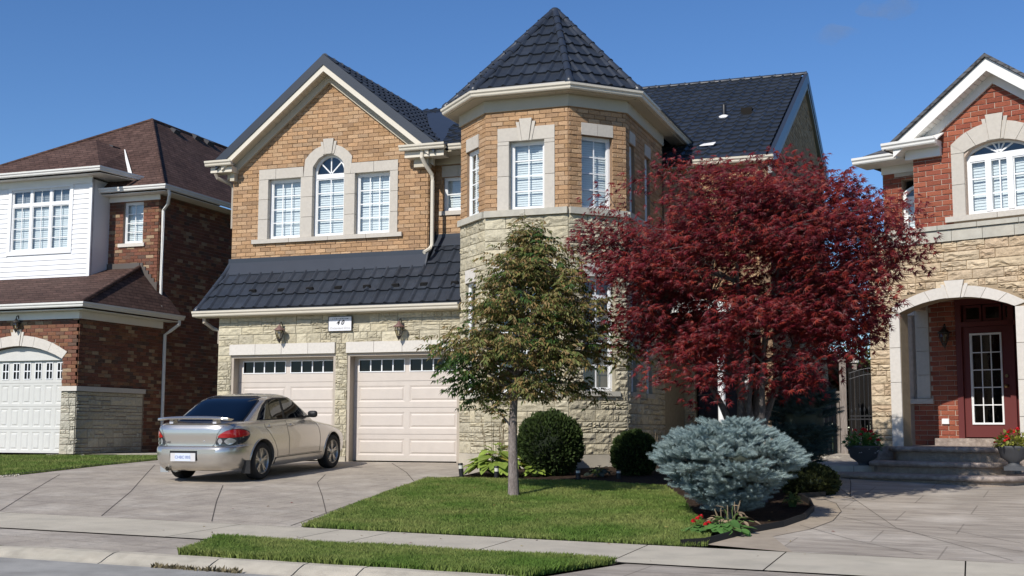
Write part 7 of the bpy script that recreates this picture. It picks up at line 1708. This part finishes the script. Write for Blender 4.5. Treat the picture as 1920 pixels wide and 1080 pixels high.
# ---- hostas: every large leaf a part
M_HOSTA = mat('lime_hosta_leaf', (.33,.42,.075), .5, c2=(.24,.34,.06), vs=12, isl=.18, spec=.35, trans=.3); M_HOSTAY = mat('yellowing_hosta_leaf', (.42,.36,.07), .55, isl=.1, trans=.3)
def hleaf(wd=.36):
    V = []; Fs = []; n = 7; m_ = 4
    for j in range(n):
        y = j/(n-1); w_ = wd*math.sin(PI*min(1, y**.75))**.8 if 0 < y < 1 else .02
        for i in range(m_+1): x = (i/m_-.5)*2; V.append((x*w_, y, -.35*y*y+.12*abs(x)*(1-y)))
    for j in range(n-1):
        for i in range(m_): a = j*(m_+1)+i; Fs.append((a, a+1, a+m_+2, a+m_+1))
    me = bpy.data.meshes.new('leaf'); me.from_pydata(V, [], Fs); me.polygons.foreach_set('use_smooth', [True]*len(Fs)); me.update(); return me
def leafplant(name, label, cat, base, n, spread, hgt, ls, m, m2=None, p2=.1, seed=1, wd=.36, grp=None, stalks=0, sh=1.):
    r_ = random.Random(seed); t = thing(name, base, label, cat, grp); b = Vector(base); lm_ = hleaf(wd); lm_.materials.append(m); lm2 = None
    if m2: lm2 = lm_.copy(); lm2.materials.clear(); lm2.materials.append(m2)
    mb = MB()
    for i in range(n):
        th = r_.uniform(0, 2*PI); q_ = math.sqrt(r_.random()); p = b+Vector((math.cos(th)*q_*spread, math.sin(th)*q_*spread, hgt*(1.05-q_*.75)*r_.uniform(.75, 1.1)))
        mb.tube([b+Vector((math.cos(th)*.04, math.sin(th)*.04, 0)), b.lerp(p, .6)+Vector((0, 0, .05)), p], .006, 4)
        D = Vector((math.cos(th), math.sin(th), r_.uniform(-.3, .35)+(.5 if q_ < .3 else 0))).normalized(); x = D.cross(Vector((r_.uniform(-.3, .3), r_.uniform(-.4, .1), 1))).normalized(); z = x.cross(D); s = ls*r_.uniform(.7, 1.2)
        M = Matrix(((x.x*s, D.x*s, z.x*s, p.x), (x.y*s, D.y*s, z.y*s, p.y), (x.z*s, D.z*s, z.z*s, p.z), (0, 0, 0, 1)))
        obj('leaf', lm2 if (m2 and r_.random() < p2) else lm_, None, t, M)
    mb.build('stem', M_STEM, t)
    if stalks:
        mb = MB()
        for i in range(stalks):
            x = b.x+r_.uniform(-.25, .25); y = b.y+r_.uniform(-.1, .2); h_ = r_.uniform(.55, .95)*sh; l_ = r_.uniform(-.15, .1)
            mb.tube([(x, y, b.z+.1), (x+l_*.4, y, b.z+h_*.6), (x+l_, y, b.z+h_)], [.006, .005, .003], 4)
            for k in range(6): zz_ = .6+.065*k; mb.lathe((x+l_*zz_, y, b.z+h_*zz_), [(.001, -.02), (.009, 0), (.001, .02)], 5)
        mb.build('flower_stalk', M_DRY, t)
    return t
M_STEM = mat('green_stem', (.10,.15,.04), .7); M_DRY = mat('dry_stalk', (.20,.15,.09), .8)
b = gnd(925, 893); leafplant('hosta', 'lime green hosta clump with dry flower stalks beside the young tree trunk', 'plant', (b.x+.02, b.y+.1, b.z), 95, .42, .52, .25, M_HOSTA, M_HOSTAY, .12, 21, stalks=11, sh=1.15)
b = gnd(1003, 893); leafplant('hosta', 'small lime green hosta at the foot of the large cedar bush', 'plant', (b.x, b.y, b.z), 24, .16, .2, .12, M_HOSTA, None, 0, 22)
M_HEART = mat('heart_leaf', (.10,.21,.05), .5, isl=.2, spec=.35, trans=.25)
b = gnd(1352, 1000); leafplant('leafy_plant', 'low plant with heart shaped green leaves below the blue spruce beside the red flowers', 'plant', (b.x, b.y, b.z), 46, .30, .17, .12, M_HEART, None, 0, 23, wd=.5)
M_DKLF = mat('dark_leaf', (.03,.04,.025), .6, isl=.3)
b = gnd(1125, 893); leafplant('leafy_plant', 'low dark leafy plant on the bed edge between the two round cedars', 'plant', (b.x, b.y, b.z), 26, .22, .16, .11, M_DKLF, None, 0, 24, wd=.4)
b = gnd(1486, 950); leafplant('leafy_plant', 'small yellow-green plant at the right end of the bed under the blue spruce', 'plant', (b.x, b.y, b.z), 44, .12, .20, .055, mat('yellow_green_leaf', (.22,.23,.05), .6, isl=.2, trans=.3), None, 0, 25, wd=.45)
b = at(1252, 870, 21.9); t = leafplant('leafy_plant', 'thin dry seed stalks above the small cedar bush in front of the shaded entry', 'plant', (b.x, 21.9, zg(b.x, 21.9)), 6, .1, .15, .08, M_DKLF, None, 0, 26, stalks=7, sh=.9)
# dried plants round the spruce foot
b = gnd(1370, 990); leafplant('dried_plant', 'withered brown plant under the blue spruce behind the heart leaved plant', 'plant', (b.x, b.y, b.z), 20, .28, .26, .09, mat('withered_leaf', (.25,.18,.11), .8, isl=.3), None, 0, 27, wd=.3, stalks=6, sh=.35)
# ---- red flowers
M_RED = mat('scarlet_petal', (.55,.012,.018), .5, isl=.2, trans=.2); M_PINK = mat('white_petal', (.75,.72,.75), .5)
def flower(parent, c, r, m, n=26, seed=1, name='flower'):
    r_ = random.Random(seed); mb = MB()
    for i in range(n):
        v = Vector((r_.gauss(0, 1), r_.gauss(0, 1), abs(r_.gauss(0, 1))*.9+.1)).normalized(); a = v.cross(Vector((0.3, .1, 1))).normalized(); b_ = v.cross(a); p = c+v*r*.45; q_ = r*.55
        mb.add([p-a*q_*.5, p+b_*q_*.5+v*q_*.3, p+a*q_*.5+v*q_*.1, p-b_*q_*.5+v*q_*.35], [(0, 1, 2, 3)])
    return mb.build(name, m, parent)
b = gnd(1312, 1000); t = leafplant('geranium', 'scarlet flowering geranium at the front lawn edge below the blue spruce', 'flower', (b.x, b.y, b.z), 26, .2, .12, .08, M_HEART, None, 0, 31, wd=.6)
for i, (px, py) in enumerate(((1308, 973), (1323, 984), (1300, 978), (1330, 981), (1314, 969), (1272, 999))): flower(t, at(px, py, b.y-.02), .05 if i < 5 else .03, M_RED, seed=i)
# ---- planters by the porch
M_URN = mat('dark_grey_urn', (.07,.072,.078), .6, var=.1)
def planter(label, base, seed, green, s=1.):
    t = thing('flower_planter', base, label, 'planter', 'flower urns by the porch steps'); b = Vector(base)
    mb = MB(); mb.box((b.x-.15*s, b.y-.15*s, b.z), (b.x+.15*s, b.y+.15*s, b.z+.06*s)); mb.lathe(b, [(.13*s, .06*s), (.08*s, .10*s), (.09*s, .13*s), (.19*s, .20*s), (.225*s, .32*s), (.25*s, .345*s), (.25*s, .37*s), (.22*s, .37*s), (.2*s, .33*s)], 20); mb.build('urn', M_URN, t)
    r_ = random.Random(seed); n = 420; g = np.random.default_rng(seed); d = g.normal(size=(n, 3)); d[:, 2] = np.abs(d[:, 2])*.8-.15; d /= np.linalg.norm(d, axis=1, keepdims=True)
    P = np.array([b.x, b.y, b.z+.38*s])+d*g.uniform(.1, .27, n)[:, None]*s*np.array([1.05, 1, .8]); D = d+g.normal(0, .4, (n, 3)); obj('foliage', scatter('foliage', lf_t*np.array([1.5,1,1]), lf_f, frames(D, np.tile([0,0,1.], (n,1))+g.normal(0,.3,(n,3)), g.uniform(.05,.09,n)*s), P), green, t)
    for i in range(16):
        th = r_.uniform(0, 2*PI); q_ = r_.uniform(.05, .27)*s; flower(t, Vector((b.x+math.cos(th)*q_, b.y+math.sin(th)*q_, b.z+(.66-.9*q_/s+r_.uniform(-.04, .04))*s)), .055*s, M_RED, 18, i)
    if seed == 51:
        for i in range(26):
            th = r_.uniform(PI, 2*PI); flower(t, Vector((b.x+math.cos(th)*.26, b.y+math.sin(th)*.26, b.z+r_.uniform(.28, .48))), .022, M_PINK, 7, i)
    return t
pb = R1.p(.12, -.51, .62); planter('dark urn of red geraniums with trailing white flowers at the left porch pier', (pb.x, pb.y, -.505-.18), 51, M_HEART, 1.15)
pb = at(1902, 882, 20.85); planter('dark grey urn of red flowers and yellow-green leaves on the steps at the right edge', (pb.x, pb.y, pb.z), 52, mat('lime_leaf', (.26,.27,.05), .6, isl=.2, trans=.3), 1.0)
# ---- path lights
def path_light(px, pyb, label, h=.24, lean=.0):
    b = gnd(px, pyb); t = thing('path_light', b, label, 'garden light', 'black path lights along the bed'); ax = Vector((lean, 0, 1)).normalized()
    mb = MB(); mb.lathe(b, [(.042, -.05), (.042, h*.62)], 14, axis=ax); mb.build('base', M_BLACK, t)
    mb = MB(); mb.lathe(b+ax*h*.62, [(.036, 0), (.036, h*.25)], 14, axis=ax); mb.build('lens', mat('path_lens', (.62,.60,.52), .4) if 'path_lens' not in bpy.data.materials else bpy.data.materials['path_lens'], t)
    mb = MB(); mb.lathe(b+ax*h*.87, [(.043, 0), (.043, h*.1), (.03, h*.13)], 14, axis=ax); mb.build('cap', M_BLACK, t); return t
path_light(866, 896, 'black path light leaning at the lawn corner beside the driveway', .25, -.12); path_light(931, 901, 'black path light standing in front of the lime green hosta', .24)
path_light(1084, 898, 'small black path light at the right foot of the large cedar bush', .16); path_light(1160, 897, 'small black path light left of the smaller cedar bush', .14)
# ---- far trees
M_FAR = mat('far_tree_leaf', (.06,.09,.025), .7, c2=(.10,.11,.03), vs=.8, isl=.35, trans=.2); M_FARO = mat('far_autumn_leaf', (.22,.10,.03), .7, isl=.3, trans=.2)
def fartree(label, px, pyt, Y, r, m, seed, zb=-.7):
    c = at(px, pyt, Y); g = np.random.default_rng(seed); t = thing('garden_tree', (c.x, Y, zb), label, 'tree'); Hh = c.z-zb; n = 5200
    cl = g.normal(size=(60, 3)); cl /= np.linalg.norm(cl, axis=1, keepdims=True); cl *= g.uniform(.3, 1, (60, 1)); ctr_ = np.array([c.x, Y, zb+Hh*.62]); rad3 = np.array([r, r, Hh*.38])
    P = ctr_+(cl[g.integers(0, 60, n)]+g.normal(0, .16, (n, 3)))*rad3; D = g.normal(size=(n, 3)); obj('crown', scatter('crown', lf_t*np.array([1.6,1,1]), lf_f, frames(D, sphere_pts(n), g.uniform(.12, .24, n)), P), m, t)
    mb = MB(); mb.tube([(c.x, Y, zb), (c.x, Y, zb+Hh*.8)], [.14, .05], 8)
    for i in range(8): th = i*2.4; mb.tube([(c.x, Y, zb+Hh*(.3+.05*i)), (c.x+math.cos(th)*r*.6, Y+math.sin(th)*r*.6, zb+Hh*(.45+.05*i))], [.06, .02], 5)
    mb.build('trunk', M_BARK, t)
fartree('green tree in the back garden seen above the iron gate', 1612, 655, 47, 2.3, M_FAR, 61); fartree('taller green tree behind the red brick house seen at the gap', 1650, 648, 52, 2.0, M_FAR, 62); fartree('orange-brown autumn tree seen left of the gate post', 1568, 668, 42, 1.3, M_FARO, 63)
# weeds in the gutter joint
N = 260; P = np.zeros((N, 3)); x0w = gnd(270, 1066); x1w = gnd(450, 1074); P[:, 0] = rng.uniform(x0w.x, x1w.x, N); P[:, 1] = 10.36+rng.normal(0, .015, N); P[:, 2] = [curbz(x, 0)+.0 for x in P[:, 0]]
D = np.stack([rng.normal(0, .5, N), rng.normal(0, .5, N), np.ones(N)*.8], 1); o = obj('weeds', scatter('weeds', lf_t, lf_f, frames(D, sphere_pts(N), rng.uniform(.03, .09, N)), P), mat('dry_weed', (.16,.13,.07), .8, isl=.3), kind='stuff'); tag(o, 'dry weeds growing along the gutter joint of the curb', 'weeds')
# drifting wisp clouds, far beyond everything
def cloud(px, py, Y, sx, sz, label):
    c = at(px, py, Y); o = MB(); V = []; n, q_ = 24, 12
    for j in range(q_+1):
        for i in range(n): t = PI*j/q_; a = 2*PI*i/n; V.append((c.x+sx*math.sin(t)*math.cos(a)*(1+.2*math.sin(3*a)), Y+sx*.6*math.sin(t)*math.sin(a), c.z+sz*math.cos(t)*(1+.3*math.sin(2*a))))
    o.add(V, [(j*n+i, j*n+(i+1) % n, (j+1)*n+(i+1) % n, (j+1)*n+i) for j in range(q_) for i in range(n)], True)
    m = bpy.data.materials.get('cloud_vapour')
    if not m:
        m = bpy.data.materials.new('cloud_vapour'); m.use_nodes = True; t = m.node_tree; t.nodes.remove(t.nodes['Principled BSDF']); pv = t.nodes.new('ShaderNodeVolumePrincipled'); pv.inputs['Density'].default_value = .0015
        lk(t, pv.outputs[0], t.nodes['Material Output'].inputs['Volume'])
        no = t.nodes.new('ShaderNodeTexNoise'); no.inputs['Scale'].default_value = .02; no.inputs['Detail'].default_value = 5; geo = t.nodes.new('ShaderNodeNewGeometry'); lk(t, geo.outputs['Position'], no.inputs['Vector'])
        mr = t.nodes.new('ShaderNodeMapRange'); mr.inputs['From Min'].default_value = .45; mr.inputs['From Max'].default_value = .75; mr.inputs['To Max'].default_value = .03; lk(t, no.outputs['Fac'], mr.inputs['Value']); lk(t, mr.outputs[0], pv.inputs['Density'])
    ob = o.build('cloud', m, kind='stuff'); tag(ob, label, 'cloud')
cloud(1570, 66, 1400, 30, 11, 'faint small wisp of cloud in the blue sky above the main roof ridge')
cloud(1662, 12, 1500, 34, 14, 'faint cloud wisp at the top edge of the sky toward the right')
# a few fallen leaves
N = 90; P = np.zeros((N, 3))
for i in range(N):
    x, y = random.uniform(-9.5, -1.5), random.uniform(12.2, 19.5); P[i] = (x, y, zg(x, y)+(.05 if -8.4 < x < -3.2 and y > 13.7 else .006))
o = obj('fallen_leaves', scatter('fallen_leaves', lf_t, lf_f, frames(np.stack([rng.normal(size=N), rng.normal(size=N), np.zeros(N)], 1), np.tile([0, 0, 1.], (N, 1))+rng.normal(0, .2, (N, 3)), rng.uniform(.03, .06, N)), P), mat('fallen_leaf', (0,0,0), .7, pal=[(.28,.16,.06),(.2,.04,.03),(.32,.25,.08),(.16,.10,.05)], isl=.2), kind='stuff'); tag(o, 'a few small fallen leaves on the front lawn and pavement', 'leaves')
